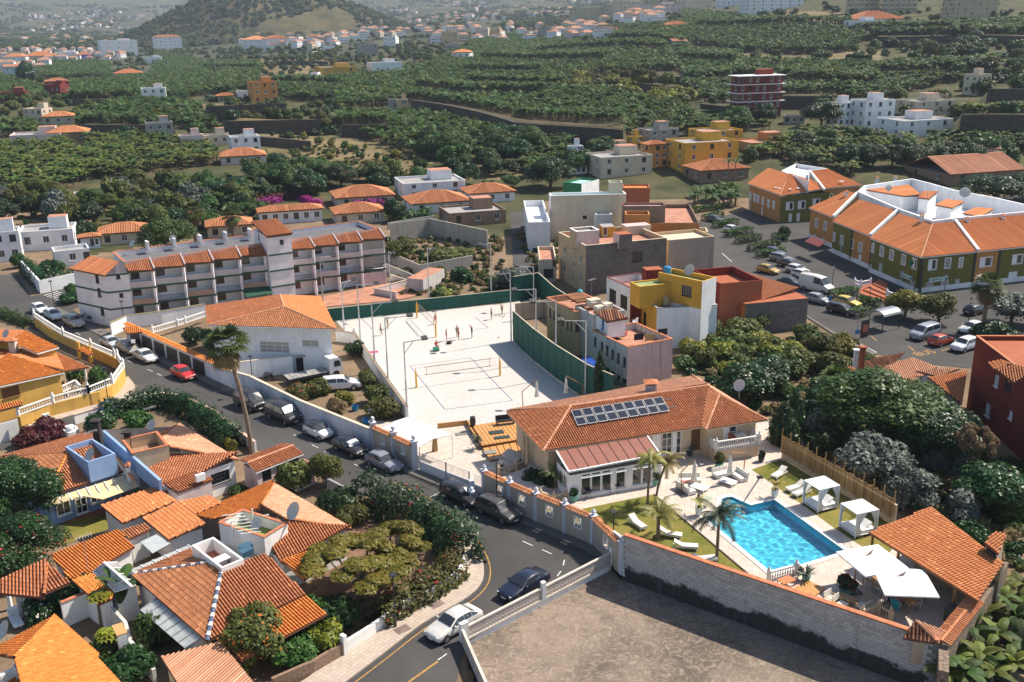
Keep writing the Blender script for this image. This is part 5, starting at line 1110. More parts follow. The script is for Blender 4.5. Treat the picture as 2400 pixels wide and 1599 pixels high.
t=thing('skylight','white framed glazed gable skylight beside the banana plant','skylight',P(260,1360,2.5));ri=pp((244,1319,3.5),(309,1376,3.5));lo=pp((219,1340,2.7),(272,1388,2.7));hi_=pp((276,1318,2.7),(318,1372,2.7));m_sky=flat('skylight_glass',(.3,.33,.33),.15,spec=.8)
MB().quad(lo[0],lo[1],ri[1],ri[0]).quad(ri[0],ri[1],hi_[1],hi_[0]).add([lo[1],hi_[1],ri[1]],[(0,1,2)]).B('pane',m_sky,t)
for i in range(5):MB().bar(lo[0].lerp(lo[1],i/4)+U(.03),ri[0].lerp(ri[1],i/4)+U(.03),.09,.06).bar(ri[0].lerp(ri[1],i/4)+U(.03),hi_[0].lerp(hi_[1],i/4)+U(.03),.07,.06).B('glazing_bar',whitep,t)
MB().bar(ri[0]+U(.05),ri[1]+U(.05),.16,.1).bar(lo[0],lo[1],.12,.12).B('ridge_bar',whitep,t)
MB().prism([p.xy for p in(lo[0],lo[1],hi_[1],hi_[0])],.0,2.6).B('curb',m_white,t)
t=thing('canopy','small blue grey corrugated canopy over the courtyard','canopy',k0(1420,300,2.4));q=[k0(1295,285,2.5),k0(1400,385,2.3),k0(1560,295,2.3),k0(1440,215,2.5)];MB().slab(q,.05).B('sheet',flat('canopy_grey',(.33,.38,.42),.4),t);[MB().bar(q[0].lerp(q[1],i/9)+U(.03),q[3].lerp(q[2],i/9)+U(.03),.05,.06).B('batten',flat('canopy_light',(.6,.62,.62),.5),t)for i in range(10)]
# -- bottom left corner house
A,B,C=P(0,1512,3),P(127,1444,3.0),P(232,1533,3);ap=P(32,1541,4.6)
h=house('bungalow','bright orange tiled bungalow cut off by the bottom left corner',pp((40,1512,3),(125,1452,3),(270,1590,3),(230,1680,3),(60,1700,3)),2.8,[m_white])
tiled(h,[P(-30,1530,3),P(127,1445,3),ap],'tile_orange',loose=80);tiled(h,[P(127,1445,3),P(232,1533,2.95),P(227,1541,3),P(300,1618,3),P(60,1650,4.6),ap],'tile_orange',loose=220);ridge(h,P(127,1445,3),ap,'tile_orange');tiled(h,pp((52,1579,3.3),(8,1604,3.0),(60,1660,3),(150,1604,3.2)),'tile_orange')
MB().bar(P(0,1595,3.4),P(48,1570,3.4),.3,.7).box(P(45,1572,3.6),(.5,.5,.8),rz=.7).B('parapet',m_white,h)
dish('large grey satellite dish at the left edge above the orange corner roof',P(18,1505,3.3),.6,3.9)
# -- garden walls and steps among the houses
wall_line('garden_wall','white garden wall with a brick grille panel and orange tile cap',pp((152,1470,0),(232,1435,0)),2.0,.2,m_white,cap=m_coping_t);wall_line('garden_wall','stepped white garden wall by the two papaya trees',pp((250,1450,0),(300,1500,0),(312,1540,0),(365,1599,0)),1.8,.25,plaster((.6,.58,.54),dirt=.5),h2=1.0)
wall_line('gate_pillar','white capped pillar beside the papaya trees',pp((285,1535,0),(298,1560,0)),2.4,.6,m_white,cat='pillar',cap=flat('honey_cap',(.5,.3,.12),.8))
# -- carport by the road
t=thing('carport','carport with a two pitch red tile roof beside the road','carport',P(640,1110,0));q=pp((561,1079,2.6),(600,1108,2.35),(711,1064,2.35),(664,1040,2.6));m0,m1=q[0].lerp(q[1],.5)+U(.35),q[3].lerp(q[2],.5)+U(.35)
tiled(t,[q[1],q[2],m1,m0],'tile_brown',fascia=whitep);tiled(t,[q[3],q[0],m0,m1],'tile_brown',fascia=whitep);ridge(t,m0,m1,'tile_pale');walls(t,inset(ccw(q),.25),0,2.2,[m_pinkw],[(625,1110,1.0,1.2,'dark_grid'),(660,1098,1.0,1.2,'dark_grid'),(690,1085,1.0,1.2,'dark_grid')])
slope_house('low pink tiled lean-to at the end of the carport',pp((664,1097,2.0),(692,1116,1.8),(744,1093,1.8),(712,1077,2.0)),1.7,'tile_pale',[m_pinkw],0,'col')
# -- yellow house at the left edge
h=house('villa','yellow walled villa with orange hip roofs behind a white balustrade',inset(ccw(pp((149,868,4),(-60,925,4),(-60,830,4),(60,790,4),(130,815,4))),.4),3.85,[m_yel_w],[(25,919,1.9,1.2,'brown_solid')])
tiled(h,pp((19,835,5.3),(150,867,4),(-60,926,4),(-60,880,5.3)),'tile_orange',fascia=whitep,loose=100);tiled(h,pp((19,834,5.3),(-60,850,5.3),(-60,800,4.4),(40,816,4.9),(128,822,4)),'tile_new');tiled(h,pp((19,834,5.3),(128,822,4),(150,867,4)),'tile_new',fascia=whitep);ridge(h,P(19,835,5.3),P(150,867,4),'tile_orange')
tiled(h,pp((126,824,3.4),(208,860,3.1),(150,872,3.1),(110,845,3.4)),'tile_new');[MB().bar((p.x,p.y,.0),p,.18,.18,(1,0,0)).B('porch_post',m_white,h)for p in pp((198,861,3.0),(150,872,3.0))]
tiled(h,pp((60,777,6.2),(138,813,5.2),(88,830,5.2),(20,800,6.2)),'tile_orange',fascia=whitep);tiled(h,pp((60,777,6.2),(20,800,6.2),(-60,800,5.6),(-60,770,5.6)),'tile_new');walls(h,inset(ccw(pp((138,814,5.2),(88,828,5.2),(-60,800,5.2),(40,785,5.2))),.3),3.8,5.1,[m_yel_w],name='upper_wall')
chimney('white patterned stone chimney on the yellow villa',P(33,822,5.2),.75,1.1,flat('crazy_stone',(.55,.5,.42),.9,var=.5,scale=12))
dish('pinkish satellite dish on the yellow villa roof',P(18,800,5.9),.5,4.2)
ywl=smooth_line(PL([(49,1004),(120,977),(235,946),(280,918),(293,888),(280,868),(217,838)]),2)
wall_line('boundary_wall','curved yellow boundary wall around the corner garden',ywl,1.5,.25,m_yel_w);wall_line('boundary_wall','straight yellow boundary wall along the upper road',PL([(217,838),(122,793),(84,765)]),1.4,.25,m_yel_w)
balustrade('white balustrade on the front of the yellow boundary wall',PL([(49,1004),(130,974),(212,951)]),m_white,1.5,.8,posth=1.0,step=.3);balustrade('white balustrade rounding the corner of the yellow boundary wall',[p for p in PL([(212,951),(268,928),(293,890),(280,868)])],m_white,1.5,.8,posth=1.1,step=.3)
balustrade('white balustrade along the upper road edge of the yellow villa',PL([(272,862),(217,838),(152,810),(84,765)]),m_white,1.4,.75,posth=1.0,step=.3);balustrade('short white balustrade on the porch of the yellow villa',pp((142,922,1.2),(178,905,1.2),(190,918,1.2)),m_white,1.2,.8,posts=False)
t=thing('gate_house','little tile roofed gateway in the yellow wall by the road','gateway',P(205,838,0));tiled(t,pp((181,820,2.9),(207,833,2.5),(220,828,2.5),(196,812,2.9)),'tile_orange');[MB().bar((p.x,p.y,0),(p.x,p.y,2.4),.35,.35,(1,0,0)).B('pillar',m_yel_w,t)for p in PL([(188,842),(214,852)])]
t=thing('gate_house','tile roofed gateway with a white garage door at the left edge','gateway',P(40,1010,0));tiled(t,pp((-20,968,2.7),(52,950,2.7),(52,938,3.0),(-20,952,3.0)),'tile_orange');MB().bar(P(-20,1022,1.05),P(46,1004,1.05),.08,2.1).B('garage_door',whitep,t);MB().bar(P(48,1003,1.3),P(50,1002,1.3),.4,2.6).B('pillar',m_yel_w,t)
t=thing('meter_box','white meter box on the yellow boundary wall','meter box',P(107,982,.7));MB().box(P(107,975,1.0),(.75,.3,.5),rz=.8).B('box',whitep,t)
# -- white garden wall and hedge along the side street
gw=smooth_line(PL([(176,995),(283,962),(380,942),(450,958),(510,990),(560,1030),(600,1060)]),2);wall_line('garden_wall','low white garden wall behind the long curved hedge',gw,1.1,.22,m_white,cap=flat('cap_pink',(.6,.42,.34),.8))
t=thing('wall_pillar','white masonry pillar with a ball on top at the side street','pillar',P(166,1018,0));MB().box(P(166,1012,.35),(1.4,1.4,.7),rz=.7).box(P(166,1012,1.3),(.8,.8,1.3),rz=.7).lathe(P(166,1012,1.95),[(.5,0),(.5,.1),(.2,.15),(.3,.4),(.1,.62)],10).B('shaft',m_white,t)
wall_line('garden_wall','white block wall between the carport and the oleanders',PL([(770,1155),(835,1190)]),1.5,.25,m_grey);wall_line('garden_wall','curved white wall under the bougainvillea at the road bend',cornerwall,.9,.25,m_white)
wall_line('garden_wall','brown brick garden wall at the bottom of the corner garden',PL([(806,1535),(735,1578),(640,1620)]),1.0,.25,flat('brown_brick',(.24,.16,.11),.9,var=.35,scale=6));wall_line('garden_wall','white pillared end wall of the corner garden',PL([(803,1532),(812,1538)]),1.6,.3,m_white)
sheet('lawn',PL([(140,1280),(270,1235),(300,1215),(235,1205),(150,1225)]),m_lawn,.02,kind='structure');sheet('garden_path',PL([(150,1225),(235,1205),(260,1190),(140,1195)]),m_terr,.025,kind='structure');sheet('garden_soil',PL([(800,1230),(1000,1230),(1080,1290),(1080,1350),(800,1520),(720,1400)]),flat('garden_earth',(.17,.1,.06),.95,var=.3),.02,kind='structure')
# ================================================================== VILLA, POOL GARDEN AND THE YARD WALL
v2=lambda x,y,z=DECK:P(*K(2,2,x,y),z)
pz=lambda x,y,z=DECK:ZP('pool',x,y,z)
vl=lambda x,y,z=DECK:ZP('villa',x,y,z)
k3=lambda x,y,z=DECK:P(*K(3,3,x,y),z)
h2=lambda x,y,z=0.0:P(*K(1,2,x,y),z)
m_sandw=plaster((.60,.46,.31));ZE,ZR=4.6,6.3
fl,fr_,wi,wr,bl,br=P(1187,966,ZE),v2(285,1012,ZE),v2(1735,787,ZE),v2(2350,722,ZE),P(1187,966,ZE),v2(1640,312,4.9)
rA,rB,wA=v2(540,592,ZR),v2(1800,405,ZR),v2(1905,490,6.0)
h=thing('villa','large sand coloured villa with a long tiled hip roof carrying solar panels','villa',(fr_.x,fr_.y,DECK))
wf=v2(1780,812,ZE)
foot=[fl,fr_,wi,wf,wr,v2(1760,395,ZE)];f2=inset(ccw([Vec((p.x,p.y,0))for p in foot]),.75)
walls(h,f2,DECK,4.5,[m_sandw],[(K(2,2,1425,935)[0],K(2,2,1425,935)[1],1.1,2.3,'white_door_grid'),(K(2,2,1515,930)[0],K(2,2,1515,930)[1],.95,2.3,'white_sh_door'),(K(2,2,1330,950)[0],K(2,2,1330,950)[1],.9,2.3,'white_door_solid'),(K(2,2,1688,900)[0],K(2,2,1688,890)[1],1.0,2.3,'brown_solid_door'),(K(2,2,2000,860)[0],K(2,2,2000,868)[1],1.5,2.0,'white_sh_door')])
for sl_,mt in(([fl,fr_,rA],'tile_brown'),([fr_,wi,rB,rA],'tile_brown'),([wi,wf,wA,rB],'tile_brown'),([wf,wr,wA],'tile_brown'),([wr,br,rB,wA],'tile_pale'),([fl,rA,rB,br],'tile_pale')):tiled(h,sl_,mt,fascia=m_sandw,loose=90 if mt=='tile_brown' else 0)
for a,b_ in((rA,fr_),(rA,rB),(wA,wf),(rB,wA),(wA,wr)):ridge(h,a,b_,'tile_pale')
chimney('stone faced chimney with an orange tile hood on the villa ridge',v2(1275,470,5.9),1.0,.9,flat('crazy_stone_grey',(.33,.33,.36),.9,var=.6,scale=7))
m_pv=flat('solar_cell',(.012,.015,.025),.18,var=.3,scale=14,spec=.8);sp=thing('solar_array','two rows of dark solar panels on the villa roof','solar panels',v2(1000,640,5.6));q=[PP(*K(2,2,x,y),fr_,wi,rA.lerp(rB,.5),.3)for x,y in((535,632),(600,775),(1455,637),(1378,505))]
for r_ in range(2):
 for i in range(9):
  f=lambda u,v_:q[0].lerp(q[3],u).lerp(q[1].lerp(q[2],u),v_)
  u0,u1,a,b_=i/9+.006,(i+1)/9-.006,r_/2+.02,(r_+1)/2-.02;w4=[f(u0,a),f(u0,b_),f(u1,b_),f(u1,a)];fm=MB().slab(w4,.05).B('panel',flat('panel_frame',(.62,.63,.64),.4,.3),sp);MB().poly([f(u0+.004,a+.02)+U(.006),f(u0+.004,b_-.02)+U(.006),f(u1-.004,b_-.02)+U(.006),f(u1-.004,a+.02)+U(.006)]).B('cells',m_pv,fm)
for v_ in(.2,.75):MB().bar(q[0].lerp(q[1],v_)-U(.06),q[3].lerp(q[2],v_)+(q[3]-q[0]).normalized()*.9-U(.06),.06,.06).B('mounting_rail',alloy,sp)
A,B=v2(530,1468),v2(1368,1318);n_=Vec((-(B-A).y,(B-A).x,0)).normalized();sf=[A,B,B+n_*3.0,A+n_*3.0]
s_=thing('solarium','white framed glazed solarium with a brown standing seam roof','solarium',A);wn_=[]
for g in range(5):
 for k_,(w_,st)in enumerate(((.95,'white'),(.95,'white'))):wn_.append(('m',0,.55+g*1.98+k_*1.0-.0,2.6,.94,1.6,'white_one'));wn_.append(('m',0,.55+g*1.98+k_*1.0,3.6,.9,.3,'white_one'))
walls(s_,sf,DECK,3.85,[m_white],wn_+[('m',3,.3,2.7,.9,1.3,'white'),('m',3,.6,2.7,.9,1.3,'white')]);ro=[v2(522,1200,4.02),v2(1362,1040,4.02),v2(1242,872,4.5),v2(408,1010,4.5)];sb=MB().slab(ro,.12);sb.m=[0]*2+[1]*4;sb.B('roof',[flat('seam_roof',(.27,.11,.075),.45,var=.08),whitep],s_)
for i in range(1,9):MB().bar(ro[0].lerp(ro[1],i/9)+U(.02),ro[3].lerp(ro[2],i/9)+U(.02),.06,.05).B('seam',flat('seam_dark',(.12,.05,.04),.5),s_)
for p,q_ in((ro[0],ro[1]),(ro[1],ro[2]),(ro[0],ro[3])):MB().bar(p,q_,.14,.14).B('gutter',whitep,s_)
a,b_=v2(1868,1112),v2(2262,1052);nb=Vec((-(b_-a).y,(b_-a).x,0)).normalized();bt=[a,b_,b_+nb*2.4,a+nb*2.4];MB().prism([p.xy for p in bt],DECK,2.55).B('balcony_base',m_sandw,h);MB().prism([p.xy for p in inset(ccw(bt),-.12)],2.553,2.68).B('balcony_floor',m_deck,h)
balustrade('white balustrade round the balcony of the villa wing',[bt[3],bt[0],bt[1],bt[2]],m_cop,2.68,.85,step=.24)
t=table('white table on the villa balcony',bt[0].lerp(bt[1],.68)+nb*1.1+U(2.68-DECK),.35,1.1,.7,.72,whitep);chair('red and white chair beside the balcony table',bt[0].lerp(bt[1],.5)+nb*1.1+U(2.68-DECK),.4,flat('red_chair',(.4,.08,.05),.7),'balcony chairs')
for x,y in((140,1120),(255,1140),(110,1080)):MB().lathe(v2(x,y),[(.24,0),(.24,.15),(.17,.25),(.15,2.7),(.24,2.85),(.24,3.1)],12).B('column',m_sandw,h)
balustrade('cream balustrade climbing the steps at the left end of the villa',[h2(2230,1275,.2),v2(40,1180,.8),v2(210,1070,1.2)],m_sandw,.45,.95,step=.26);stp=MB();[stp.prism([p.xy for p in(h2(2140+30*i,1200-22*i,.2),h2(2290+26*i,1260-16*i,.2),v2(30+20*i,1130-12*i,.5),v2(-120+22*i,1090-14*i,.5))],.02,.22*(i+1))for i in range(5)];tag(stp.B('steps',m_deck),kind='structure')
balustrade('cream balustrade in front of the planting beside the solarium',[v2(260,1440),v2(385,1480),v2(510,1440)],m_sandw,DECK-.3,.95,step=.26)
bed=[v2(20,1340,.6),v2(260,1430,.6),v2(430,1420,.6),v2(400,1120,.6),v2(150,1130,.6)];sheet('planting_bed',bed,MATS['dirt'],.5,kind='structure')
def planks(name,label,q,z,n,mat,th=.12,cat='deck',z0=None):
 t=thing(name,label,cat,(q[0].x,q[0].y,z))
 for i in range(n):
  u0,u1=i/n+.06/n,(i+1)/n-.06/n;MB().slab([Vec((*p.xy,z))for p in(q[0].lerp(q[3],u0),q[1].lerp(q[2],u0),q[1].lerp(q[2],u1),q[0].lerp(q[3],u1))],th).B('plank',mat,t)
 MB().prism([p.xy for p in inset(ccw(q),.06)],.02,z-th-.004).B('base',brownw,t);return t
planks('timber_deck','upper level of the honey coloured timber deck beside the sand',[P(1098,1000,.5),P(1129,1045,.5),P(1270,1022,.5),P(1235,978,.5)],.55,16,honey);planks('timber_deck','lower level of the honey coloured timber deck with the grey mat',[P(1131,1050,.3),P(1147,1077,.3),P(1262,1058,.3),P(1255,1028,.3)],.28,8,honey)
wall_line('timber_wall','low timber retaining wall between the sand and the patio',PL([(1026,1004),(1096,996),(1129,1047)]),.55,.18,honey)
for lb,x,y,z,c,s in(('black rubber mat on the upper deck',2210,835,.6,(.03,.05,.05),(1.5,.8)),('dark yoga mat lying on the upper deck',2260,882,.6,(.03,.06,.06),(1.6,.6)),('grey mat at the front of the lower deck',2150,1018,.33,(.25,.24,.22),(1.2,.9)),('grey floor grating on the patio',1885,852,.04,(.2,.19,.18),(1.2,.7))):
 t=thing('floor_mat',lb,'mat',h2(x,y,z),.25);MB().box((0,0,.02),(*s,.04)).B('mat',flat('mat_%d'%x,c,.9),t,l=1)
t=thing('bench','black bench on the upper timber deck','bench',h2(2290,760,.57),.25);MB().box((0,0,.42),(2.0,.6,.14)).box((0,.3,.7),(2.0,.1,.5)).B('seat',darkp,t,l=1);[MB().box((x,0,.2),(.08,.5,.4)).B('leg',darkp,t,l=1)for x in(-.9,.9)]
t=thing('litter_bin','black barrel shaped bin at the corner of the deck','bin',h2(1992,775,.55));MB().lathe(h2(1992,775,.55),[(.25,0),(.33,.4),(.33,.6),(.27,.95),(.29,1.0)],14).B('barrel',darkp,t)
agave('yucca','spiky yucca in a dark pot at the edge of the timber deck',h2(2030,990,.02),.95,40,h=.7,cat='yucca')
t=thing('canopy_tent','white canopy tent with a two pitch roof inside the entrance wall','canopy',h2(1130,1000));q=[h2(1130,800,2.5),h2(1262,742,3.0),h2(1392,700,2.55),h2(1800,856,2.55),h2(1640,892,3.0),h2(1502,972,2.5)]
MB().slab([q[0],q[1],q[4],q[5]],.05).slab([q[1],q[2],q[3],q[4]],.05).B('roof_sheet',whitef,t);[MB().bar((p.x,p.y,.03),p,.07,.07,(1,0,0)).B('post',whitep,t)for p in(q[0],q[2],q[3],q[5])]
for i in range(7):MB().bar(q[0].lerp(q[5],i/6)+U(.02),q[1].lerp(q[4],i/6)+U(.02),.05,.03).bar(q[1].lerp(q[4],i/6)+U(.02),q[2].lerp(q[3],i/6)+U(.02),.05,.03).B('rib',whitep,t)
cu=MB();c0=h2(1640,1010,.05);[cu.tube([c0+Vec((.12*i-.2,.05*sin(i*2),0)),c0+Vec((.09*i-.1,.05*sin(i*2+1),1.3)),q[4]+Vec((.12*i-.25,0,-.1))],[.09,.05,.08],6)for i in range(5)];cu.B('tied_curtain',flat('tan_curtain',(.5,.33,.16),.9),t)
def tilecap(root,a,b_,z,mat='tile_terracotta',w=.32,rise=.16):
 d=(b_-a).normalized();s=Vec((-d.y,d.x,0))*w;up=U(rise);A_,B_=Vec((*a.xy,z)),Vec((*b_.xy,z))
 for sg in(1,-1):tiled(root,[A_+s*sg,B_+s*sg,B_+up,A_+up],mat,row=.5,th=.05,bed=False)
 ridge(root,A_+up,B_+up,mat,r=.11)
m_shadeblue=plaster((.62,.63,.68));m_swall=plaster((.50,.42,.33));stp_=PL([(1136,1167),(1196,1196),(1257,1223),(1324,1250),(1390,1278),(1447,1306)]);stp_[-1]=PW0+Vec((-.15,.1,0))  # pillar plaster: white with the blue cast of shade mixed into its colour
t=thing('street_wall','sand coloured garden wall with tile coping and white pillars along the road','wall',stp_[0]);ORN=MB();[ORN.tube([(.18*cos(a)*s,0,.34*sin(a))for a in np.linspace(0,6.2832,9)],.035,5)for s in(1,.5)];orn_me=ORN.mesh('grille',whitep)
for i in range(5):
 a,b_=stp_[i],stp_[i+1];e=(b_-a).normalized();nn=Vec((e.y,-e.x,0));Lw=(b_-a).length;m=MB();op=[(Lw*.5-.35,Lw*.5+.35,1.15,2.05)]if i else[(Lw*.65-.35,Lw*.65+.35,1.15,2.05)]
 facade(m,a+nn*.12,b_+nn*.12,0,2.55,op,.24);facade(m,b_-nn*.12,a-nn*.12,0,2.55,[(Lw-op[0][1],Lw-op[0][0],1.15,2.05)],0);m.B('panel',m_swall,t);tilecap(t,a,b_,2.55);g=link('ornate_grille',orn_me,t,a+e*(op[0][0]+.35)+U(1.6)-ORG[t.name]);g.rotation_euler.z=atan2(e.y,e.x)
 w_=MB();[w_.box(a+e*(op[0][0]+.35+s*.4)+nn*.14+U(1.6),(.1,.06,1.05),atan2(e.y,e.x))for s in(1,-1)];[w_.box(a+e*(op[0][0]+.35)+nn*.14+U(1.6+s*.5),(.72,.06,.1),atan2(e.y,e.x))for s in(1,-1)];w_.B('surround',whitep,t)
for p in stp_:MB().box(p+U(1.35),(.42,.42,2.7),.4).box(p+U(2.76),(.6,.6,.12),.4).lathe(p+U(2.82),[(.2,0),(.1,.12),(.2,.25),(.2,.35)],10).lathe(p+U(3.18),[(.14,0),(.1,.12),(.02,.18)],8).B('pillar',m_shadeblue,t)
t=thing('street_wall','short sand coloured entrance wall with two arched windows in front of the tent','wall',streetwall[1]);ew=[h2(1085,1000),h2(1275,1090),h2(1462,1182)]
for i in range(2):
 a,b_=ew[i],ew[i+1];e=(b_-a).normalized();nn=Vec((e.y,-e.x,0));Lw=(b_-a).length;m=MB();facade(m,a+nn*.12,b_+nn*.12,0,2.5,[(Lw*.5-.33,Lw*.5+.33,1.2,2.0)],.2);facade(m,b_-nn*.12,a-nn*.12,0,2.5,[(Lw*.5-.33,Lw*.5+.33,1.2,2.0)],0);m.B('panel',m_swall,t);tilecap(t,a,b_,2.5);put_window(t,a+e*Lw*.5+nn*.05+U(1.6),atan2(e.y,e.x),.66,.8,'white_grid')
for p in ew:MB().box(p+U(1.5),(.5,.5,3.0),.4).box(p+U(3.05),(.66,.66,.12),.4).lathe(p+U(3.1),[(.22,0),(.1,.15),(.22,.3),(.2,.5),(.05,.6)],10).B('pillar',m_shadeblue,t)
t=thing('gate','white sliding gate with a barred top between the entrance pillars','gate',ew[2]);gp=[h2(1510,1190),h2(1750,1290),h2(1962,1372)]
for i in range(2):
 a,b_=gp[i],gp[i+1];MB().bar(a+U(.55),b_+U(.55),.06,1.0).B('panel',whitep,t);railing('','',[a,b_],whitep,1.05,.95,.16,parent=t,t=.03)
 for p in(a,b_):MB().box(p+U(1.0),(.12,.12,2.0),.4).B('frame',greyp if i and p is a else whitep,t)
t=thing('gate','white pedestrian gate with close bars beside the gate pillar','gate',h2(1990,1380));a,b_=h2(2005,1395),h2(2110,1436);MB().bar(a+U(.5),b_+U(.5),.05,.9).B('panel',whitep,t);railing('','',[a,b_],whitep,.95,1.0,.13,parent=t)
t=thing('gate_pillar','white pillar between the sliding gate and the pedestrian gate','pillar',h2(1980,1380));MB().box(h2(1980,1382,1.15),(.45,.45,2.3),.4).lathe(h2(1980,1382,2.3),[(.3,0),(.3,.1),(.1,.15),(.2,.35),(.05,.5)],10).B('shaft',m_shadeblue,t)
def stained_block():
 m,nt,b,L=nodes('stained_block');oi=nt.nodes.new('ShaderNodeObjectInfo');at=nt.nodes.new('ShaderNodeAttribute');at.attribute_name='rnd';rn=mth(nt,'ADD',oi.outputs['Random'],at.outputs['Fac'])
 base=mix(nt,mth(nt,'FRACT',rn),(.40,.375,.35),(.54,.51,.48));g=nt.nodes.new('ShaderNodeNewGeometry');sx=nt.nodes.new('ShaderNodeSeparateXYZ');L(g.outputs['Position'],sx.inputs[0])
 e=mth(nt,'ADD',mth(nt,'MULTIPLY_ADD',tex(nt,.45,7,.75,co='World'),2.6,-1.3),mth(nt,'MULTIPLY_ADD',sx.outputs[2],-1.0,1.15));col=mix(nt,stepr(nt,e,.25,.55),base,(.035,.033,.033))
 st=stepr(nt,tex(nt,1,5,.7,co='World',stretch=(2.5,2.5,.25)),.55,.75);L(mix(nt,mth(nt,'MULTIPLY',st,.5),col,(.13,.12,.115)),b.inputs['Base Color']);b.inputs['Roughness'].default_value=.95;return m
m_blk=stained_block();t=thing('block_wall','long grey block wall with black damp stains between the yard and the pool garden','wall',PW0);d=(PW1-PW0);Lw=d.length;e=d.normalized();nn=Vec((e.y,-e.x,0));H0,H1=SLAB,3.45
MB().prism([p.xy for p in(PW0-nn*.1,PW1-nn*.1,PW1+nn*.085,PW0+nn*.085)],SLAB,H1).B('mortar_core',flat('mortar',(.22,.21,.2),.95,var=.3),t);bw,bh=.52,.26;rows=int((H1-H0)/bh);cols=int(Lw/bw);pl=[]
for r_ in range(rows):
 for c_ in range(cols):pl.append((PW0+e*((c_+.5+(.5 if r_%2 else 0)-.25)*bw)+nn*.1+U(H0+(r_+.5)*bh),r_,c_))
blk=MB();blk.box((0,0,0),(bw-.02,.07,bh-.02));bme=blk.mesh('block',m_blk);pl.sort(key=lambda q:-q[1]+abs(q[2]-cols*.45)*.12);rz=atan2(e.y,e.x)
for p,r_,c_ in pl[:300]:o=link('block',bme,t,p+nn*ru(-.012,.014)-ORG[t.name]);o.rotation_euler=(0,ru(-.01,.01),rz)
rest=MB();[rest.box(p+nn*ru(-.012,.014),(bw-.02,.07,bh-.02),rz)for p,_,_ in pl[300:]];rest.B('blocks',m_blk,t)['kind']='stuff';MB().bar(PW0+U(H1+.05),PW1+U(H1+.05),.42,.1).B('coping',m_coping_t,t)
MB().bar(SC[0]+Vec((.2,.1,1.2)),PW0+U(1.5),.2,3.2).B('end_pier',m_white,t)
t=thing('low_wall','low mortar kerb running out across the yard from the corner','kerb',SC[0]);MB().bar(P(*K(2,3,945,505),SLAB+.12),P(*K(2,3,1430,760),SLAB+.12),.28,.26).B('kerb',m_grey,t)
PB=MB();[PB.box((x,0,z),(.3,.09,.035))for x,z in((0,-.13),(0,.13))];[PB.box((x,0,0),(.035,.09,.3))for x in(-.13,.13)];PB.box((0,0,0),(.33,.07,.05),ry=.78).box((0,0,0),(.33,.07,.05),ry=-.78);m_pb=flat('pierced_block_cream',(.56,.50,.44),.9,var=.15);pb_me=PB.mesh('pierced_block',m_pb)
t=thing('block_screen','pierced cream block parapet along the road side of the yard','parapet',SC[0]);tp=[SC[0]+U(0),SC[0].lerp(SC[1],.49),SC[0].lerp(SC[1],1.0),SC[1]+Vec((3,-10,0))];nb_=0
for i in range(3):
 a,b_=tp[i],tp[i+1];e=(b_-a).normalized();N=int((b_-a).length/.3);rz=atan2(e.y,e.x)
 for r_ in range(3):
  for c_ in range(N):
   if nb_<300:o=link('pierced_block',pb_me,t,a+e*((c_+.5)*(b_-a).length/N)+U(.27+r_*.3)-ORG[t.name]);o.rotation_euler.z=rz;nb_+=1
 MB().bar(a+U(1.05),b_+U(1.05),.2,.1).bar(a+U(.06),b_+U(.06),.22,.12).B('rail',m_pb,t)
for p in(tp[0],tp[0].lerp(tp[1],1),tp[0].lerp(tp[2],.98),tp[2]):MB().box(p+U(.75),(.34,.34,1.5),.5).B('pier',m_white,t)
q=[P(2036,1246,4.1),P(2291,1411,4.1),P(2352,1318,4.9),P(2182,1190,4.9)];t=thing('pavilion','open pavilion with a big orange tile roof beside the pool','pavilion',P(2100,1300,DECK));tiled(t,q,'tile_new',loose=300,fascia=brownw,kind='tile')
for u in(.02,.28,.55,.8):p=q[0].lerp(q[1],u)+Vec((.25,.15,0));MB().bar((p.x,p.y,DECK),(p.x,p.y,4.0),.16,.16,(1,0,0)).B('post',teak,t)
b_=q[3].lerp(q[0],.06);MB().bar(Vec((q[3].x,q[3].y,3.1)),Vec((q[2].x,q[2].y,3.1)),.25,3.4).B('back_wall',m_sandw,t);MB().box(q[0].lerp(q[2],.55)-U(2.3),(3.2,.7,.9),-.9).B('counter',flat('counter',(.3,.22,.16),.7),t)
ov=thing('oven_chimney','brick chimney housing with its own small tile roof on the pavilion','chimney',P(2320,1290,4.3));c4=[k3(1985,290,5.5),k3(2120,385,5.5),k3(2185,270,5.5),k3(2075,240,5.5)];walls(ov,inset(ccw(c4),.1),4.0,5.4,[flat('stone_mix',(.4,.31,.24),.9,var=.5,scale=6)],[(K(3,3,2055,340)[0],K(3,3,2055,345)[1],1.0,.35,'dark')]);tiled(ov,[c4[0],c4[1],c4[2]+U(.5),c4[3]+U(.5)],'tile_new')
tilecap_t=thing('boundary_wall','rough stone boundary wall with a tile cap on the right of the pool terrace','wall',RW[0]);m_rubble=flat('rubble_stone',(.20,.15,.11),.95,var=.6,scale=5);RWX=[RW[0]+Vec((-1.0,-2.4,0)),RW[0],RW[1],RW[2]]
for i in range(3):MB().prism([p.xy for p in(RWX[i],RWX[i+1],RWX[i+1]+Vec((.55,-.25,0)),RWX[i]+Vec((.55,-.25,0)))],0,3.2 if i else 3.0).B('wall',m_rubble,tilecap_t)
tilecap(tilecap_t,RW[0]+Vec((.1,0,0)),RW[1]+Vec((.1,0,0)),3.25,w=.6)
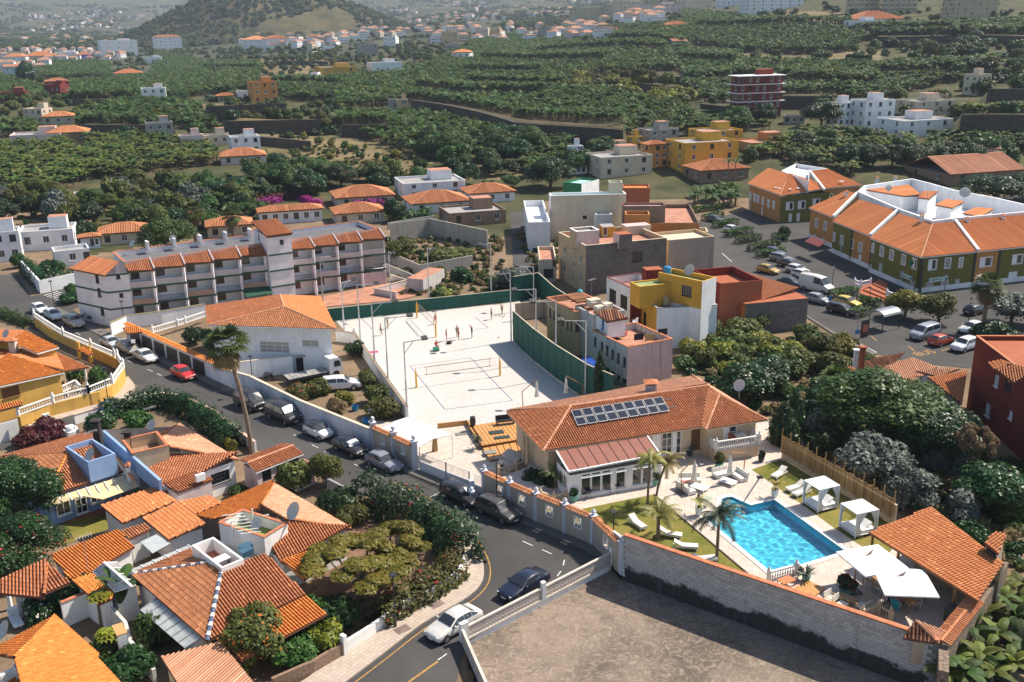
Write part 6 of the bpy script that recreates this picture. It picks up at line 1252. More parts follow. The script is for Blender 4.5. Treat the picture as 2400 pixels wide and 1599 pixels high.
t=thing('corner_roof','little hipped tile roof at the lower corner of the pool terrace','shelter',RW[0]);cq=[k3(1240,1162,3.3),k3(1565,1212,3.3),k3(1640,1100,3.3),k3(1350,1000,4.2)];tiled(t,[cq[0],cq[1],cq[3]],'tile_old');tiled(t,[cq[1],cq[2],cq[3]],'tile_pale');ridge(t,cq[3],cq[1],'tile_old');MB().prism([p.xy for p in inset(ccw([cq[0],cq[1],cq[2]]),.4)],DECK,3.2).B('wall',m_sandw,t)
t=thing('slat_fence','tall slatted timber fence on the right of the pool garden','fence',FB[0]);fa,fb=FB[0].copy(),FB[1]+(FB[1]-FB[0])*.95;fa+=(FB[0]-FB[1])*.12;MB().bar(fa+Vec((.15,.1,.9)),fb+Vec((.15,.1,.9)),.2,1.8).B('wall',m_sandw,t);tilemat('slat',(.40,.23,.09),(.55,.34,.15),.25,.15);SLM=[MB().box((0,0,hh/2),(.085,.05,hh)).mesh('slat',MATS['slat_loose'])for hh in(1.75,1.55,1.3)];e=(fb-fa).normalized();N=int((fb-fa).length/.15);rz=atan2(e.y,e.x)
for i in range(N):
 k_=(0,0,1,0,2,0,1)[i%7]if i%13>5 else 0;o=link('slat',SLM[k_],t,fa+e*(i*.15)+Vec((-.02,-.05,2.35-(1.75,1.55,1.3)[k_]+ru(-.1,.12)))-ORG[t.name]);o.rotation_euler.z=rz
 if i%8==0:o=link('stake',SLM[2],t,fa+e*(i*.15)+U(1.75)-ORG[t.name]);o.rotation_euler.z=rz
def daybed(label,c):
 pts=[pz(x,y,DECK)for x,y in c];ctr=sum(pts,Vec())/4;d=pts[1]-pts[0];o=thing('day_bed',label,'day bed',ctr,atan2(d.y,d.x),'curtained day beds by the pool');w,l=1.0,1.05;o.rotation_euler.z=atan2(d.y,d.x)
 for x in(-1,1):
  for y in(-1,1):MB().box((x*w,y*l,1.1),(.08,.08,2.2)).B('post',whitep,o,l=1)
 f=MB();[f.box((0,y*l,z),(2*w,.07,.07))for y in(-1,1)for z in(.2,2.18)];[f.box((x*w,0,z),(.07,2*l,.07))for x in(-1,1)for z in(.2,2.18)];f.B('frame',whitep,o,l=1)
 MB().box((0,0,.14),(1.95,2.0,.1)).B('base',darkp,o,l=1);MB().box((0,0,.38),(1.85,1.95,.26)).B('mattress',whitef,o,l=1);MB().box((.25,.55,.66),(.8,.8,.1),rx=.55).box((-.5,.6,.62),(.7,.7,.1),rx=.5).B('back_cushion',whitef,o,l=1)
 cn=MB();n=14
 for i in range(n):y0,y1=-l+2*l*i/n,-l+2*l*(i+1)/n;cn.quad((-w,y0,2.2-.05*(i%2)),(w,y0,2.2-.05*(i%2)),(w,y1,2.2-.05*((i+1)%2)),(-w,y1,2.2-.05*((i+1)%2)))
 cn.B('canopy',whitef,o,l=1)
 for x,y,sy,ln in((-1,-1,1,.5),(1,-1,1,1.0),(1,1,-1,.8),(-1,1,-1,.45)):
  cu=MB();m=10
  for i in range(m):
   f0,f1=i/m,(i+1)/m;g=lambda f_,z:(x*w+.05*sin(f_*20),y*l+sy*ln*f_*(1 if z>1.5 else.35 if z>.8 else.5),z)
   for z0,z1 in((2.15,1.2),(1.2,.25)):cu.quad(g(f0,z0),g(f1,z0),g(f1,z1),g(f0,z1))
  cu.B('curtain',whitef,o,l=1)
daybed('white curtained day bed next to the sun lounger',[(1265,480),(1385,560),(1570,510),(1450,430)]);daybed('white curtained day bed next to the pavilion roof',[(1600,700),(1735,795),(1920,740),(1790,650)])
for lb,a,b_ in(('white lounger with raised back alone on the grass by the fence',(1100,160),(985,230)),('pair lounger with white cushion beside the first day bed, nearer the pool',(1260,300),(1130,340)),('pair lounger half hidden behind the first day bed',(1310,340),(1190,385))):A,B=pz(*a,DECK+.3),pz(*b_,DECK+.3);lounger(lb,((A.x+B.x)/2,(A.y+B.y)/2,DECK),atan2((B-A).y,(B-A).x))
for lb,(x0,y0),(x1,y1)in(('empty lounger frame with its back raised under the garden palm',(1110,75),(1195,135)),('white lounger tipped back beside the lawn palm',(1370,190),(1530,215)),('white lounger in the middle of the lawn by the block wall',(1500,310),(1690,320)),('white lounger on the lawn cut off by the coping of the block wall',(1690,440),(1840,425))):A,B=P(*K(2,3,x0,y0),DECK+.3),P(*K(2,3,x1,y1),DECK+.3);lounger(lb,((A.x+B.x)/2,(A.y+B.y)/2,DECK),atan2((B-A).y,(B-A).x))
def sofa(label,a,b_,side,back=True):
 A,B=vl(*a,DECK),vl(*b_,DECK);d=B-A;L_=d.length;o=thing('sofa',label,'sofa',(A+B)/2,atan2(d.y,d.x),'white outdoor sofas');fr=flat('white_frame',(.7,.7,.68),.4);MB().box((0,0,.16),(L_,.85,.08)).B('frame',fr,o,l=1);n=max(2,round(L_/.9))
 for i in range(n):x=-L_/2+L_*(i+.5)/n;MB().box((x,0,.31),(L_/n-.03,.8,.2)).B('seat_cushion',creamf,o,l=1);MB().box((x,side*.38,.58),(L_/n-.04,.16,.42),rx=-side*.15).B('back_cushion',creamf,o,l=1)
 for x in(-1,1):[MB().box((x*(L_/2-.08),y,.06),(.07,.07,.12)).B('leg',fr,o,l=1)for y in(-.36,.36)]
 return o
sofa('long white sofa left of the two furled parasols facing the pool, back row',(1180,1010),(1400,1005),1);sofa('white sofa end nearest the potted palm, under the leaning parasol arm',(1185,1045),(1320,1140),-1);sofa('white corner sofa, rear section against the flower pot',(1540,960),(1690,925),1);sofa('white corner sofa, right hand section below the second parasol',(1730,925),(1850,1005),1)
for lb,x,y,a in(('low white table in front of the left sofa',1390,1080,.0),('low white table in front of the corner sofa',1680,1020,0)):table(lb,vl(x,y),-.75,1.5,1.0,.32,whitep,'low white tables','coffee_table')
def para(lb,A,B,*a):d=B-A;d.z=0;parasol(lb,A,atan2(d.y,d.x),d.length,*a)
para('furled cream parasol hanging from a leaning arm beside the left sofa',vl(1205,1110),vl(1345,765,DECK+3),2.75,3,creamf,False);para('furled cream parasol hanging over the corner sofa',vl(1840,920),vl(1712,700,DECK+3),2.75,3,creamf,False)
para('large open white parasol nearest the pool corner',pz(1735,1285),pz(1905,905,DECK+3.2),3.0,3.6,whitef,True);para('large open white parasol over the dining table',pz(2005,1465),pz(2210,1105,DECK+3.2),3.0,3.6,whitef,True)
parasol('furled parasol on a dark arm beyond the villa roof, left one',P(1226,960,.05),.6,1.9,2.9,3,creamf,False);parasol('furled parasol on a dark arm beyond the villa roof, right one',P(1365,945,.05),2.9,1.9,2.9,3,creamf,False)
dt0,dt1=pz(1840,1130,DECK+.75),pz(2290,1390,DECK+.75);dd=dt1-dt0;table('long honey coloured dining table under the parasols, upper half',(dt0+dd*.24).to_tuple()[:2]+(DECK,),atan2(dd.y,dd.x),dd.length*.46,.9,.76,honey,'dining tables');table('long honey coloured dining table under the parasols, lower half',(dt0+dd*.76).to_tuple()[:2]+(DECK,),atan2(dd.y,dd.x),dd.length*.46,.9,.76,honey,'dining tables')
m_rat=flat('white_mesh_chair',(.6,.58,.54),.7)
for lb,x,y,a in(('white chair beside the upper end of the dining table',1885,1245,.5),('white chair with a dark bag beside it at the dining table',1965,1290,.5),('white chair near the middle of the dining table',2035,1395,.6),('white chair hung with a turquoise towel at the dining table',2110,1450,.6),('white chair standing apart right of the dining table',2310,1440,2.6)):chair(lb,pz(x,y),a,m_rat)
t=thing('towel','turquoise towel hung over a chair at the dining table','towel',pz(2105,1440));MB().box(pz(2110,1400,DECK+.75),(.08,.6,.7),.6).B('cloth',flat('turquoise_towel',(.03,.35,.38),.9),t)
for lb,a,ps in(('person in a pink top seated at the dining table',2165,(.55,.2,.3)),('person in a blue top seated at the far side of the dining table',2330,(.05,.12,.4)),('person in dark clothes seated under the lower parasol',2050,(.05,.05,.06))):person(lb,pz(a,1430 if a!=2330 else 1360,DECK-.03),.7 if a!=2330 else 3.9,ps,(.06,.06,.08),pose=SEATED,trousers=True,group='people at the dining table')
planks('timber_deck','small timber deck beside the block wall',[pz(1150,1275),pz(1300,1190),pz(1470,1265),pz(1350,1345)],DECK+.14,12,honey)
balustrade('white balustrade between the pool and the small timber deck',[pz(945,1190),pz(1200,1120)],m_cop,DECK,.85,step=.24);balustrade('cream balustrade with a corner beside the lower parasol',[pz(1800,1560),pz(1950,1500),pz(2060,1570)],m_sandw,DECK,.9,step=.26)
table('orange topped low table beside the small deck',pz(1105,1225),.5,1.2,.8,.5,flat('orange_wood',(.55,.2,.08),.6),'terrace tables');table('slatted wooden coffee table by the bench seats',pz(1650,1375,DECK),-.75,1.6,.75,.45,flat('tan_wood',(.45,.28,.16),.7),'terrace tables');chair('wooden garden chair beside the agave pot',pz(1215,1165),3.5,flat('grey_wood',(.35,.27,.2),.8),'garden chairs')
for lb,x,y,a,w in(('bamboo armchair with cream cushion near the balustrade',1810,1460,2.2,.75),('bamboo bench seat with cream cushion beside the block wall',1530,1400,-.9,.9),('bamboo bench end with cream cushion below the coffee table',1600,1440,-.9,.85)):chair(lb,pz(x,y),a,flat('bamboo',(.5,.3,.12),.6),'bamboo seats',cush=creamf,w=w)
for x,y,i in((265,1105,0),(550,1045,1),(805,985,2)):round_table(('small dark bistro table, leftmost of the three by the solarium','small dark bistro table in the middle of the solarium front','small dark bistro table nearest the palms at the solarium')[i],vl(x,y+60))
for lb,x,y,a in(('folding bistro chair left of the leftmost bistro table',205,1160,.2),('folding bistro chair right of the leftmost bistro table',340,1120,3.2),('folding bistro chair left of the middle bistro table',455,1115,.2),('folding bistro chair right of the middle bistro table',610,1055,3.2),('folding bistro chair left of the bistro table by the palms',745,1040,.2)):chair(lb,vl(x,y),a,flat('rust_metal',(.09,.07,.06),.6),'folding bistro chairs',arms=False,w=.42)
pot_plant('green glazed pot at the left corner of the solarium',vl(105,1195),.42,.62,None,'bush_dark',.9,.7);pot_plant('green pot at the right end of the solarium',vl(935,1030),.36,.6,None,'bush_olive',.9,.9);pot_plant('big round pot of reddish flowers by the villa wing',vl(1590,855),.42,.5,None,'bush_olive_red',1.2,1.0);pot_plant('tall dark pot plant beside the brown villa door',vl(1285,730),.35,.6,flat('dark_pot',(.03,.05,.05),.4),agv=True,pw=1.3);pot_plant('dark pot by the right end of the villa wing',vl(2020,790),.3,.5,flat('dark_pot',(.03,.05,.05),.4),'bush_dark',.8,.7);pot_plant('round flowering bush in a green pot between the parasols',pz(1650,1300),.5,.5,None,'bush_dark_red',1.5,1.1);pot_plant('agave in a green pot by the pool corner',pz(1290,1180),.3,.45,None,agv=True,pw=1.3);pot_plant('red flower pot on the small table of the left sofa',vl(1380,1165),.12,.2,flat('clay_pot',(.4,.15,.08),.7),'shrub_mid',.3,.3)
whp=flat('white_pot',(.72,.72,.7),.4)
for lb,(x,y),hh in(('young palm in a white pot at the top corner of the pool',(1000,415),.9),('young palm in a white pot left of the pool bay',(305,580),1.1)):
 l_=pz(x,y);o=pot_plant(lb,l_,.33,.8,whp,'shrub_yellow',.4,.3,group='palms in white pots');A=([],[],[]);[frond(*A,(0,0,1.2),i*2.4,ru(.3,1.2),1.0,.22,6,1.5)for i in range(9)];crown_obj('fronds',A,leafmat('young_palm',(.2,.2,.03),(.4,.34,.06))if 'young_palm' not in MATS else MATS['young_palm'],o)
round_table('round pale green table beside the pool bay',pz(385,490),.38,.7,flat('pale_green',(.35,.42,.3),.5),'small tables')
t=thing('garden_shower','dark post shower at the edge of the grass by the villa','shower',vl(2010,950));MB().tube([vl(2010,950),vl(2010,950,DECK+2.2)],.07,8).box(vl(2010,950,DECK+.05),(.5,.5,.08)).B('post',darkp,t)
t=thing('black_stove','tall black barrel stove by the right boundary wall','stove',k3(1670,1040));MB().lathe(k3(1670,1040),[(.35,0),(.45,.3),(.45,1.2),(.3,1.55),(.12,1.65)],14).B('body',darkp,t)
feather_palm('tall slim pair of palms on one clump in front of the solarium',vl(860,1255),4.6,1.9,15,tr=.11,stems=[(0,0,4.6,.1,.1),(.8,.6,3.6,.9,.5)],mat=leafmat('palm_yellowish',(.13,.14,.03),(.32,.27,.06)))
feather_palm('spreading yellow green palm on the lawn above the block wall',P(*K(2,3,1340,250),DECK),2.0,2.3,18,tr=.16,mat=MATS['palm_yellowish']);feather_palm('dark green palm leaning over the left edge of the pool',P(*K(2,3,1880,455),DECK),3.9,2.4,18,tr=.13,mat=leafmat('palm_dark',(.02,.035,.02),(.07,.1,.05)))
feather_palm('young palm in the planting bed beside the solarium',v2(395,1420,.6),2.3,1.6,14,tr=.1)
person('person sunbathing in a lying pose on the left white sofa',vl(1255,1010,DECK+.42),3.4,(.5,.2,.15),(.3,.1,.1),pose=dict(pel=(0,0,.12),chest=(.32,0,.14),neck=(.55,0,.17),head=(.68,0,.2),top=(.79,0,.22),lsh=(.46,.19,.14),lel=(.3,.3,.12),lha=(.1,.3,.12),rsh=(.46,-.19,.14),rel=(.3,-.3,.12),rha=(.1,-.3,.12),lhip=(-.04,.09,.12),lkn=(-.45,.12,.3),lan=(-.8,.12,.08),lto=(-.88,.12,.16),rhip=(-.04,-.09,.12),rkn=(-.45,-.12,.14),ran=(-.86,-.12,.09),rto=(-.92,-.12,.18)),group='people in the pool garden')
# ================================================================== BUILDINGS ROUND THE COURT
c_=lambda c,r:(lambda x,y,z=0.0:P(*K(c,r,x,y),z))
a0,a1,a2,a3=c_(0,1),c_(1,1),c_(2,1),c_(3,1);md=lambda x,y,z=0.0:ZP('mid',x,y,z);f1=lambda x,y,z:ZP('far1',x,y,z);f2=lambda x,y,z:ZP('far2',x,y,z);f3=lambda x,y,z:ZP('far3',x,y,z)
def blockmat(name,c,c2,s=(.5,.25)):
 m,nt,b,L=nodes(name);g=nt.nodes.new('ShaderNodeNewGeometry');sp_=nt.nodes.new('ShaderNodeSeparateXYZ');L(g.outputs['Position'],sp_.inputs[0]);cb=nt.nodes.new('ShaderNodeCombineXYZ');L(mth(nt,'ADD',sp_.outputs[0],sp_.outputs[1]),cb.inputs[0]);L(sp_.outputs[2],cb.inputs[1])
 k=nt.nodes.new('ShaderNodeTexBrick');k.inputs['Scale'].default_value=1;k.inputs['Brick Width'].default_value=s[0];k.inputs['Row Height'].default_value=s[1];k.inputs['Mortar Size'].default_value=.018;k.inputs['Color1'].default_value=(*sc(c,.75),1);k.inputs['Color2'].default_value=(*sc(c,1.25),1);k.inputs['Mortar'].default_value=(*c2,1);L(cb.outputs[0],k.inputs['Vector'])
 L(mix(nt,mth(nt,'MULTIPLY',stepr(nt,tex(nt,.25,6,.7,co='World'),.45,.65),.6),k.outputs[0],sc(c,.6)),b.inputs['Base Color']);b.inputs['Roughness'].default_value=.95;bump(nt,b,k.outputs['Fac'],-.6,.02);return m
m_cinder=blockmat('cinder_block',(.15,.135,.125),(.21,.2,.19));m_beige=plaster((.60,.44,.27));m_yell=plaster((.64,.36,.055));m_orange=plaster((.52,.20,.06));m_olivew=plaster((.17,.155,.035),dirt=.1);m_orw=plaster((.50,.24,.08),dirt=.1);m_redw=plaster((.20,.035,.025));m_brick=plaster((.38,.12,.06));m_wht=plaster((.82,.83,.84));m_dirtyw=plaster((.56,.53,.51),dirt=1.0);m_pink=plaster((.64,.48,.46),dirt=.9);m_cream2=plaster((.62,.54,.41));m_greenr=flat('green_roof',(.25,.3,.12),.8,var=.25,scale=.6);m_tealp=plaster((.35,.55,.55));m_rooft=flat('terracotta_roof_floor',(.42,.2,.13),.9,var=.25,scale=.7)
def blk(name,label,pts,z,mats,wins=(),par=.6,roof=None,cop=None,cat='building',z0=0.0,rectify=True,parent=None):
 q=rect(*pts[:3])if rectify else pts;t=parent or thing(name,label,cat,(q[0].x,q[0].y,z0));walls(t,q,z0,z,mats,wins,par=par,roofmat=roof or m_roofgrey,coping=cop,name='wall' if parent is None else 'upper_wall');return t
def px(c,r,*ws):return[(*K(c,r,x,y),w,h,s)for x,y,w,h,s in ws]
def pm(*ws):return[(*Z('mid',x,y),w,h,s)for x,y,w,h,s in ws]
def p3(*ws):return[(*Z('far3',x,y),w,h,s)for x,y,w,h,s in ws]
# -- long white apartment block with balconies
F0,F1=Vec((-54.8,138.7,0)),Vec((-20.6,160.0,0));e=(F1-F0).normalized();n=Vec((-e.y,e.x,0));T=thing('apartment_block','long white three storey apartment block with green bands and tiled balcony hoods','apartment block',F0);at=lambda u,v,z=0:F0+e*u+n*v+U(z);Lf=(F1-F0).length
m_apt=plaster((.86,.80,.80),dirt=.1);FZ=[0,2.65,5.15];EV=7.65;us=[0,3.6,8.0,12.2,16.4,20.4];us2=[24.2,28.2,32.2,36.3,Lf];bays=list(zip(us[:-1],us[1:]))+list(zip(us2[:-1],us2[1:]))
wb=[]
for u0,u1 in bays:
 for z in FZ:wb+=[('m',0,u0+1.2,z+1.65,1.25,1.0,'brown_grid'),('m',0,u0+3.0,z+1.1,.8,2.0,'white_door_solid')]
walls(T,[at(0,1.7),at(Lf,1.7),at(Lf,10),at(0,10)],0,8.9,[m_apt],wb,par=.7,roofmat=flat('roof_felt',(.13,.13,.14),.9,var=.2),coping=m_coping_t)
walls(T,[at(-6.2,7.2),at(-3.0,.4),at(.02,-.1),at(.02,10),at(-4.5,10)],0,EV,[m_apt],px(0,1,(885,945,.8,1.3,'dark'),(1083,960,.55,.6,'dark'),(912,1120,.8,1.3,'dark'),(1115,1145,.55,.6,'dark'),(940,1290,.8,1.3,'dark')),name='end_wall')
for z in(2.65,5.15,EV):MB().bar(at(-6.25,7.2,z),at(-3.05,.35,z),.1,.22).bar(at(-3.05,.35,z),at(0,-.15,z),.1,.22).B('green_band',greenp,T)
tiled(T,[at(-6.7,7.6,EV+.1),at(-3.2,0,EV+.1),at(-.6,2.2,9.0),at(-3.4,8.5,9.0)],'tile_brown',kind='col');m_grille=plaster((.7,.62,.6));styles=['rail','glass','block','rail','rail','block','block','block','block','tan','rail','tan','rail','tan','rail','block','rail','rail','low','low','low','low','block','low','low','low','low'];si=0;gl_t=flat('green_glass',(.05,.16,.14),.15,spec=.8)
cu_={}
for bi,(u0,u1)in enumerate(bays):
 A,B=at(u0,.75),at(u1,0);dz=lambda z:U(z)
 for z in FZ[1:]+[EV]:
  MB().prism([p.xy for p in(A,B,at(u1,1.72),at(u0,1.72))],z-.16,z).B('slab',m_apt,T);MB().bar(A+dz(z-.06)-n*.05,B+dz(z-.06)-n*.05,.12,.26).bar(B+dz(z-.06)-n*.0,at(u1,.75,z-.06),.12,.26).B('green_band',greenp,T)
 MB().bar(B+n*.18-e*.2,B+n*.18-e*.2+dz(EV),.36,.36,(1,0,0)).B('column',m_apt,T);MB().bar(at(u1-.1,.05,0),at(u1-.1,1.7,0)+dz(0),.12,.01).B('fin',m_apt,T);MB().prism([p.xy for p in(at(u1-.12,.9),at(u1,.9),at(u1,1.7),at(u1-.12,1.7))],0,EV).B('party_wall',m_apt,T)
 for fi in range(3):
  s=styles[(bi+fi*9)%27];z=FZ[fi];a,b=A+dz(z)+e*.1,B+dz(z)-e*.4
  if fi==0 and bi>4:continue
  if s=='rail':railing('','',[a,b],darkp,z,.9,.14,parent=T)
  elif s=='tan':MB().bar(a+dz(.45),b+dz(.45),.08,.85).B('parapet',flat('tan_parapet',(.45,.28,.2),.8),T)
  elif s=='glass':MB().bar(a+dz(.45),b+dz(.45),.06,.85).B('glass_parapet',gl_t,T)
  else:
   MB().bar(a+dz(.42),b+dz(.42),.07,.75).bar(a+dz(.86),b+dz(.86),.14,.1).B('parapet',m_grille,T)
   m=MB();L_=(b-a).length;[m.bar(a+(b-a)*((i+.5)/14)+dz(z_)-n*.05,a+(b-a)*((i+.5)/14)+dz(z_+.18)-n*.05,.1,.04,(1,0,0))for i in range(14)for z_ in(.15,.5)];m.B('grille',plaster((.4,.34,.33)),T)['kind']='stuff'
 if bi==8:MB().bar(A+dz(6.7),B+dz(6.7),.1,1.6).B('glazed_loggia',curtain,T);MB().bar(A+dz(4.1),B+dz(4.1),.1,1.5).B('glazed_loggia',curtain,T);MB().bar(A+dz(1.1),B+dz(1.1),.12,2.2).B('shutter',m_pinkw,T)
 tiled(T,[A-n*.3+dz(EV+.1),B-n*.3+dz(EV+.1),at(u1,2.1,8.95),at(u0,2.1,8.95)],'tile_brown',kind='col',loose=0);MB().bar(B-n*.3+dz(EV+.25),at(u1,2.1,9.1),.22,.2).B('hood_kerb',plaster((.42,.36,.38)),T)
tw=[at(20.4,-1.0),at(24.2,-1.0),at(24.2,5.5),at(20.4,5.5)];walls(T,tw,0,10.6,[m_apt],px(1,1,(237,660,.75,.95,'white'),(25,610,.5,.9,'dark')),name='tower_wall');[MB().bar(at(20.35,-1.05,z),at(24.25,-1.05,z),.1,.22).B('green_band',greenp,T)for z in(2.65,5.15,EV,10.5)];tiled(T,[at(20.2,-1.3,10.7),at(24.4,-1.3,10.7),at(24.4,5.6,11.9),at(20.2,5.6,11.9)],'tile_brown',kind='col');MB().prism([p.xy for p in tw],10.58,10.62).B('tower_top',m_apt,T);aw=[at(16.2,.2,2.6),at(20.4,.2,2.6),at(20.4,-1.6,1.9),at(16.2,-1.6,1.9)];MB().slab(aw,.06).B('green_awning',greenp,T)
for i in range(5):MB().box(at(5+4*i,9.3,9.4),(.3,1.6,1.3),atan2(e.y,e.x)).B('roof_partition',m_apt,T)
dish('white dish leaning on the rear parapet of the apartment block, left one',at(3,9.6,8.9),.6,4.0);dish('white dish on the apartment roof beyond the first',at(9,9.6,9.0),.55,4.4);dish('dish on the apartment roof above the third hood',at(17,9.5,8.9),.45,4.1)
sheet('terrace_floor',[a1(640,1250,.06),a1(380,1130,.06),a1(600,1160,.06),a1(1200,1030,.06),a1(1560,1130,.06),a1(1290,1190,.06)],m_rooft,.06,kind='structure');wall_line('block_wall','low pierced block wall zigzagging across the red yard',[a1(1290,1175),a1(1090,1140),a1(1390,1060),a1(1240,1010)],1.0,.15,m_grille,cap=m_cream2)
for lb,pts,hh,mt in(('tall cream retaining wall of the empty garden plot',[a1(1240,650),a1(1600,600),a1(2130,720)],3.6,plaster((.42,.39,.33),dirt=.9)),('long grey garden wall in front of the mango tree',[a1(1190,830),a1(1510,970),a1(1990,880)],2.0,plaster((.36,.34,.31),dirt=.9)),('lower sloping grey wall beside the apartment block',[a1(1195,930),a1(1500,1060)],1.5,m_grey),('brown garden wall behind the tile roofed villas',[a1(1210,540),a1(1640,470)],1.4,m_grey)):wall_line('garden_wall',lb,pts,hh,.3,mt)
t=thing('outbuilding','flat orange roofed shed at the foot of the garden terraces','shed',a1(1400,1010));q=[a1(1390,1115,0),a1(1540,1130,0),a1(1570,1010,0)];walls(t,rect(*q),0,2.3,[m_dirtyw],roofmat=m_rooft)
# -- white house with the striped tile roof
q=[a1(-60,1545,5.9),a1(740,1458,5.9),a1(590,1157,5.9)];A,B=P(486,762,5.9),q[1];C,D=q[2],P(481,717,5.9);rg0,rg1=a1(258,1250,7.7),a1(222,1142,7.7);t=thing('house','white two storey house with a large striped hip roof beside the court','house',(A.x,A.y,0));A2=P(*K(1,1,0,1545),5.9);walls(t,inset(ccw([A,B,C,D]),.6),0,5.75,[m_wht],px(1,2,(170,55,3.9,1.5,'white_curtain_grid'),(500,20,2.2,.9,'white_curtain')))
for s_,m_ in(([A,B,rg0],'tile_terracotta'),([B,C,rg1,rg0],'tile_new'),([C,D,rg1],'tile_brown'),([D,A,rg0,rg1],'tile_brown')):tiled(t,s_,m_,fascia=m_wht)
for a,b in((rg0,B),(rg0,A),(rg0,rg1)):ridge(t,a,b,'tile_pale')
gd=MB();g0,g1=h2(380,285),h2(650,240);gd.bar(g0+Vec((0,-.2,1.1)),g1+Vec((0,-.2,1.1)),.1,2.1);gd.B('garage_shade_panel',flat('painted_shade',(.01,.01,.012),.9),t);MB().bar(g0+Vec((0,-.3,2.1)),g1+Vec((0,-.3,2.1)),.3,.3).B('garage_shutter',greyp,t)  # near-black slab paints the shade inside the open garage
wall_line('block_wall','white pierced block wall left of the garage',[h2(-230,360),h2(345,290)],2.2,.2,m_wht,cap=m_cream2)
wall_line('boundary_wall','long white wall with faded painted arches along the road',PL([(546,912),(590,925),(707,985),(870,1054)]),2.3,.25,plaster((.66,.68,.72),dirt=.5),cap=m_cream2);wall_line('boundary_wall','white wall with a brown cap between the garden and the sand court',PL([(955,984),(832,806),(790,800)]),1.5,.3,m_white,cap=flat('brown_cap',(.25,.2,.15),.9))
t=thing('garage_row','road wall with brown garage doors under an orange tile coping','wall',P(300,800));ga,gb=P(300,797),P(546,911);d=gb-ga;MB().bar(ga+U(1.15),gb+U(1.15),.25,2.3).B('wall',m_wht,t);tilecap(t,ga,gb,2.35,'tile_orange',w=.45)
for i in range(6):u=.05+i*.125;MB().bar(ga+d*u+Vec((-.11,-.13,1.0)),ga+d*(u+.1)+Vec((-.11,-.13,1.0)),.06,1.7).B('garage_door',flat('brown_door',(.07,.055,.045),.6),t)
tiled(t,pp((287,768,3.0),(298,783,2.6),(334,779,2.6),(322,764,3.0)),'tile_orange');MB().bar(P(312,800),P(312,800,2.6),.5,.5,(1,0,0)).B('gate_pillar',m_white,t)
wall_line('garden_wall','white garden wall between the apartment block and the tiled house',PL([(262,788),(300,770),(380,760),(482,742)]),1.9,.2,m_wht,cap=flat('olive_cap',(.3,.27,.12),.8));balustrade('white balustrade on the steps beside the white house',PL([(360,795),(418,778),(436,772),(485,755)]),m_white,.9,.8,step=.3)
# -- right of the court: tall cream house with a bare block side
t=blk('building','tall beige house with a bare grey block side wall',[a2(428,580,7.6),a2(678,686,7.9),a2(1440,640,7.6)],7.8,[m_beige,m_cinder,m_beige,m_beige],px(2,1,(482,735,.75,1.2,'white'),(565,697,.55,1.1,'white'),(628,812,.8,1.3,'white'),(480,900,.75,1.2,'white'),(563,862,.55,1.1,'white'),(627,985,.8,1.3,'white'),(562,990,.55,1.2,'white'),(1150,790,1.8,1.6,'dark')),.9,m_rooft,m_cream2)
blk('','',[a2(530,530,9.6),a2(595,565,9.6),a2(805,550,9.6)],9.6,[m_beige,m_pinkw,m_pinkw,m_beige],par=.3,cop=whitep,z0=6.9,parent=t);blk('','',[a2(930,565,9.2),a2(985,590,9.2),a2(1113,583,9.2)],9.2,[m_pinkw,m_cinder,m_pinkw,m_pinkw],par=0,roof=m_brick,z0=6.9,parent=t)
blk('building','low building with a weathered grey side wall behind the block sided house',[a2(1280,570,6.6),a2(1440,640,6.6),a2(1905,620,6.6)],6.6,[m_beige,plaster((.33,.30,.27),dirt=1.0),m_beige,m_beige],par=.5,roof=m_cream2)
blk('annexe','white curved fronted annexe on the alley beside the beige house',[a2(235,675,4.2),a2(250,840,3.4),a2(420,900,3.4)],3.8,[m_cream2],px(2,1,(400,790,.6,1.1,'brown_solid'),(335,945,1.6,1.5,'dark'),(270,900,.9,1.6,'dark')),.6,m_rooft)
t=blk('house','house with a small yellow roof cabin and striped canopy behind the beige house',[a2(760,520,6.4),a2(940,640,6.4),a2(1290,600,6.4)],6.2,[m_yell,m_beige,m_beige,m_beige],par=.4,roof=m_rooft);blk('','',[a2(800,490,8.6),a2(830,520,8.6),a2(940,510,8.6)],8.6,[m_yell],px(2,1,(858,555,.7,1.4,'white')),par=0,roof=m_roofgrey,z0=6,parent=t);blk('','',[a2(1000,490,8.4),a2(1050,515,8.4),a2(1280,500,8.4)],8.4,[m_cream2],par=0,roof=m_pink,z0=6,parent=t)
t=blk('house','orange and brown stepped house with a square roof turret',[a2(1010,290,7.4),a2(1040,470,7.2),a2(1700,480,6.2)],7.0,[plaster((.2,.15,.11)),m_orw,m_cream2,m_cream2],px(2,1,(1260,400,.7,1.6,'dark')),.7,m_rooft);blk('','',[a2(1035,370,9.2),a2(1045,405,9.2),a2(1265,395,9.2)],9.2,[m_orw],par=.5,roof=m_brick,z0=6,parent=t);blk('','',[a2(1010,300,9.8),a2(1020,330,9.8),a2(1400,310,9.8)],9.8,[plaster((.25,.2,.16))],par=.3,roof=m_pink,cop=redp,z0=6,parent=t)
blk('annexe','low cream walled yard with an orange strip beyond the grey side wall',[a2(1280,520,5.4),a2(1290,560,5.4),a2(1795,545,5.4)],5.4,[m_cream2],par=1.2,roof=m_orw)
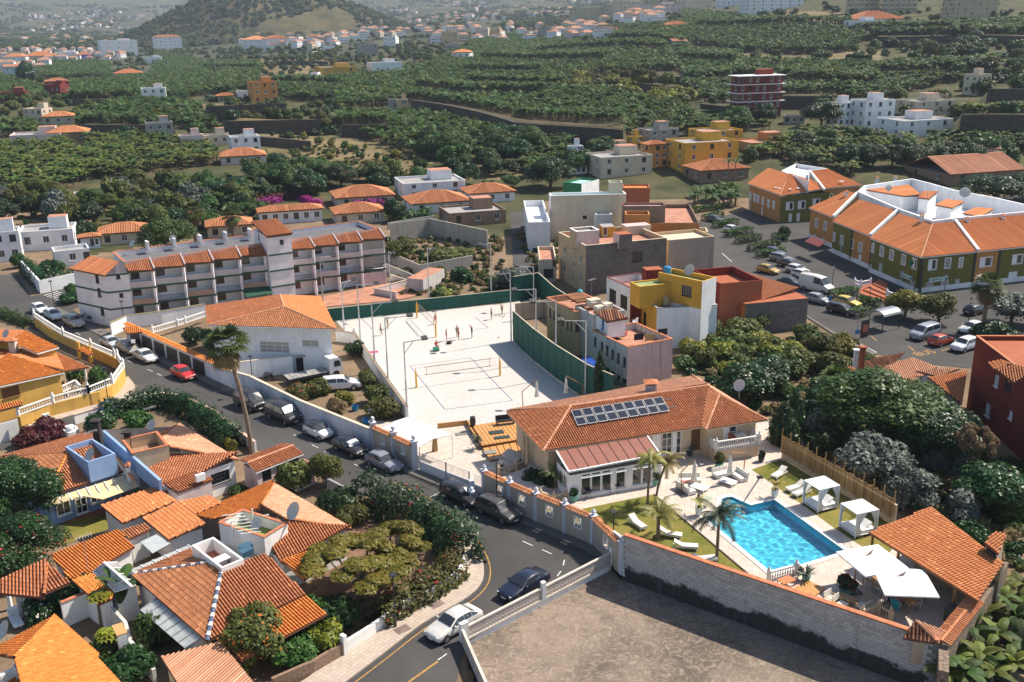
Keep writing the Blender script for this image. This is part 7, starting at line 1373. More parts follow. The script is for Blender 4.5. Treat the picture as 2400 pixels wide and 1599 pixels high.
t=blk('building','large cream block with a white stepped left side by the alley',[a2(340,190,9.0),a2(355,215,9.0),a2(1020,170,9.0)],8.6,[m_wht,m_cream2,m_cream2,m_wht],px(2,1,(668,428,.8,.6,'dark')),.8,m_tealp,whitep);blk('','',[a2(105,205,7.2),a2(150,480,5.5),a2(350,470,5.5)],5.6,[m_wht],par=1.2,roof=m_wht,z0=0,parent=t);blk('','',[a2(885,90,10.5),a2(900,110,10.5),a2(1015,105,10.5)],10.5,[m_cream2],par=.3,roof=m_tealp,z0=7,parent=t)
blk('roof_tank_house','square grey water tank hut in front of the cream block',[a2(745,375,5.2),a2(775,405,5.2),a2(915,395,5.2)],5.2,[m_wht],par=.3,roof=m_tealp,cat='hut')
blk('house','white cube house with a bright green side behind the cream block',[a2(470,80,9),a2(640,95,9),a2(900,60,9)],8.4,[flat('bright_green',(.015,.16,.06),.7),m_wht,m_wht,m_wht],par=.4,roof=m_tealp);blk('house','brick orange walled house behind the cream block',[a2(1018,125,7),a2(1022,160,7),a2(1275,190,7)],7,[m_brick],par=.3,roof=m_orange)
# -- yellow and white house, maroon house, old tile roof
t=blk('house','yellow fronted house with a tall blank white side and roof terraces',[md(1320,400,5.6),md(1567,640,5.6),md(2060,560,5.6)],5.6,[m_yell,m_wht,m_wht,m_yell],pm((1355,550,.55,1.5,'dark'),(1455,735,1.5,1.9,'dark'),(1890,970,.9,2.2,'brown_solid')),.8,m_rooft,m_grey)
blk('','',[md(1580,300,9.4),md(1985,385,9.4),md(2162,355,9.4)],9.3,[m_yell,m_wht,m_yell,m_yell],pm((1840,480,1.6,1.4,'dark_grid')),.6,m_greenr,z0=5.6,parent=t);blk('','',[md(1580,300,9.4),md(1985,385,9.4),md(2162,355,9.4)],5.59,[m_wht],par=0,parent=t);blk('','',[md(1322,395,8.2),md(1410,440,8.2),md(1685,400,8.2)],8.2,[m_yell],par=.15,roof=m_greenr,z0=5.2,parent=t)
t=blk('house','white fronted house with a maroon walled roof terrace and two big windows',[md(1105,340,6.8),md(1325,440,6.8),md(1600,390,6.8)],6.6,[m_wht,m_redw,m_redw,m_redw],pm((1160,525,1.9,1.9,'brown_grid'),(1262,580,1.9,1.9,'brown_grid')),1.1,m_rooft,redp);blk('','',[md(1430,260,8.4),md(1470,290,8.4),md(1610,270,8.4)],8.4,[m_redw],par=0,roof=m_brick,z0=5.5,parent=t)
blk('house','brick red walled house behind the yellow one',[md(1900,270,7.4),md(2150,400,7.4),md(2400,300,7.4)],7.2,[m_redw,m_brick,m_brick,m_redw],par=1.1,roof=m_brick)
t=blk('house','orange house with a patched old tile roof and grey block end',[a2(2010,1150,4.4),a2(2147,1225,4.4),a2(2610,1118,4.4)],4.4,[m_orange,m_cinder,m_cinder,m_orange],px(2,1,(2045,1235,.6,1.8,'dark')),0,m_brick);tiled(t,[a2(1995,1135,4.5),a2(2147,1220,4.5),a2(2635,1106,4.5),a2(2352,985,5.6),a2(2115,915,6.0)],'tile_terracotta');wall_line('boundary_wall','white yard wall below the orange house',[a2(1910,1490),a2(2150,1410)],3.2,.3,m_wht)
# -- peeling pink and white terrace
t=blk('building','peeling white and pink building with a cluttered roof terrace',[md(975,790,5.6),md(1300,990,5.0),md(1755,930,5.0)],4.9,[m_dirtyw,m_pink,m_dirtyw,m_dirtyw],pm(*[(x,y,.55,1.2,'dark')for x,y in((1000,945),(1062,990),(1110,1025),(1160,1060),(1212,1095),(1268,1130))],*[(x,y,.8,.6,'dark')for x,y in((1115,1205),(1163,1240),(1215,1275),(1268,1305))]),.8,m_rooft,m_coping_t)
blk('building','beige house end with narrow windows facing the court',[md(555,520,6.2),md(815,680,5.8),md(1090,600,5.8)],5.9,[plaster((.46,.33,.2),dirt=.5),m_beige,m_beige,m_beige],pm(*[(x,y,.45,1.2,'dark')for x,y in((588,680),(622,700),(665,730),(700,755),(748,790),(780,800))],(805,810,.6,1.3,'dark')),.7,m_rooft,m_coping_t)
t=blk('building','dirty white building with a corrugated roof cabin and rooftop tanks',[md(815,590,6.6),md(980,690,6.4),md(1300,660,6.4)],6.3,[m_dirtyw],pm((800,630,.5,.8,'dark')),.3,m_rooft);q=[md(985,670,7.0),md(1105,760,6.7),md(1305,735,6.7),md(1185,640,7.2)];tiled(t,q,'tile_old',kind='col',pitch=.3);walls(t,inset(ccw(q),.25),4.5,6.6,[m_wht],pm((1003,745,.5,.6,'brown'),(1070,790,.6,1.2,'blue_sh')),name='cabin_wall');tiled(t,[md(725,520,6.9),md(830,585,6.9),md(960,560,7.0),md(880,500,7.0)],'tile_old',kind='col',pitch=.3)
for i,(x,y,s)in enumerate(((985,585,1.2),(1035,640,.9),(1110,615,.9))):tk=thing('water_tank',('pale concrete water tank on the dirty white roof, largest','square grey tank at the roof edge of the dirty white building','grey tank beside the corrugated cabin roof')[i],'water tank',md(x,y,6.3));MB().box(md(x,y,6.3+s*.4),(s*1.3,s,s*.8),.5).B('tank',m_cream2,tk);MB().box(md(x,y,6.3+s*.85),(s*.7,s*.6,.08),.5).B('lid',m_grey,tk)
t=thing('water_tank','round blue water tank on the yellow roof','water tank',md(1660,320,9.0));MB().lathe(md(1660,325,8.9),[(.5,0),(.52,.9),(.4,1.05),(.1,1.1)],14).B('tank',flat('tank_blue',(.02,.25,.5),.4),t)
t=thing('water_tank','turquoise drum on the beige roof terrace','water tank',md(860,505,6.2));MB().lathe(md(860,505,6.1),[(.35,0),(.38,.4),(.2,.6)],12).B('tank',flat('tank_teal',(.05,.4,.45),.4),t)
t=thing('awning','bright blue tarpaulin behind the green court fence','awning',md(960,1150));MB().slab([md(850,1110,2.4),md(940,1070,2.6),md(1080,1180,2.6),md(1015,1220,2.2)],.05).B('sheet',flat('blue_tarp',(.015,.07,.35),.5),t)
for lb,x,y,c in(('dark washing hanging on the line over the pink roof terrace',1400,900,(.02,.02,.03)),('tan towel hanging at the edge of the pink roof terrace',1500,905,(.4,.3,.12)),('black flag of washing at the far corner of the pink roof',1620,855,(.02,.02,.03))):t=thing('washing',lb,'washing',md(x,y,4.2));MB().box(md(x,y,5.0),(1.2,.05,.8),.25).B('cloth',flat('cloth_%d'%x,c,.9),t)
t=thing('washing','striped and tan sheets drying on the yellow roof terrace','washing',md(1580,560,5));[MB().box(md(x,y,6.0),(.75,.05,1.2),.2).B('sheet',flat('cloth_%d'%x,c,.9),t)for x,y,c in((1530,530,(.4,.38,.45)),(1590,560,(.5,.38,.22)),(1650,570,(.45,.35,.2)))]
for lb,x,y,c in(('blue basin on the pink roof terrace',1215,860,(.02,.2,.45)),('orange basin on the pink roof terrace',1265,885,(.6,.12,.03))):t=thing('basin',lb,'basin',md(x,y,4.2));MB().lathe(md(x,y,4.15),[(.3,0),(.45,.35),(.42,.35),(.28,.05)],12).B('tub',flat('tub_%d'%x,c,.5),t)
chair('white plastic chair on the pink roof terrace',md(1365,790,4.15),2.5,whitep,'white plastic chairs');t=thing('outbuilding','flat red roof between the pink building and the villa','outbuilding',v2(1100,420,0));walls(t,rect(v2(925,480,2.6),v2(930,500,2.6),v2(1380,400,2.6)),0,2.6,[m_brick],roofmat=m_rooft)
dish('large pale dish on the yellow roof terrace',md(1870,350,9.0),.75,3.9);antenna('aerial on the yellow terrace',md(1850,500,6.6),1.4);antenna('aerial over the beige house end',md(965,520,6.0),2.2);dish('pinkish dish on a pole at the right end of the villa',vl(1795,150,4.6),.62,4.0,mast=1.4);dish('big pale dish on the green terrace wall, larger one',k1(365,95,4.5),.7,3.9);dish('small grey dish on the parapet of the green terrace',k1(20,215,4.4),.5,4.2);dish('grey dish in front of the blue roof terrace',j0(850,1130,4.4),.6,4.0);dish('pale dish at the corner of the cream roof terrace',j0(1410,850,4.6),.5,4.2);antenna('aerial on the blue roof terrace',j0(850,1000,4.6),1.8);antenna('aerial behind the cream roof terrace',j0(1390,770,4.2),1.8);antenna('thin aerial on the long orange roof',k0(810,520,3.2),2.6)
# -- pharmacy terrace on the square
t=thing('pharmacy_terrace','olive and orange two storey terrace with a pharmacy on its corner','building',a3(1380,1130));ze,zr=5.8,8.7;FP=[a3(375,345,ze),a3(600,432,ze),a3(590,466,ze),a3(940,602,ze),a3(935,622,ze),a3(1405,800,ze),a3(1930,745,ze),a3(2460,690,ze)];RP_={k:a3(*k,zr)for k in((720,185),(820,215),(840,265),(1190,375),(1205,395),(1510,490),(1720,470),(1760,460),(2600,385))}
for q in([FP[0],FP[1],RP_[820,215],RP_[720,185]],[FP[2],FP[3],RP_[1190,375],RP_[840,265]],[FP[4],FP[5],RP_[1510,490],RP_[1205,395]],[FP[5],FP[6],RP_[1720,470],RP_[1510,490]],[FP[6],a3(2600,675,ze),RP_[2600,385],RP_[1760,460]]):tiled(t,q,'tile_new',fascia=whitep,kind='col',pitch=.26)
for a,b in((FP[1],RP_[820,215]),(FP[3],RP_[1190,375]),(FP[6],RP_[1720,470])):MB().bar(a+U(.2),b+U(.2),.45,.5).B('party_parapet',m_wht,t)
ridge(t,RP_[1510,490],FP[5],'tile_pale');sg=[(FP[0],FP[1],m_orw),(FP[2],FP[2].lerp(FP[3],.5),m_olivew),(FP[2].lerp(FP[3],.5),FP[3],m_orw),(FP[4],FP[5],m_olivew),(FP[5],FP[6],m_olivew),(FP[6],FP[6].lerp(FP[7],.42),m_orw),(FP[6].lerp(FP[7],.42),FP[7],m_olivew)]
WN=px(3,1,*[(x,y,.95,1.5,'white_grid_trim')for x,y in((445,480),(528,510),(680,640),(850,705),(1047,742),(1137,775),(1248,820),(1650,850))],*[(x,y,.6,1.45,'white_grid_trim')for x,y in((610,610),(775,675),(965,710),(1770,845))],(1345,855,1.1,1.5,'white_sh_trim'),(1510,865,1.4,1.5,'white_sh_trim'),(2000,840,2.2,1.4,'white_sh_trim'),(2290,815,1.9,1.4,'white_sh_trim'),(1025,970,1.0,2.2,'white_curtain_grid'),(1215,1060,1.0,2.4,'white_door'),(1320,1070,1.3,1.6,'white_curtain_grid'),(1480,1090,1.5,1.5,'white_curtain_grid'),(1620,1075,1.6,1.5,'white_curtain_grid'),(1735,1060,.8,1.5,'white_curtain_grid'),(1980,1010,2.2,1.4,'white_solid'),(665,800,.9,1.8,'white_door'),(835,870,1.1,1.8,'white_solid'),(940,905,.6,1.4,'white_grid'),(430,600,.8,.8,'white_solid'),(510,635,.8,.8,'white_solid'),(2250,970,1.8,1.5,'white_solid'))
for a,b,m_ in sg:
 nn=Vec((-(b-a).y,(b-a).x,0)).normalized();ad=a+nn*.45;bd=b+nn*.45;ad.z=bd.z=0;dv=lambda w:VP(w[0],w[1],ad,bd);walls(t,[ad,bd,bd+nn*.3,ad+nn*.3],0,ze-.1,[m_],[w for w in WN if-.01<=(dv(w)-ad).dot((bd-ad))/(bd-ad).length_squared<=1.01 and min(abs((dv(w).xy-p.xy).length)for p in(a,b))>.3],name='wall');MB().bar(ad-nn*.06+U(.4),bd-nn*.06+U(.4),.1,.8).B('plinth',m_wht,t)
 q_=MB();[q_.box(bd-nn*.02+U(.4+i*.45),(.35+.15*(i%2),.2,.4),atan2((b-a).y,(b-a).x))for i in range(12)];q_.B('quoin',flat('dark_stone',(.06,.055,.05),.9),t)
cy=[RP_[820,215],RP_[1190,375],RP_[1510,490],RP_[1760,460],RP_[2600,385],a3(2470,360,zr),a3(2080,270,zr),a3(1730,205,zr),a3(1480,135,zr),a3(1320,95,zr),a3(880,160,zr)];walls(t,cy,4,9.2,[m_wht],par=3.0,roofmat=m_wht,name='courtyard_wall',th=.4)
for i,c4 in enumerate(([(905,175),(1240,240),(1405,215),(1290,135)],[(1375,252),(1480,262),(1565,190),(1420,188)],[(1535,318),(1690,345),(1805,285),(1640,263)],[(1785,395),(1955,425),(2075,352),(1905,338)])):q=[a3(*c,8.9 if k<2 else 9.3)for k,c in enumerate(c4)];walls(t,inset(ccw(q),.2),5.5,8.8,[m_wht],name='stair_head');tiled(t,q,'tile_new',kind='col')
chs=((718,235),(1412,455),(1830,490),(2155,460),(1000,105),(1168,95))
for i,(x,y)in enumerate(chs):chimney(('white chimney on the orange end slope of the terrace','white chimney at the ridge above the pharmacy','white chimney on the right hand slope, nearest the parapet','white chimney farther along the right hand slope','small white chimney on the rear courtyard wall, left','small white chimney on the rear courtyard wall, right')[i],a3(x,y,8.2 if i in(0,2,3)else 8.9),.55,.7,m_wht,cap='tile')
dish('big round dish standing in the white courtyard',a3(1800,285,9),.95,4.2,mast=1.6);dish('medium dish on the left of the white courtyard',a3(1103,225,9),.6,4.2,mast=1.3)
def sign_text(txt,c,rz,size,mat,parent):
 cu=bpy.data.curves.new('lettering','FONT');cu.body=txt;cu.size=size;cu.align_x='CENTER';cu.align_y='CENTER';cu.extrude=.012;o=txt_obj('lettering',cu,mat);o.parent=parent;o.location=Vec(c)-ORG[parent.name];o.rotation_euler=(math.pi/2,0,rz)
m_sg=flat('sign_green',(.01,.22,.14),.5);m_sb=flat('sign_white',(.6,.68,.64),.5)
for lb,(x,y),i,w in(('pale PHARMACY sign board with green letters and cross on the left face'.replace('PHARMACY','pharmacy'),(1275,975),3,3.0),('pale pharmacy sign board with green letters and cross on the right face',(1565,1000),4,3.6)):
 a,b,_=sg[i];nn=Vec((-(b-a).y,(b-a).x,0)).normalized();c=VP(*K(3,1,x,y),a+nn*.3,b+nn*.3);rz=atan2((b-a).y,(b-a).x);s_=thing('shop_sign',lb,'shop sign',c);e_=(b-a).normalized();MB().box(c,(w,.1,.7),rz).B('board',m_sb,s_);sign_text('FARMACIA',c-nn*.06-e_*w*.1,rz,.52,m_sg,s_);MB().box(c-nn*.08+e_*w*.4,(.5,.06,.17),rz).box(c-nn*.08+e_*w*.4,(.17,.062,.5),rz).B('cross',m_sg,s_)
a,b,_=sg[3];nn=Vec((-(b-a).y,(b-a).x,0)).normalized();c=VP(*K(3,1,1318,850),a-nn*.3,b-nn*.3);s_=thing('pharmacy_cross','green cross sign projecting from the olive corner wall','cross sign',c);MB().box(c,(1.1,.12,.38),.6).box(c,(.38,.13,1.1),.6).B('cross',m_sg,s_)
t=thing('awning','dark red awning over the shop door at the left end of the terrace','awning',a3(430,650));MB().slab([a3(335,650,2.7),a3(465,700,2.7),a3(535,655,3.3),a3(405,605,3.3)],.08).B('fabric',redp,t)
for i in range(9):tag(MB().prism([p.xy for p in(a3(830+22*i,1125-8*i),a3(1085,1220-14*i),a3(1095,1130-5*i),a3(880+15*i,1060-2*i))],.015,.1+.1*i).B('steps',m_brick),kind='structure')if i%2==0 else 0
balustrade('white balustrade beside the pharmacy steps',[a3(1090,1150,.8),a3(1190,1190,.8),a3(1250,1160,.8)],m_wht,.8,.8,step=.3);balustrade('white balustrade on the low terrace left of the steps',[a3(795,1040,.9),a3(850,1060,.9),a3(940,1040,.9)],m_wht,.9,.7,step=.3)
# -- orange and olive pair of houses with hipped roofs
t=thing('house','olive and orange two storey house with skylights in its hip roof','house',f3(670,1560,0));e0,e1,e2,ap=f3(445,1265,5.9),f3(670,1345,5.9),f3(980,1308,5.9),f3(735,1202,8.3);rr_=f3(590,1158,8.3);r2=f3(900,1235,7.6);tiled(t,[e0,e1,ap,rr_],'tile_new',kind='col',fascia=whitep);tiled(t,[e1,e2,r2,ap],'tile_new',kind='col',fascia=whitep);ridge(t,ap,e1,'tile_pale');nn=Vec((-(e1-e0).y,(e1-e0).x,0)).normalized()
walls(t,inset(ccw(rect(e0,e1,e2)),.45),0,5.8,[m_orw,m_olivew,m_olivew,m_orw],p3(*[(x,y,.9,1.5,'white_sh_trim')for x,y in((467,1352),(497,1362),(520,1372),(554,1385),(592,1402),(628,1413))],(738,1420,1.5,1.5,'white_sh_trim'),(820,1412,1.5,1.5,'white_sh_trim'),(920,1395,1.4,1.4,'white_sh_trim'),(740,1520,.8,1.8,'white_solid'),(795,1515,.8,1.8,'white_solid'),(460,1450,.8,1.8,'white_solid'),(545,1480,.8,1.8,'white_solid')));MB().bar(f3(875,1178,8.5),f3(978,1308,6.2),.4,.5).B('party_parapet',m_wht,t)
for i,(x,y)in enumerate(((640,1293),(666,1299),(740,1304),(795,1298))):MB().box(f3(x,y,6.6),(.6,.6,.12),.3).B('roof_window',whitep,t)
t=thing('house','orange walled house end with one roof window behind the olive house','house',f3(1100,1400,0));q=[f3(985,1300,5.9),f3(1235,1276,5.9),f3(1000,1165,8.3),f3(880,1178,8.3)];tiled(t,q,'tile_new',kind='col',fascia=whitep);walls(t,rect(f3(985,1302,5.8)+Vec((.4,.5,0)),f3(1225,1280,5.8)+Vec((0,.5,0)),f3(1100,1200,5.8)),0,5.8,[m_orw],p3((1020,1360,1.2,1.4,'white_sh_trim')));MB().box(f3(1095,1250,6.9),(1.0,.7,.1),.3).B('roof_window',whitep,t);walls(t,[f3(680,1180,8.2),f3(735,1202,8.2),f3(870,1250,8.2),f3(875,1180,8.2),f3(1000,1165,8.2),f3(780,1130,8.2)],5.5,8.3,[m_wht],par=.9,roofmat=m_wht,name='courtyard_wall')
# -- maroon house and tiled sheds on the right
t=blk('house','dark maroon three storey house with white shutters at the right edge',[P(*K(3,2,1858,165),8.6),P(*K(3,2,2075,245),8.6),P(2470,905,8.6)],8.4,[m_redw,plaster((.17,.03,.025)),m_redw,m_redw],par=.4,roof=m_brick,cop=m_coping_t)if 0 else thing('house','dark maroon three storey house with white shutters at the right edge','house',P(2254,946,0))
ma,mb_=P(2265,955,0),P(2500,1180,0);nn=Vec((-(mb_-ma).y,(mb_-ma).x,0)).normalized();walls(t,[ma,mb_,mb_+nn*9,ma+nn*9],0,8.3,[m_redw],px(3,2,(2020,635,1.1,1.4,'white_grid_sh'),(2230,680,.8,.9,'white_grid_sh'),(2075,905,.9,.5,'white'),(2100,365,.9,1.3,'white_grid'),(2210,400,1.5,1.3,'dark')),.4,m_brick,m_coping_t);q=[P(*K(3,2,x,y),z)for x,y,z in((2075,268,8.8),(2260,360,8.4),(2450,290,8.8),(2280,190,9.6))];tiled(t,q,'tile_terracotta');tiled(t,[P(*K(3,2,x,y),z)for x,y,z in((2020,205,9.0),(2080,255,8.9),(2235,210,9.4),(2140,160,9.6))],'tile_new')
s3=lambda x,y,z:P(*K(3,2,x,y),z)
slope_house('shed with a ridged orange tile roof against the maroon house',[s3(1465,345,3.6),s3(1785,565,3.0),s3(1830,280,3.9),s3(1790,265,4.2)],2.9,'tile_new',[m_grey],cat='shed',name='shed');slope_house('shed with a dull orange roof behind the ridged shed',[s3(1355,285,3.4),s3(1560,315,3.3),s3(1760,265,3.6),s3(1560,240,3.9)],2.9,'tile_pale',[m_wht],kind='col',cat='shed',name='shed')
slope_house('long low shed with a flat pinkish tile roof',[s3(980,250,3.1),s3(1190,375,2.7),s3(1330,380,2.7),s3(1555,240,3.2),s3(1330,150,3.5)],2.5,'tile_pale',[m_wht],kind='col',cat='shed',name='shed');slope_house('derelict house with a dark pyramid tile roof',[s3(860,255,3.2),s3(980,300,3.0),s3(1250,165,3.2),s3(1030,80,5.0)],2.6,'tile_old',[m_brick]);slope_house('broken orange tile roof beside the chimney stack',[s3(580,270,2.8),s3(780,380,2.4),s3(960,330,2.6),s3(760,230,3.0)],2.2,'tile_terracotta',[m_cream2])
chimney('tall brown chimney stack by the broken roof',s3(840,380,1.5),.5,4.0,m_brick,cap='slab');chimney('white round chimney by the derelict house',s3(800,220,2.5),.45,1.6,m_wht,cap='slab')
# -- fences and masts of the sand court
m_net=flat('green_screen',(.008,.085,.062),.75,var=.15,scale=2)
def screen(label,pts,h,z0=0.0,step=2.6):
 t=thing('screen_fence',label,'fence',pts[0])
 for a,b in zip(pts[:-1],pts[1:]):
  k=max(1,round((b-a).length/step));d=b-a
  for i in range(k):
   p,q=a+d*(i/k),a+d*((i+1)/k);MB().bar(p+U(h/2+.03)+d*.002,q+U(h/2+.03)-d*.002,.03,h-.04).B('panel',m_net,t);MB().bar(p,p+U(h),.09,.09,(1,0,0)).B('post',flat('fence_post',(.01,.05,.04),.6),t)
  MB().bar(a+U(h+.02),b+U(h+.02),.12,.07).B('top_rail',m_cream2,t);MB().bar(a+U(h*.52),b+U(h*.52),.08,.1).B('mid_rail',flat('fence_post',(.01,.05,.04),.6),t)
 return t
screen('long low green screen along the far end of the sand court',PL([(766,755),(880,742),(1000,730),(1203,708)]),1.95);screen('tall green panelled screen down the right side of the sand court',PL([(1203,800),(1251,846),(1303,888),(1376,938),(1436,965)]),4.3,step=2.2);screen('green screen round the play area behind the court',[P(1203,708),P(1262,698),P(1300,735),P(1335,760)],4.0);wall_line('yard_wall','stained beige wall between the play area and the court fence',PL([(1208,752),(1290,742)]),2.6,.25,plaster((.42,.35,.26),dirt=1.0))
def mast(label,base,topy,arm=None,z=0):
 b=P(*base,z);h=HT(base,topy,z);t=thing('floodlight_mast',label,'floodlight mast',b,0,'floodlight masts round the sand court');MB().lathe(b,[(.11,0),(.1,h*.5),(.075,h*.5+.05),(.07,h)],8).B('pole',metal,t);T_=b+U(h)
 if arm:e_=Vec((*arm,0));MB().bar(T_,T_+e_,.09,.09).bar(T_+U(-1.3),T_+e_*.45,.06,.06).B('arm',metal,t);[MB().box(T_+e_*(.92+.1*i)+U(.12),(.4,.5,.22),.4,.5).B('floodlight',darkp,t)for i in(0,1)]
for lb,b,ty,arm in(('mast at the near left corner of the court',(955,980),803,(2.2,1.2)),('mast on the left side nearest the net posts',(911,914),746,(2.9,.8)),('mast on the left side with a long arm over the court',(880,872),712,(2.9,.8)),('mast on the left side near the white house',(846,815),669,(2.6,.6)),('mast farthest left beside the striped roof',(808,792),663,(1.5,1.6)),('mast at the far fence left of the net',(918,735),590,(1.0,-1.6)),('mast in the middle of the far fence',(1007,724),582,(1.2,-1.2)),('mast at the right end of the far fence',(1152,710),571,(-1.6,-.9)),('tall mast at the far right corner of the court',(1198,800),640,(-1.8,-.9)),('mast behind the fence at the far right',(1251,725),626,(-2.6,.6)),('mast on the right side behind the shaded sand',(1257,848),678,(-2.8,-.4)),('mast on the right side with its arm over the shaded sand',(1303,885),706,(-2.9,-.3)),('mast on the right side in front of the pink building',(1372,936),753,(-2.9,.4)),('mast in front of the apartment block',(758,716),604,(2.0,.9))):mast(lb,b,ty,arm)
def netset(label,a,b,net):
 A,B=ZP('court',*a),ZP('court',*b);t=thing('volleyball_net',label,'volleyball net',A);yel=flat('post_yellow',(.75,.38,.02),.6)
 for p in(A,B):MB().lathe(p,[(.12,0),(.12,1.95),(.05,2.0),(.05,2.5)],10).B('post',yel,t)
 u=(B-A);p0,p1=A+u*net[0],A+u*net[1];m=MB()
 for z in(1.45,2.4):m.bar(p0+U(z),p1+U(z),.03,.07)
 m.B('net_tape',flat('net_tape',(.35,.2,.12),.8),t);m=MB();[m.bar(p0.lerp(p1,i/40)+U(1.45),p0.lerp(p1,i/40)+U(2.4),.008,.008,(1,0,0))for i in range(41)];m.B('mesh',flat('net_cord',(.5,.5,.48),.8),t)['kind']='stuff';[MB().bar(p+U(1.45),p+U(2.4),.05,.05,(1,0,0)).B('antenna',yel,t)for p in(p0.lerp(p1,.03),p0.lerp(p1,.97))]
 for p,q in((A,p0),(B,p1)):[MB().tube([p+U(z),q+U(z)],.008,4).B('rope',darkp,t)for z in(1.45,2.4)]
netset('volleyball net on the near sand court between orange posts',(398,1193),(1422,1052),(.1,.9));netset('volleyball net on the far sand court between orange posts',(405,340),(637,578),(.08,.92))
# ================================================================== VALLEY BEHIND THE TOWN
COLS=dict(w=m_wht,c=m_cream2,y=plaster((.62,.36,.06)),o=plaster((.55,.26,.08)),r=m_redw,b=plaster((.42,.55,.62)),g=m_grey,p=m_pinkw,t=m_beige,k=plaster((.3,.2,.14)),l=plaster((.12,.16,.5)),n=plaster((.47,.42,.28)),d=plaster((.34,.33,.31)))
def far_house(label,o,x0,x1,y0,y1,col,roof='f',st=2,rz=.35,nw=3,name='house',dr=.8,cat=None,band=False,z=None):
 ax,ay,k=_Zo[o];X0,X1,Y0,Y1=ax+x0/k,ax+x1/k,ay+y0/k,ay+y1/k;g=G((X0+X1)/2,Y1-(Y1-Y0)*.06);D=g.length;rz+=.0;ca,sa=cos(rz),sin(rz)
 W_=(X1-X0)/FPX*D;w=W_/(ca+dr*abs(sa));d=w*dr;al=atan2(HC-g.z,math.hypot(g.x,g.y));H=max(2.4,((Y1-Y0)/FPX*D-(d*.8+w*abs(sa))*sin(al))/cos(al));g=G((X0+X1)/2,Y1-(Y1-Y0)*.06)
 t=thing(name,label,cat or name.replace('_',' '),(g.x,g.y,g.z));e=Vec((ca,sa,0));n=Vec((-sa,ca,0));c0=Vec((g.x,g.y,0))-e*w/2;q=[c0,c0+e*w,c0+e*w+n*d,c0+n*d]
 if roof!='f':H=max(2.3,H-d*.12)
 wn=[('m',ed,L_*(i+.5)/nn_,g.z+H/st*(s+.55),min(1.1,L_/nn_*.6),min(1.3,H/st*.55),'white' if(i+s)%3 else 'dark')for ed,L_,nn_ in((0,w,nw),(1,d,max(1,nw-1)),(3,d,max(1,nw-1)))for s in range(st)for i in range(nn_)]if nw else[]
 walls(t,q,g.z-3,g.z+H,[COLS[col]],wn,par=.45 if roof=='f' else 0,roofmat=m_roofgrey if col!='o' else m_rooft)
 if roof!='f':hip_roof(t,q,g.z+H,d*.2,{'h':'tile_terracotta','n':'tile_new','g':'tile_pale'}[roof],over=.4,kind='col',caps=D<330,pitch=.32,gable=roof=='g')
 elif st>1 or w>7:
  b=q[0].lerp(q[2],.7);walls(t,[b+e*x*w*.17+n*y*d*.2 for x,y in((-1,-1),(1,-1),(1,1),(-1,1))],g.z+H-.5,g.z+H+1.9,[COLS[col]],roofmat=m_rooft,name='roof_cabin')
 if band:
  for s in range(1,st+1):MB().prism([(p.x,p.y)for p in inset(q,-.9)],g.z+H/st*s-.15,g.z+H/st*s+.12).B('balcony_slab',m_wht,t)
 return t
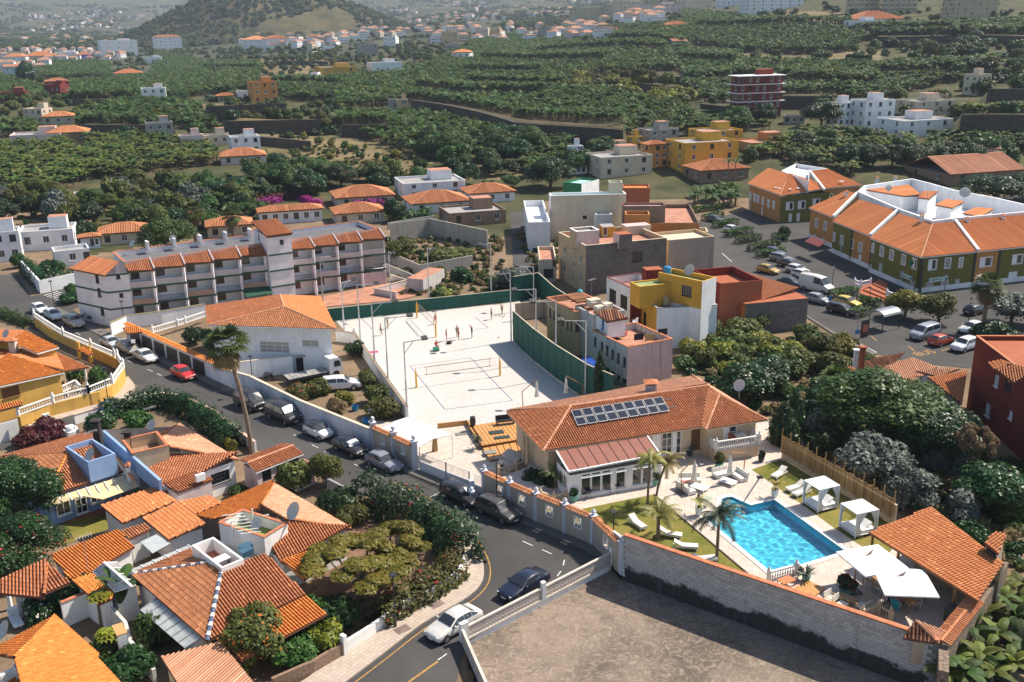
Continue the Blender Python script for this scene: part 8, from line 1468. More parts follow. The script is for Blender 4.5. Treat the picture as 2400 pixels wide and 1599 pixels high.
for a in '''pale blue gabled house among the palms at the left|far1 40 170 465 548 b g 2
maroon low house with a terrace left of the plantation|far1 300 432 592 668 r f 1
maroon house at the far left edge|far1 0 185 642 712 r f 1
long maroon roofed house behind the tall pine|far1 320 482 550 600 r h 1
white block with a maroon base in the plantation|far1 978 1152 615 708 w f 2
white annexe joined to the orange tower house|far1 1640 1740 630 700 w f 1
orange three storey house with a white bay|far1 1732 1938 572 716 o f 3
grey shed with an orange roof beside the white annexe|far1 1500 1642 648 704 d h 1
low white house with a row of windows before the yellow house|far1 2030 2200 525 575 w f 1
bright yellow house with battlements|far1 2192 2490 462 560 y f 2
cream house with an orange roofed cabin|far1 160 312 760 862 c f 2
grey and orange house beside the cabin house|far1 300 512 785 862 c h 1
long brownish house with white roof walls|far1 80 420 915 1000 p f 1
brown tile roofed house beside the lane|far1 330 610 885 985 k h 1
windowless grey block with a white cabin|far1 1015 1212 850 985 d f 2
cluster house with pink and white walls|far1 1240 1420 930 1030 p f 1
pale pink house with flat roof next to the cluster|far1 1390 1590 925 1010 c f 1
white cube with a pergola on its roof|far1 1590 1816 935 1068 w f 2
pink house with an orange roof corner below the white cube|far1 1512 1850 1042 1135 p h 1
pink shed with a flat roof in the gardens|far1 518 658 1325 1402 p f 1
large white institution with long facade|far1 700 962 292 382 w f 3
white hotel with orange roof at the foot of the hill|far1 1072 1252 262 352 w h 4
blue villa with pale trim near the old pine|far1 528 646 374 418 l h 1
white terraced houses left of the blue villa|far1 385 532 368 420 w f 2
white village houses below the hill|far1 1650 1830 268 338 w h 2
white village block right of the others|far1 1830 2010 262 340 w h 2
small white house in line with the hill|far1 2118 2232 250 304 w h 2
white flat house above the green netting|far1 988 1118 400 442 w f 1
low orange roofed shed under the green netting|far1 795 990 488 528 c n 1
row of white houses at the left edge|far1 30 180 392 462 w h 2
orange roofed row beside the left edge houses|far1 180 390 375 432 c n 1
white village house with three windows|far2 285 382 263 322 w f 2
grey white farmhouse with an orange edge|far2 118 268 312 388 d f 2
tan block house near the netting|far2 700 812 230 312 t f 2
cream two cube house on the plain|far2 922 1018 208 276 c f 2
ochre house beside the cream cubes|far2 1018 1098 208 272 t f 2
white house with an orange hip roof in the bananas|far2 752 894 356 438 w n 2
dark stone ruin below the tan house|far2 722 830 312 368 d f 1
white stepped house by the turquoise netting|far2 200 445 434 536 w f 1
small bright white cube far in the bananas|far2 1690 1768 186 232 w f 1
pale greenish house with a tower|far2 1385 1565 200 268 d f 1
low house with an orange roof in the far bananas|far2 1812 1972 208 242 c n 1
olive apartment hotel on the rise|far2 1588 1810 70 172 n f 4
second olive apartment wing behind the first|far2 1810 1895 50 140 n f 4
pale apartment block with palms on the ridge|far2 1895 2100 28 128 c f 4
pinkish apartment block on the ridge|far2 2100 2353 40 110 p f 3
white farm at the edge of the upper plantation|far2 2240 2420 162 212 w h 1
grey barn with two gables|far2 2268 2396 280 342 d g 1
tiny white pump house in the bananas|far2 1360 1416 304 328 w f 1
tan roofed packing shed on the terrace|far2 1365 1488 610 650 c g 1
square stone tower at the start of the terrace wall|far2 385 470 690 782 t f 2
dark stone shed joined to the stone tower|far2 318 392 690 778 d f 1
white stacked cubes beside the dark tree|far2 1572 1682 1004 1112 w f 3
white house with pinkish tile roof below the dark tree|far2 1565 1708 1138 1205 w h 1
cream mansion with a broad stepped roof terrace|far2 1740 2190 1040 1225 c f 2
cream upper storey with stairs on the mansion|far2 1800 2060 1008 1110 c f 1
orange tower house with a pyramid roof|far2 2092 2262 980 1165 o h 3
small yellow house left of the grey block|far2 1988 2094 938 1022 y f 2
grey block house with a yellow face|far2 2088 2360 878 1002 d f 2
big yellow villa with stacked terraces|far3 -40 430 950 1195 y f 3
upper yellow block with the blue tank|far3 105 450 880 1000 y f 2
rust red garden wing below the yellow villa|far3 80 500 1100 1260 k h 1
long orange walled warehouse|far3 425 842 950 1042 o f 1
red apartment house with white balcony bands|far3 362 698 540 770 r f 4
white cube house left of the pair|far3 1035 1228 715 880 w f 3
white cube house right of the pair|far3 1218 1478 702 892 w f 3
white long house with a red terrace front|far3 1470 1902 812 948 w f 2
cream two storey house behind the white ones|far3 1575 1912 690 800 c f 2
cream roof storey with a chimney|far3 1680 1822 655 720 t f 1
solitary cream house under the slope|far3 1988 2146 530 662 c f 2
pale green shed by the round tree|far3 690 842 795 862 d f 1
white warehouse gable behind the street trees|far3 1995 2165 1018 1142 w g 1
long low hall with a brown roof|far3 1765 2420 1120 1258 k g 1
white hotel slab on the hilltop|far3 440 850 -30 82 w f 5
yellowish hotel block at the left of the hilltop|far3 0 230 -50 72 c f 5
pale hotel block joined to the white slab|far3 230 440 -40 60 w f 5
tall yellow apartments with brown balconies, left block|far3 1160 1400 -80 102 n f 6
tall yellow apartments with brown balconies, right block|far3 1390 1600 -70 98 n f 6
yellow apartments with dark window strips at the top right|far3 1848 2180 5 152 n h 5
long white hall with an orange roof on the upper slope|far3 1190 1585 108 172 w h 1
white house with a pink stair on the upper slope|far3 1182 1408 150 208 w f 1
white villa with a flat roof edged in red tile|far2 390 905 1200 1372 w f 2
cream villa with a hipped roof behind bougainvillea|far2 -60 402 1275 1432 c h 1
cream villa with a broad tile roof nearest the court|far2 -60 332 1440 1545 c h 1
white villa with a long tile roof and inner court|far2 450 935 1305 1475 w h 1
white house with a sloping tile roof at the lane|far2 850 1232 1265 1402 w h 1
modern brown house with a turquoise pool terrace|far2 700 1185 1395 1560 k f 1
villa with a white roof balustrade behind the apartments|far1 1790 2230 1400 1545 w h 1
tile roofed house between the two shaggy palms|far1 1420 1760 1500 1640 c h 1
house under a wide brown roof left of the shaggy palms|far1 680 1045 1545 1690 c h 1
low tile roofed house right of the shaggy palms|far1 1730 1990 1560 1690 c h 1
tile roofed house touching the tower of the apartments|far1 2000 2300 1590 1720 c h 1
small tiled house behind the shaggy palms|far1 1230 1440 1470 1570 w h 1
little white tiled annexe beside the wide brown roof|far1 560 700 1620 1720 w h 1
white flat roofed house with sliding doors at the left edge|far1 140 520 1555 1735 w f 1
white house with an orange terrace at the left edge|far1 -120 160 1590 1820 w f 2
white house with a washing line on its pink roof|far1 380 640 1690 1840 w f 1'''.split('\n'):
 lb,r=a.split('|');o,x0,x1,y0,y1,cl,rf,st=r.split();st=int(st);wpx=int(x1)-int(x0);nm='shed' if ' shed' in lb or 'barn' in lb else 'apartment_block' if 'apartment' in lb or 'hotel' in lb else 'house'
 far_house(lb,o,int(x0),int(x1),int(y0),int(y1),cl,rf,st,random.choice((.3,.4,.5,-.25))if wpx<300 else.3,(6 if nm=='apartment_block' else 3)if wpx>75 else 2,nm,.75 if nm!='apartment_block' else.35,band='bands' in lb or 'brown balconies' in lb)
hm_=[]
for i in range(8):
 b=MB();w,d,h=ru(8,14),ru(7,10),ru(5,10);b.mat(0).box((0,0,h/2-1),(w,d,h+2));b.mat(1)
 if i%4:r_=[(-w/2-.3,-d/2-.3,h),(w/2+.3,-d/2-.3,h),(w/2+.3,d/2+.3,h),(-w/2-.3,d/2+.3,h)];b.add(r_+[(-w/4,0,h+2),(w/4,0,h+2)],[(0,1,5,4),(1,2,5),(2,3,4,5),(3,0,4)])
 else:b.box((0,0,h+.3),(w+.2,d+.2,.4))
 b.mat(2);[b.box((w*(k+.5)/4-w/2,-d/2-.03,1.6+3*s),(1.1,.1,1.3))for k in range(4)for s in range(int(h//3))]
 hm_.append(b.mesh('town_house',[COLS['wwccwpww'[i]],flat('far_roof',(.36,.19,.12),.9,var=.2),glass]))
TOWN=[((0,82,300,150),110,.8),((60,28,430,76),150,1.0),((880,5,1150,60),90,1.0),((980,62,1420,104),60,1.0),((560,84,830,122),40,.9),((0,152,110,168),14,.9),((1150,0,1500,50),60,1.0),((800,64,960,92),40,1),((1400,40,1560,62),20,.9)]
spots=[]
for(x0,y0,x1,y1),n_,s in TOWN:spots+=[(ru(x0,x1),y0+(y1-y0)*random.random()**.8,s)for _ in range(n_)]
pts=sorted([(G(x,y),s)for x,y,s in spots],key=lambda q:q[0].length);sv,sf_,sm_=[],[],[]
for i,(g,s)in enumerate(pts):
 me=random.choice(hm_);rz=random.choice((.2,.5,1.2,1.9))
 if i<280:o=link('town_house',me,None,g);o.rotation_euler.z=rz;o.scale=(s,s,s);tag(o,'small pale house in the hazy town spread over the distant valley floor','house','houses of the distant town')
 else:
  m4=Matrix.Translation(g)@Matrix.Rotation(rz,4,'Z');n0=len(sv);sv+=[tuple(m4@v.co)for v in me.vertices];sf_+=[tuple(n0+k for k in p.vertices)for p in me.polygons];sm_+=[p.material_index for p in me.polygons]
b=MB();b.v,b.f,b.m=sv,sf_,sm_;tag(b.B('distant_town',[m_wht,MATS['far_roof'],glass]),'scatter of pale houses fading on the far mountain slope','town',kind='stuff')
m_lava=blockmat('lava_stone',(.075,.062,.05),(.03,.027,.023),(1.6,.7))
for i,(p0,p1,h,L_)in enumerate(TW):
 n_=max(2,int(abs(p1[0]-p0[0])/14));ps=[]
 for k in range(n_+1):u=k/n_;g=G(p0[0]+(p1[0]-p0[0])*u,p0[1]+(p1[1]-p0[1])*u,0,False);t_=g.x/g.y;yw=TERR[i][1]+(TERR[i][3]-TERR[i][1])*(t_-TERR[i][0])/(TERR[i][2]-TERR[i][0]);st_=yw*.013;ps.append(Vec((t_*(yw-st_),yw-st_,float(ter(t_*yw,yw-.01,False)))))
 t=thing('terrace_wall','dark lava stone wall holding up a plantation terrace','stone wall',ps[0],0,'terrace walls of the plantations');b=MB()
 for p,q in zip(ps[:-1],ps[1:]):
  d_=Vec((-(q-p).y,(q-p).x,0)).normalized()*1.3;hz_=h+ru(-.3,.3);b.add([p-U(1.5),q-U(1.5),q+U(h+.2),p+U(h+.2),q+d_+U(h+.15),p+d_+U(h+.15)],[(0,1,2,3),(3,2,4,5)])
 b.B('wall',m_lava,t)
# ================================================================== VEGETATION
def gn_scatter(name,pts,rz,scl,protos,label,cat):
 """one stuff object: prototype meshes instanced on the points"""
 co_=bpy.data.collections.new(name+'_kinds')
 for o in protos:co_.objects.link(o)
 me=bpy.data.meshes.new(name);me.vertices.add(len(pts));me.vertices.foreach_set('co',np.asarray(pts,np.float32).ravel());n=len(pts)
 r=np.zeros((n,3),np.float32);r[:,2]=rz;me.attributes.new('rot','FLOAT_VECTOR','POINT').data.foreach_set('vector',r.ravel());me.attributes.new('scl','FLOAT','POINT').data.foreach_set('value',np.asarray(scl,np.float32))
 ng=bpy.data.node_groups.new(name,'GeometryNodeTree');ng.interface.new_socket('Geometry',in_out='INPUT',socket_type='NodeSocketGeometry');ng.interface.new_socket('Geometry',in_out='OUTPUT',socket_type='NodeSocketGeometry');N=ng.nodes;i_,o_=N.new('NodeGroupInput'),N.new('NodeGroupOutput');ci=N.new('GeometryNodeCollectionInfo');ci.inputs[0].default_value=co_;ci.inputs[1].default_value=True;ci.inputs[2].default_value=True
 ip=N.new('GeometryNodeInstanceOnPoints');ip.inputs['Pick Instance'].default_value=True;L=ng.links.new;L(i_.outputs[0],ip.inputs['Points']);L(ci.outputs[0],ip.inputs['Instance'])
 for nm,ty,so in(('rot','FLOAT_VECTOR','Rotation'),('scl','FLOAT','Scale')):a=N.new('GeometryNodeInputNamedAttribute');a.data_type=ty;a.inputs[0].default_value=nm;L(a.outputs[0],ip.inputs[so])
 rv=N.new('FunctionNodeRandomValue');rv.data_type='INT';rv.inputs[4].default_value=0;rv.inputs[5].default_value=len(protos)-1;L(rv.outputs[2],ip.inputs['Instance Index']);L(ip.outputs[0],o_.inputs[0])
 o=link(name,me);md_=o.modifiers.new('scatter','NODES');md_.node_group=ng;return tag(o,label,cat,kind='stuff')
def sample(poly,sp,steps=True,cap=20000):
 """random ground points inside a pixel polygon"""
 W_=[G(x,y)for x,y in poly];xs=[p.x for p in W_];ys=[p.y for p in W_];n=int((max(xs)-min(xs)+2)*(max(ys)-min(ys)+2)/sp**2);n=min(n,cap*6)
 X=rng.uniform(min(xs)-1,max(xs)+1,n);Y=rng.uniform(min(ys)-1,max(ys)+1,n);Zz=ter(X,Y,steps);px_,py_=projn(X,Y,ter(X,Y,False));k=inpoly(px_,py_,poly);return np.stack([X,Y,Zz],1)[k][:cap]
bp=[banana_mesh(s,8,2.1,2.1,.42)for s in range(4)]+[banana_mesh(9,7,2.0,1.9,.42,ban_leaf_y)]
near_=ban_leaf_y;bpy_=[banana_mesh(20+s,8,2.0,2.0,.42,ban_leaf_y if s else ban_leaf)for s in range(3)]
allp=[];
for i,p in enumerate(PLANT):q=sample(p,2.2 if i in(0,1,11,12)else 2.4);allp.append(np.concatenate([q,np.full((len(q),1),1 if i in(0,1,15,19)else 0)],1))
allp=np.concatenate(allp);allp=allp[np.argsort(np.hypot(allp[:,0],allp[:,1]))];ind=allp[:260];rest=allp[260:];protos={0:[],1:[]}
for x,y,z,k in ind:
 o=link('banana_plant',random.choice(bpy_ if k else bp),None,(x,y,z));s=ru(.85,1.3);o.scale=(s,s,s);o.rotation_euler.z=random.random()*6.28;tag(o,'banana plant in the plantations nearest the houses','banana plant','banana plants of the near plantations');protos[int(k)].append(o)
far_p=rest[rest[:,1]>=0]
pb={}
for o in[*protos[0],*protos[1]]:pb.setdefault(o.data.name,o)
plist=list(pb.values());ry=rest[rest[:,3]==1];rd=rest[rest[:,3]==0]
for nm,q,pl_ in(('banana_field',rd,[o for o in plist if o.data in bp]or plist),('banana_field',ry,[o for o in plist if o.data in bpy_]or plist)):
 if len(q):gn_scatter(nm,q[:,:3],rng.random(len(q))*6.28,rng.uniform(.9,1.45,len(q))*(1+.12*(q[:,1]>420)),pl_,'dense banana plants covering the %s'%('terraces behind the town' if nm and q is rd else 'yellowish plots left of the apartments'),'plantation')
print('bananas',len(allp))
def big_banana(loc,label,group,s=1.0,n=8):
 o=thing('banana_plant',label,'banana plant',loc,0,group);o.rotation_euler.z=random.random()*6;MB().tube([(0,0,0),(0,0,1.9*s)],[.16*s,.1*s],8).B('stem',ban_stem,o,l=1)
 for i in range(n):A=([],[],[]);banana_leaf(*A,(0,0,1.8*s),i*2.4,ru(.4,1.35),2.1*s*ru(.8,1.1),.4*s,ru(1.1,2.0),8);crown_obj('leaf',A,ban_leaf_y if s<.9 else ban_leaf,o)
for x,y in((2230,1560),(2265,1500),(2290,1560),(2300,1455),(2335,1510),(2340,1420),(2375,1470),(2385,1390),(2365,1570),(2250,1600),(2320,1595),(2395,1530),(2400,1440),(2205,1605)):big_banana(P(x,y+25),'banana plant in the plot outside the stone wall at the lower right','banana plants outside the stone wall',ru(.7,1.05))
for x,y in((1275,545),(1305,535),(1345,530),(1245,560)):big_banana(P(x,y),'banana plant in the small plot by the alley','banana plants by the alley',1.1)
for p in sample([(1612,462),(1750,450),(1722,486),(1622,492)],2.6):big_banana(Vec(p),'banana plant in the plot beside the car park','banana plants beside the car park',1.2,7)
big_banana(P(298,1440),'big banana plant by the skylight of the brown tiled bungalow',None,1.25)
# ---- hedges and shrubs near the road
hedge('hedge','long dark creeper hedge curving along the side street wall',[Vec((*p.xy,0))for p in offset(gw,-1.2)[1:-1]],2.4,2.3,L_dark,size=.17);tree('bush','maroon leaved shrub behind the blue terrace house',P(105,1035),2.3,4.6,'bush_maroon',v=0);tree('bush','smaller maroon shrub left of the other one',P(70,1045),2.0,3.6,'bush_maroon',v=0)
wall_line('boundary_wall','white wall topped by creeper at the zebra crossing',PL([(55,640),(97,688),(200,666)]),2.2,.3,m_wht);hedge('creeper','creeper spilling over the white wall at the zebra crossing',PL([(60,635),(100,676),(190,655)]),2.2,2.6,L_dark,cat='creeper');hedge('hedge','low hedge beside the upper road at the left edge',PL([(0,738),(70,765)]),2,1.3,L_mid)
tree('tree','big dark round tree at the left edge beside the blue house',P(45,1235),6.2,8.5,'big_dark');tree('tree','flowering dark tree with red blossoms at the left edge',P(40,1345),4.6,8.0,'big_dark_red')
hedge('oleander_hedge','thick oleander hedge with pink flowers along the road',PL([(850,1178),(905,1205),(960,1228),(1020,1255)]),3.0,3.3,L_dark,size=.17,flowers=.012,fm=L_fred);hedge('oleander_hedge','dense round hedge with red flowers at the road bend',PL([(985,1250),(1040,1268),(1075,1292),(1082,1325)]),3.4,3.4,L_dark,size=.17,flowers=.015,fm=L_fred)
hedge('bougainvillea','bougainvillea with orange flowers hanging over the curved white wall',[p for p in offset(cornerwall,-.5)[2:15]],2.4,2.3,L_olive,size=.16,flowers=.02,fm=L_orng);tree('tree','flat topped feathery tree with yellow green leaves in the corner garden',P(845,1410),4.6,9.5,'wispy_yellow');tree('tree','second spreading feathery crown of the corner garden',P(925,1365),4.8,6.5,'wispy_yellow')
for lb,x,y,h_,w_,s in(('mango tree with brownish new leaves at the bottom',600,1560,4.4,5.4,'tree_olive_orange'),('dark leafy shrub on the brick wall at the bottom',690,1560,2.0,3.6,'bush_mid'),('bright green shrub beside the brick wall',760,1525,2.2,3.2,'bush_yellow'),('shrub below the feathery tree',790,1480,2.6,4.2,'bush_dark'),('shrub behind the lower orange roof',745,1478,2.4,3.0,'bush_mid'),('dark shrub below the skylight',190,1420,2.6,4.4,'bush_dark'),('white flowering shrub at the left edge',95,1445,2.3,3.2,'bush_dark_white'),('shrub under the papaya trees',262,1545,1.8,3.2,'bush_mid'),('shrub in the lower left courtyard',310,1590,2.0,4.0,'bush_dark'),('creeper on the pergola by the grey plastic roof',370,1510,2.6,3.0,'bush_mid'),('bush of yellow green leaves beside the carport lean-to',690,1150,2.6,4.0,'bush_olive'),('tall shrub with pink flowers by the carport',765,1140,3.4,3.6,'tree_olive'),('shrub behind the pink hip roof',790,1200,2.2,4.0,'bush_dark'),('low shrub by the white block wall',830,1225,1.6,3.0,'bush_olive'),('small shrub between the bungalows',560,1165,1.2,2.0,'bush_mid'),('shrub in the side street garden',330,1005,2.2,3.6,'bush_mid'),('shrub against the hedge in the side street garden',235,1015,2.3,3.4,'bush_dark'),('papaya like shrub beside the palm trunk',545,1065,1.8,1.6,'bush_yellow'),('dark shrub on the porch side of the yellow villa',75,955,1.6,2.4,'bush_mid'),('red flowering shrub on the yellow villa porch',180,895,2.1,2.8,'bush_mid_red'),('banana like shrub in the yellow villa corner garden',230,908,2.3,2.8,'bush_mid'),('orange flowered shrub in the truck garden, left',700,935,1.7,3.4,'bush_olive_orange'),('orange flowered shrub in the truck garden, middle',740,925,1.9,3.4,'bush_olive_orange'),('round yellow shrub in the truck garden',808,945,1.6,2.6,'bush_yellow'),('dry shrub in the truck garden',790,965,1.5,2.6,'bush_dry'),('leafy shrub along the brown capped wall, upper',860,905,1.9,2.6,'bush_olive'),('leafy shrub along the brown capped wall, middle',885,945,2.1,3.4,'bush_olive'),('leafy shrub at the end of the brown capped wall',895,980,2.2,4.0,'bush_olive'),('vine on the white wall behind the truck',835,835,2.0,3.0,'bush_dark'),('dark clipped shrub beside the long palm',455,805,2.2,3.4,'bush_dark'),('shrub in front of the balustrade of the white house',495,815,2.6,3.2,'bush_dark'),('shrub bed at the foot of the apartment gable, left',165,708,1.5,4.5,'bush_dark'),('shrub bed at the foot of the apartment gable, right',230,745,1.6,5.0,'bush_dark'),('small lollipop tree by the zebra crossing',167,697,2.4,2.2,'tree_mid'),('creeper over the white wall at the upper road',120,640,2.4,5.0,'bush_dark'),('shrub by the white house at the far left',45,628,2.4,3.0,'bush_mid'),('planting beside the solarium steps',1255,1150,2.0,3.4,'bush_dark'),('dark planting in front of the villa porch',1290,1160,2.2,3.0,'bush_dark')):tree('shrub' if 'bush' in s else 'tree',lb,P(x,y),h_,w_,s)
for x,y,h_ in((238,1450,2.6),(258,1530,2.2)):
 o=thing('papaya_tree','papaya tree with yellow green leaves, %s one by the pillar'%('upper' if y<1500 else 'lower'),'papaya tree',P(x,y+25));MB().tube([(0,0,0),(.05,0,h_)],[.11,.07],7).B('trunk',bark,o,l=1);A=([],[],[]);[fan(*A,np.array([.05,0,h_])+np.array([cos(i*2.4)*.3*(i%3),sin(i*2.4)*.3*(i%3),.35-.1*(i%3)]),np.array([cos(i*2.4),sin(i*2.4),-.2+.5*random.random()]),.55,7,4.2,.25)for i in range(16)];crown_obj('crown',A,L_yell,o)
fan_palm('very tall fan palm with a shaggy crown between road and white wall',P(590,1062),11.2,2.5,50,34,(-1.5,.3));fan_palm('shaggy fan palm behind the apartment block, left',G(460,570),6.0,2.6,46,50,tr=.35);fan_palm('shaggy fan palm behind the apartment block, right',G(548,565),5.0,2.4,46,50,tr=.35);fan_palm('fan palm with yellow skirt on the square by the terrace',P(2302,782),6.3,2.4,46,30,tr=.28);fan_palm('bushy fan palm in the wild garden right of the villa',P(1955,990),4.2,2.4,46,20,tr=.25)
for lb,x,y in(('slim palm by the rust red garden wing, left',1705,430),('slim palm by the rust red garden wing, right',1722,428)):feather_palm(lb,G(x,y),5.5,1.8,12,tr=.12)
agave('agave','shaggy palm like tree below the court lamp, dark leaved',G(690,520),1.6,40,palm_leaf,'plant',h=2.2)
# ---- wild garden right of the villa, car park trees
for lb,x,y,h_,w_,s in(('huge dark green mango tree right of the villa',2075,1040,7.5,14,'big_mid'),('broad dark crown beside the mango tree',2180,1080,6.0,9,'big_dark'),('grey green tree below the mango tree',2040,1145,5.2,7.5,'tree_grey'),('small grey green tree beside the bamboo fence',2130,1190,3.8,5,'tree_grey'),('thin half bare tree in front of the maroon house',2275,1140,6.2,4.5,'wispy_dry'),('dark tree in the shade of the maroon house',2330,1200,4.5,7,'tree_dark'),('dark cypress beside the villa, larger',1832,1070,5.8,3.2,'column_dark'),('narrow dark cypress beside the villa',1858,1050,6.4,2.2,'column_dark'),('slim tall cypress behind the court fence',1405,950,6.6,1.5,'column_dark'),('dark ficus on the slope behind the villa',1745,945,4.5,6.5,'tree_dark'),('dark tree behind the pink sphere dish',1790,915,4.0,6,'tree_dark'),('yellow green tree on the square in front of the pharmacy, left',2120,745,4.6,6,'tree_yellow'),('yellow green tree on the square in front of the pharmacy, right',2200,760,4.4,6.4,'tree_olive'),('grey shrub tree at the right edge of the square',2370,760,4.5,8,'tree_grey'),('dark shrub mass under the square palm',2330,800,2.6,6,'bush_dark'),('big dark street tree behind the courtyard',2330,475,6.5,16,'big_dark'),('dark tree at the right end behind the courtyard',2420,470,6.5,14,'big_dark'),('dark evergreen tree beside the white cubes',1290,440,7.5,12,'big_dark'),('dark round tree in front of the white pair of houses',1925,298,8,13,'big_dark'),('red flowering tree behind the cream villa',800,440,6,9,'big_dark_red'),('dense olive tree on the garden terraces',945,620,4.5,7,'tree_olive'),('long green shrub along the garden terrace',1040,620,2.4,8,'bush_olive'),('shrub at the right of the garden terrace',1075,610,2.2,6,'bush_olive'),('round mango tree on the lower terrace',1032,650,2.2,2.6,'tree_mid'),('dark bush on the lower terrace',1080,660,2.4,4,'bush_dark'),('dark cypress like tree by the villas',925,520,5.2,5,'tree_dark'),('large tree behind the apartment roof',390,590,6.5,11,'big_mid'),('tall thin grey pine among the houses at the left',65,200,16,14,'column_dark'),('dark leafy tree in the alley mouth',1205,690,4.5,6,'tree_grey'),('dark tree beside the round play area',1180,690,3,5,'tree_dark'),('pink flowering bush at the court fence',1022,705,1.8,3.2,'bush_mid_red'),('yellow bush at the court fence',1045,700,1.8,3,'bush_yellow')):tree('tree' if 'bush' not in s else 'shrub',lb,G(x,y),h_,w_,s)
for i,x in enumerate((1995,2045,2090,2140,2185,2232,2270)):tree('street_tree',('leftmost','second','third','fourth','fifth','sixth','rightmost')[i]+' clipped dark tree from the left in the row behind the terrace',G(x,392+ru(-4,4)),6.2,8.5,'big_dark','row of clipped street trees','tree')
hb=[((1650,518),(1690,508)),((1675,535),(1725,525)),((1702,557),(1758,545)),((1728,572),(1778,562)),((1757,590),(1822,577)),((1776,605),(1835,594)),((1948,700),(2003,690)),((2010,712),(2060,722)),((1620,500),(1690,490)),((1815,560),(1838,568)),((2000,745),(2030,735))]
for i,(a,b_)in enumerate(hb):hedge('hedge',('first','second','third','fourth','fifth','sixth','seventh','eighth','ninth','tenth','last')[i]+' clipped box hedge of the car park counted from the far end',PL([a,b_]),1.7,1.2,L_mid,size=.15,group='box hedges of the car park',lump=.05)
tree('topiary','clipped cube tree at the kerb by the olive house',P(1838,560),2.6,2.4,'ball_dark',cat='tree')
for lb,pts,w_,h_,m_,mg in(('magenta bougainvillea along the villa wall in front of the cream villa',[(832,488),(905,480)],2.2,1.8,L_mag,None),('magenta bougainvillea on the long garden wall, left stretch',[(540,492),(600,482),(660,472)],1.6,1.6,L_mag,None),('magenta bougainvillea on the long garden wall, right stretch',[(700,466),(752,485)],1.6,1.6,L_mag,None),('reddish clipped hedge above the magenta one',[(600,478),(700,464)],1.5,2.2,L_red,None),('small red bougainvillea by the lane villa',[(1010,498),(1040,492)],2,2,L_fred,None),('grey green hedge behind the garden plot',[(905,520),(1010,505)],1.5,2,L_mid,None)):hedge('bougainvillea' if m_ in(L_mag,L_fred)else 'hedge',lb,[G(*p)for p in pts],w_,h_,m_,size=.22)
def scat(poly,sp,styles,hr,wr_,name,label,group,cap=60,gx=None):
 for p in sample(poly,sp,cap=cap):h_=ru(*hr);tree(name,label,Vec(p),h_,h_*ru(*wr_),random.choice(styles),group,None,trunk=False)
scat([(1600,830),(1720,760),(1990,810),(2000,880),(1850,960),(1700,900),(1600,870)],2.6,['bush_olive','bush_olive','bush_mid','bush_yellow'],(1.4,3.0),(1.4,2.0),'scrub_bush','scrubby olive bush on the wild slope behind the villa','bushes on the wild slope',80)
scat([(1850,960),(2000,900),(2150,1050),(2400,1100),(2400,1330),(2260,1290),(2120,1200),(1900,1060)],3.0,['bush_dark','bush_dark','bush_grey','bush_mid'],(1.2,2.8),(1.3,1.9),'scrub_bush','dark shrub in the overgrown plot beyond the bamboo fence','shrubs of the overgrown plot',90)
scat([(0,470),(200,455),(330,440),(560,440),(620,450),(640,480),(440,520),(420,560),(250,530),(0,545)],6.0,['tree_mid','tree_dark','bush_olive','tree_olive','bush_grey'],(3,6),(1.0,1.5),'garden_tree','mixed garden tree between the plantations and the apartments','trees between plantations and apartments',75)
scat([(620,420),(800,400),(800,440),(700,470),(620,470)],6,['tree_dark','tree_mid'],(4,7),(1.1,1.5),'garden_tree','leafy tree behind the villas with bougainvillea','trees behind the villas',25)
scat([(1010,330),(1250,330),(1260,390),(1210,420),(1050,410),(1000,380)],8,['tree_dark','tree_mid','big_mid'],(4,8),(1.1,1.7),'valley_tree','leafy tree in the hollow below the terrace wall','trees of the hollow',40)
scat(SCR[1],7,['bush_olive','bush_yellow'],(3,6),(1.3,2),'scrub_bush','rounded pale scrub bush on the abandoned terrace','bushes of the abandoned terrace',70)
scat([(620,330),(800,325),(1000,385),(990,415),(820,420),(730,395)],7,['shrub_olive','shrub_yellow','shrub_mid'],(1.2,2.6),(1.2,1.8),'dry_shrub','small shrub on the dry fallow field','shrubs of the fallow field',80)
scat([(1700,270),(1800,280),(1880,300),(1800,320),(1640,300)],9,['tree_dark','tree_mid'],(4,7),(1.1,1.6),'valley_tree','dark tree below the red apartment house','trees below the red house',24)
scat([(2050,100),(2400,95),(2400,250),(2280,230),(2200,150)],12,['tree_dark','bush_olive','bush_mid'],(3,7),(1.2,1.8),'slope_tree','bush or tree on the upper right slope','trees on the upper slope',60)
scat([(560,400),(760,420),(1010,425),(1250,440),(1230,470),(1000,450),(760,445),(640,480)],7,['tree_dark','tree_mid','bush_olive'],(3,6),(1.1,1.6),'garden_tree','leafy garden tree behind the tiled villas','trees behind the tiled villas',60)
scat([(1290,350),(1400,345),(1480,330),(1400,400),(1290,420)],7,['tree_dark','tree_mid'],(3,6),(1.1,1.6),'garden_tree','leafy tree round the white cubes','trees round the white cubes',30)
scat([(1720,380),(1990,330),(2400,350),(2400,400),(1990,400),(1800,460)],10,['tree_dark','tree_mid','bush_mid'],(3,6),(1.1,1.6),'garden_tree','leafy tree on the edge of the plantation behind the square','trees behind the square',50)
scat([(150,520),(620,480),(640,510),(460,550),(200,580)],6,['bush_dark','bush_mid','tree_mid'],(2,4.5),(1.2,1.7),'garden_tree','leafy shrub among the roofs behind the apartments','shrubs behind the apartments',40)
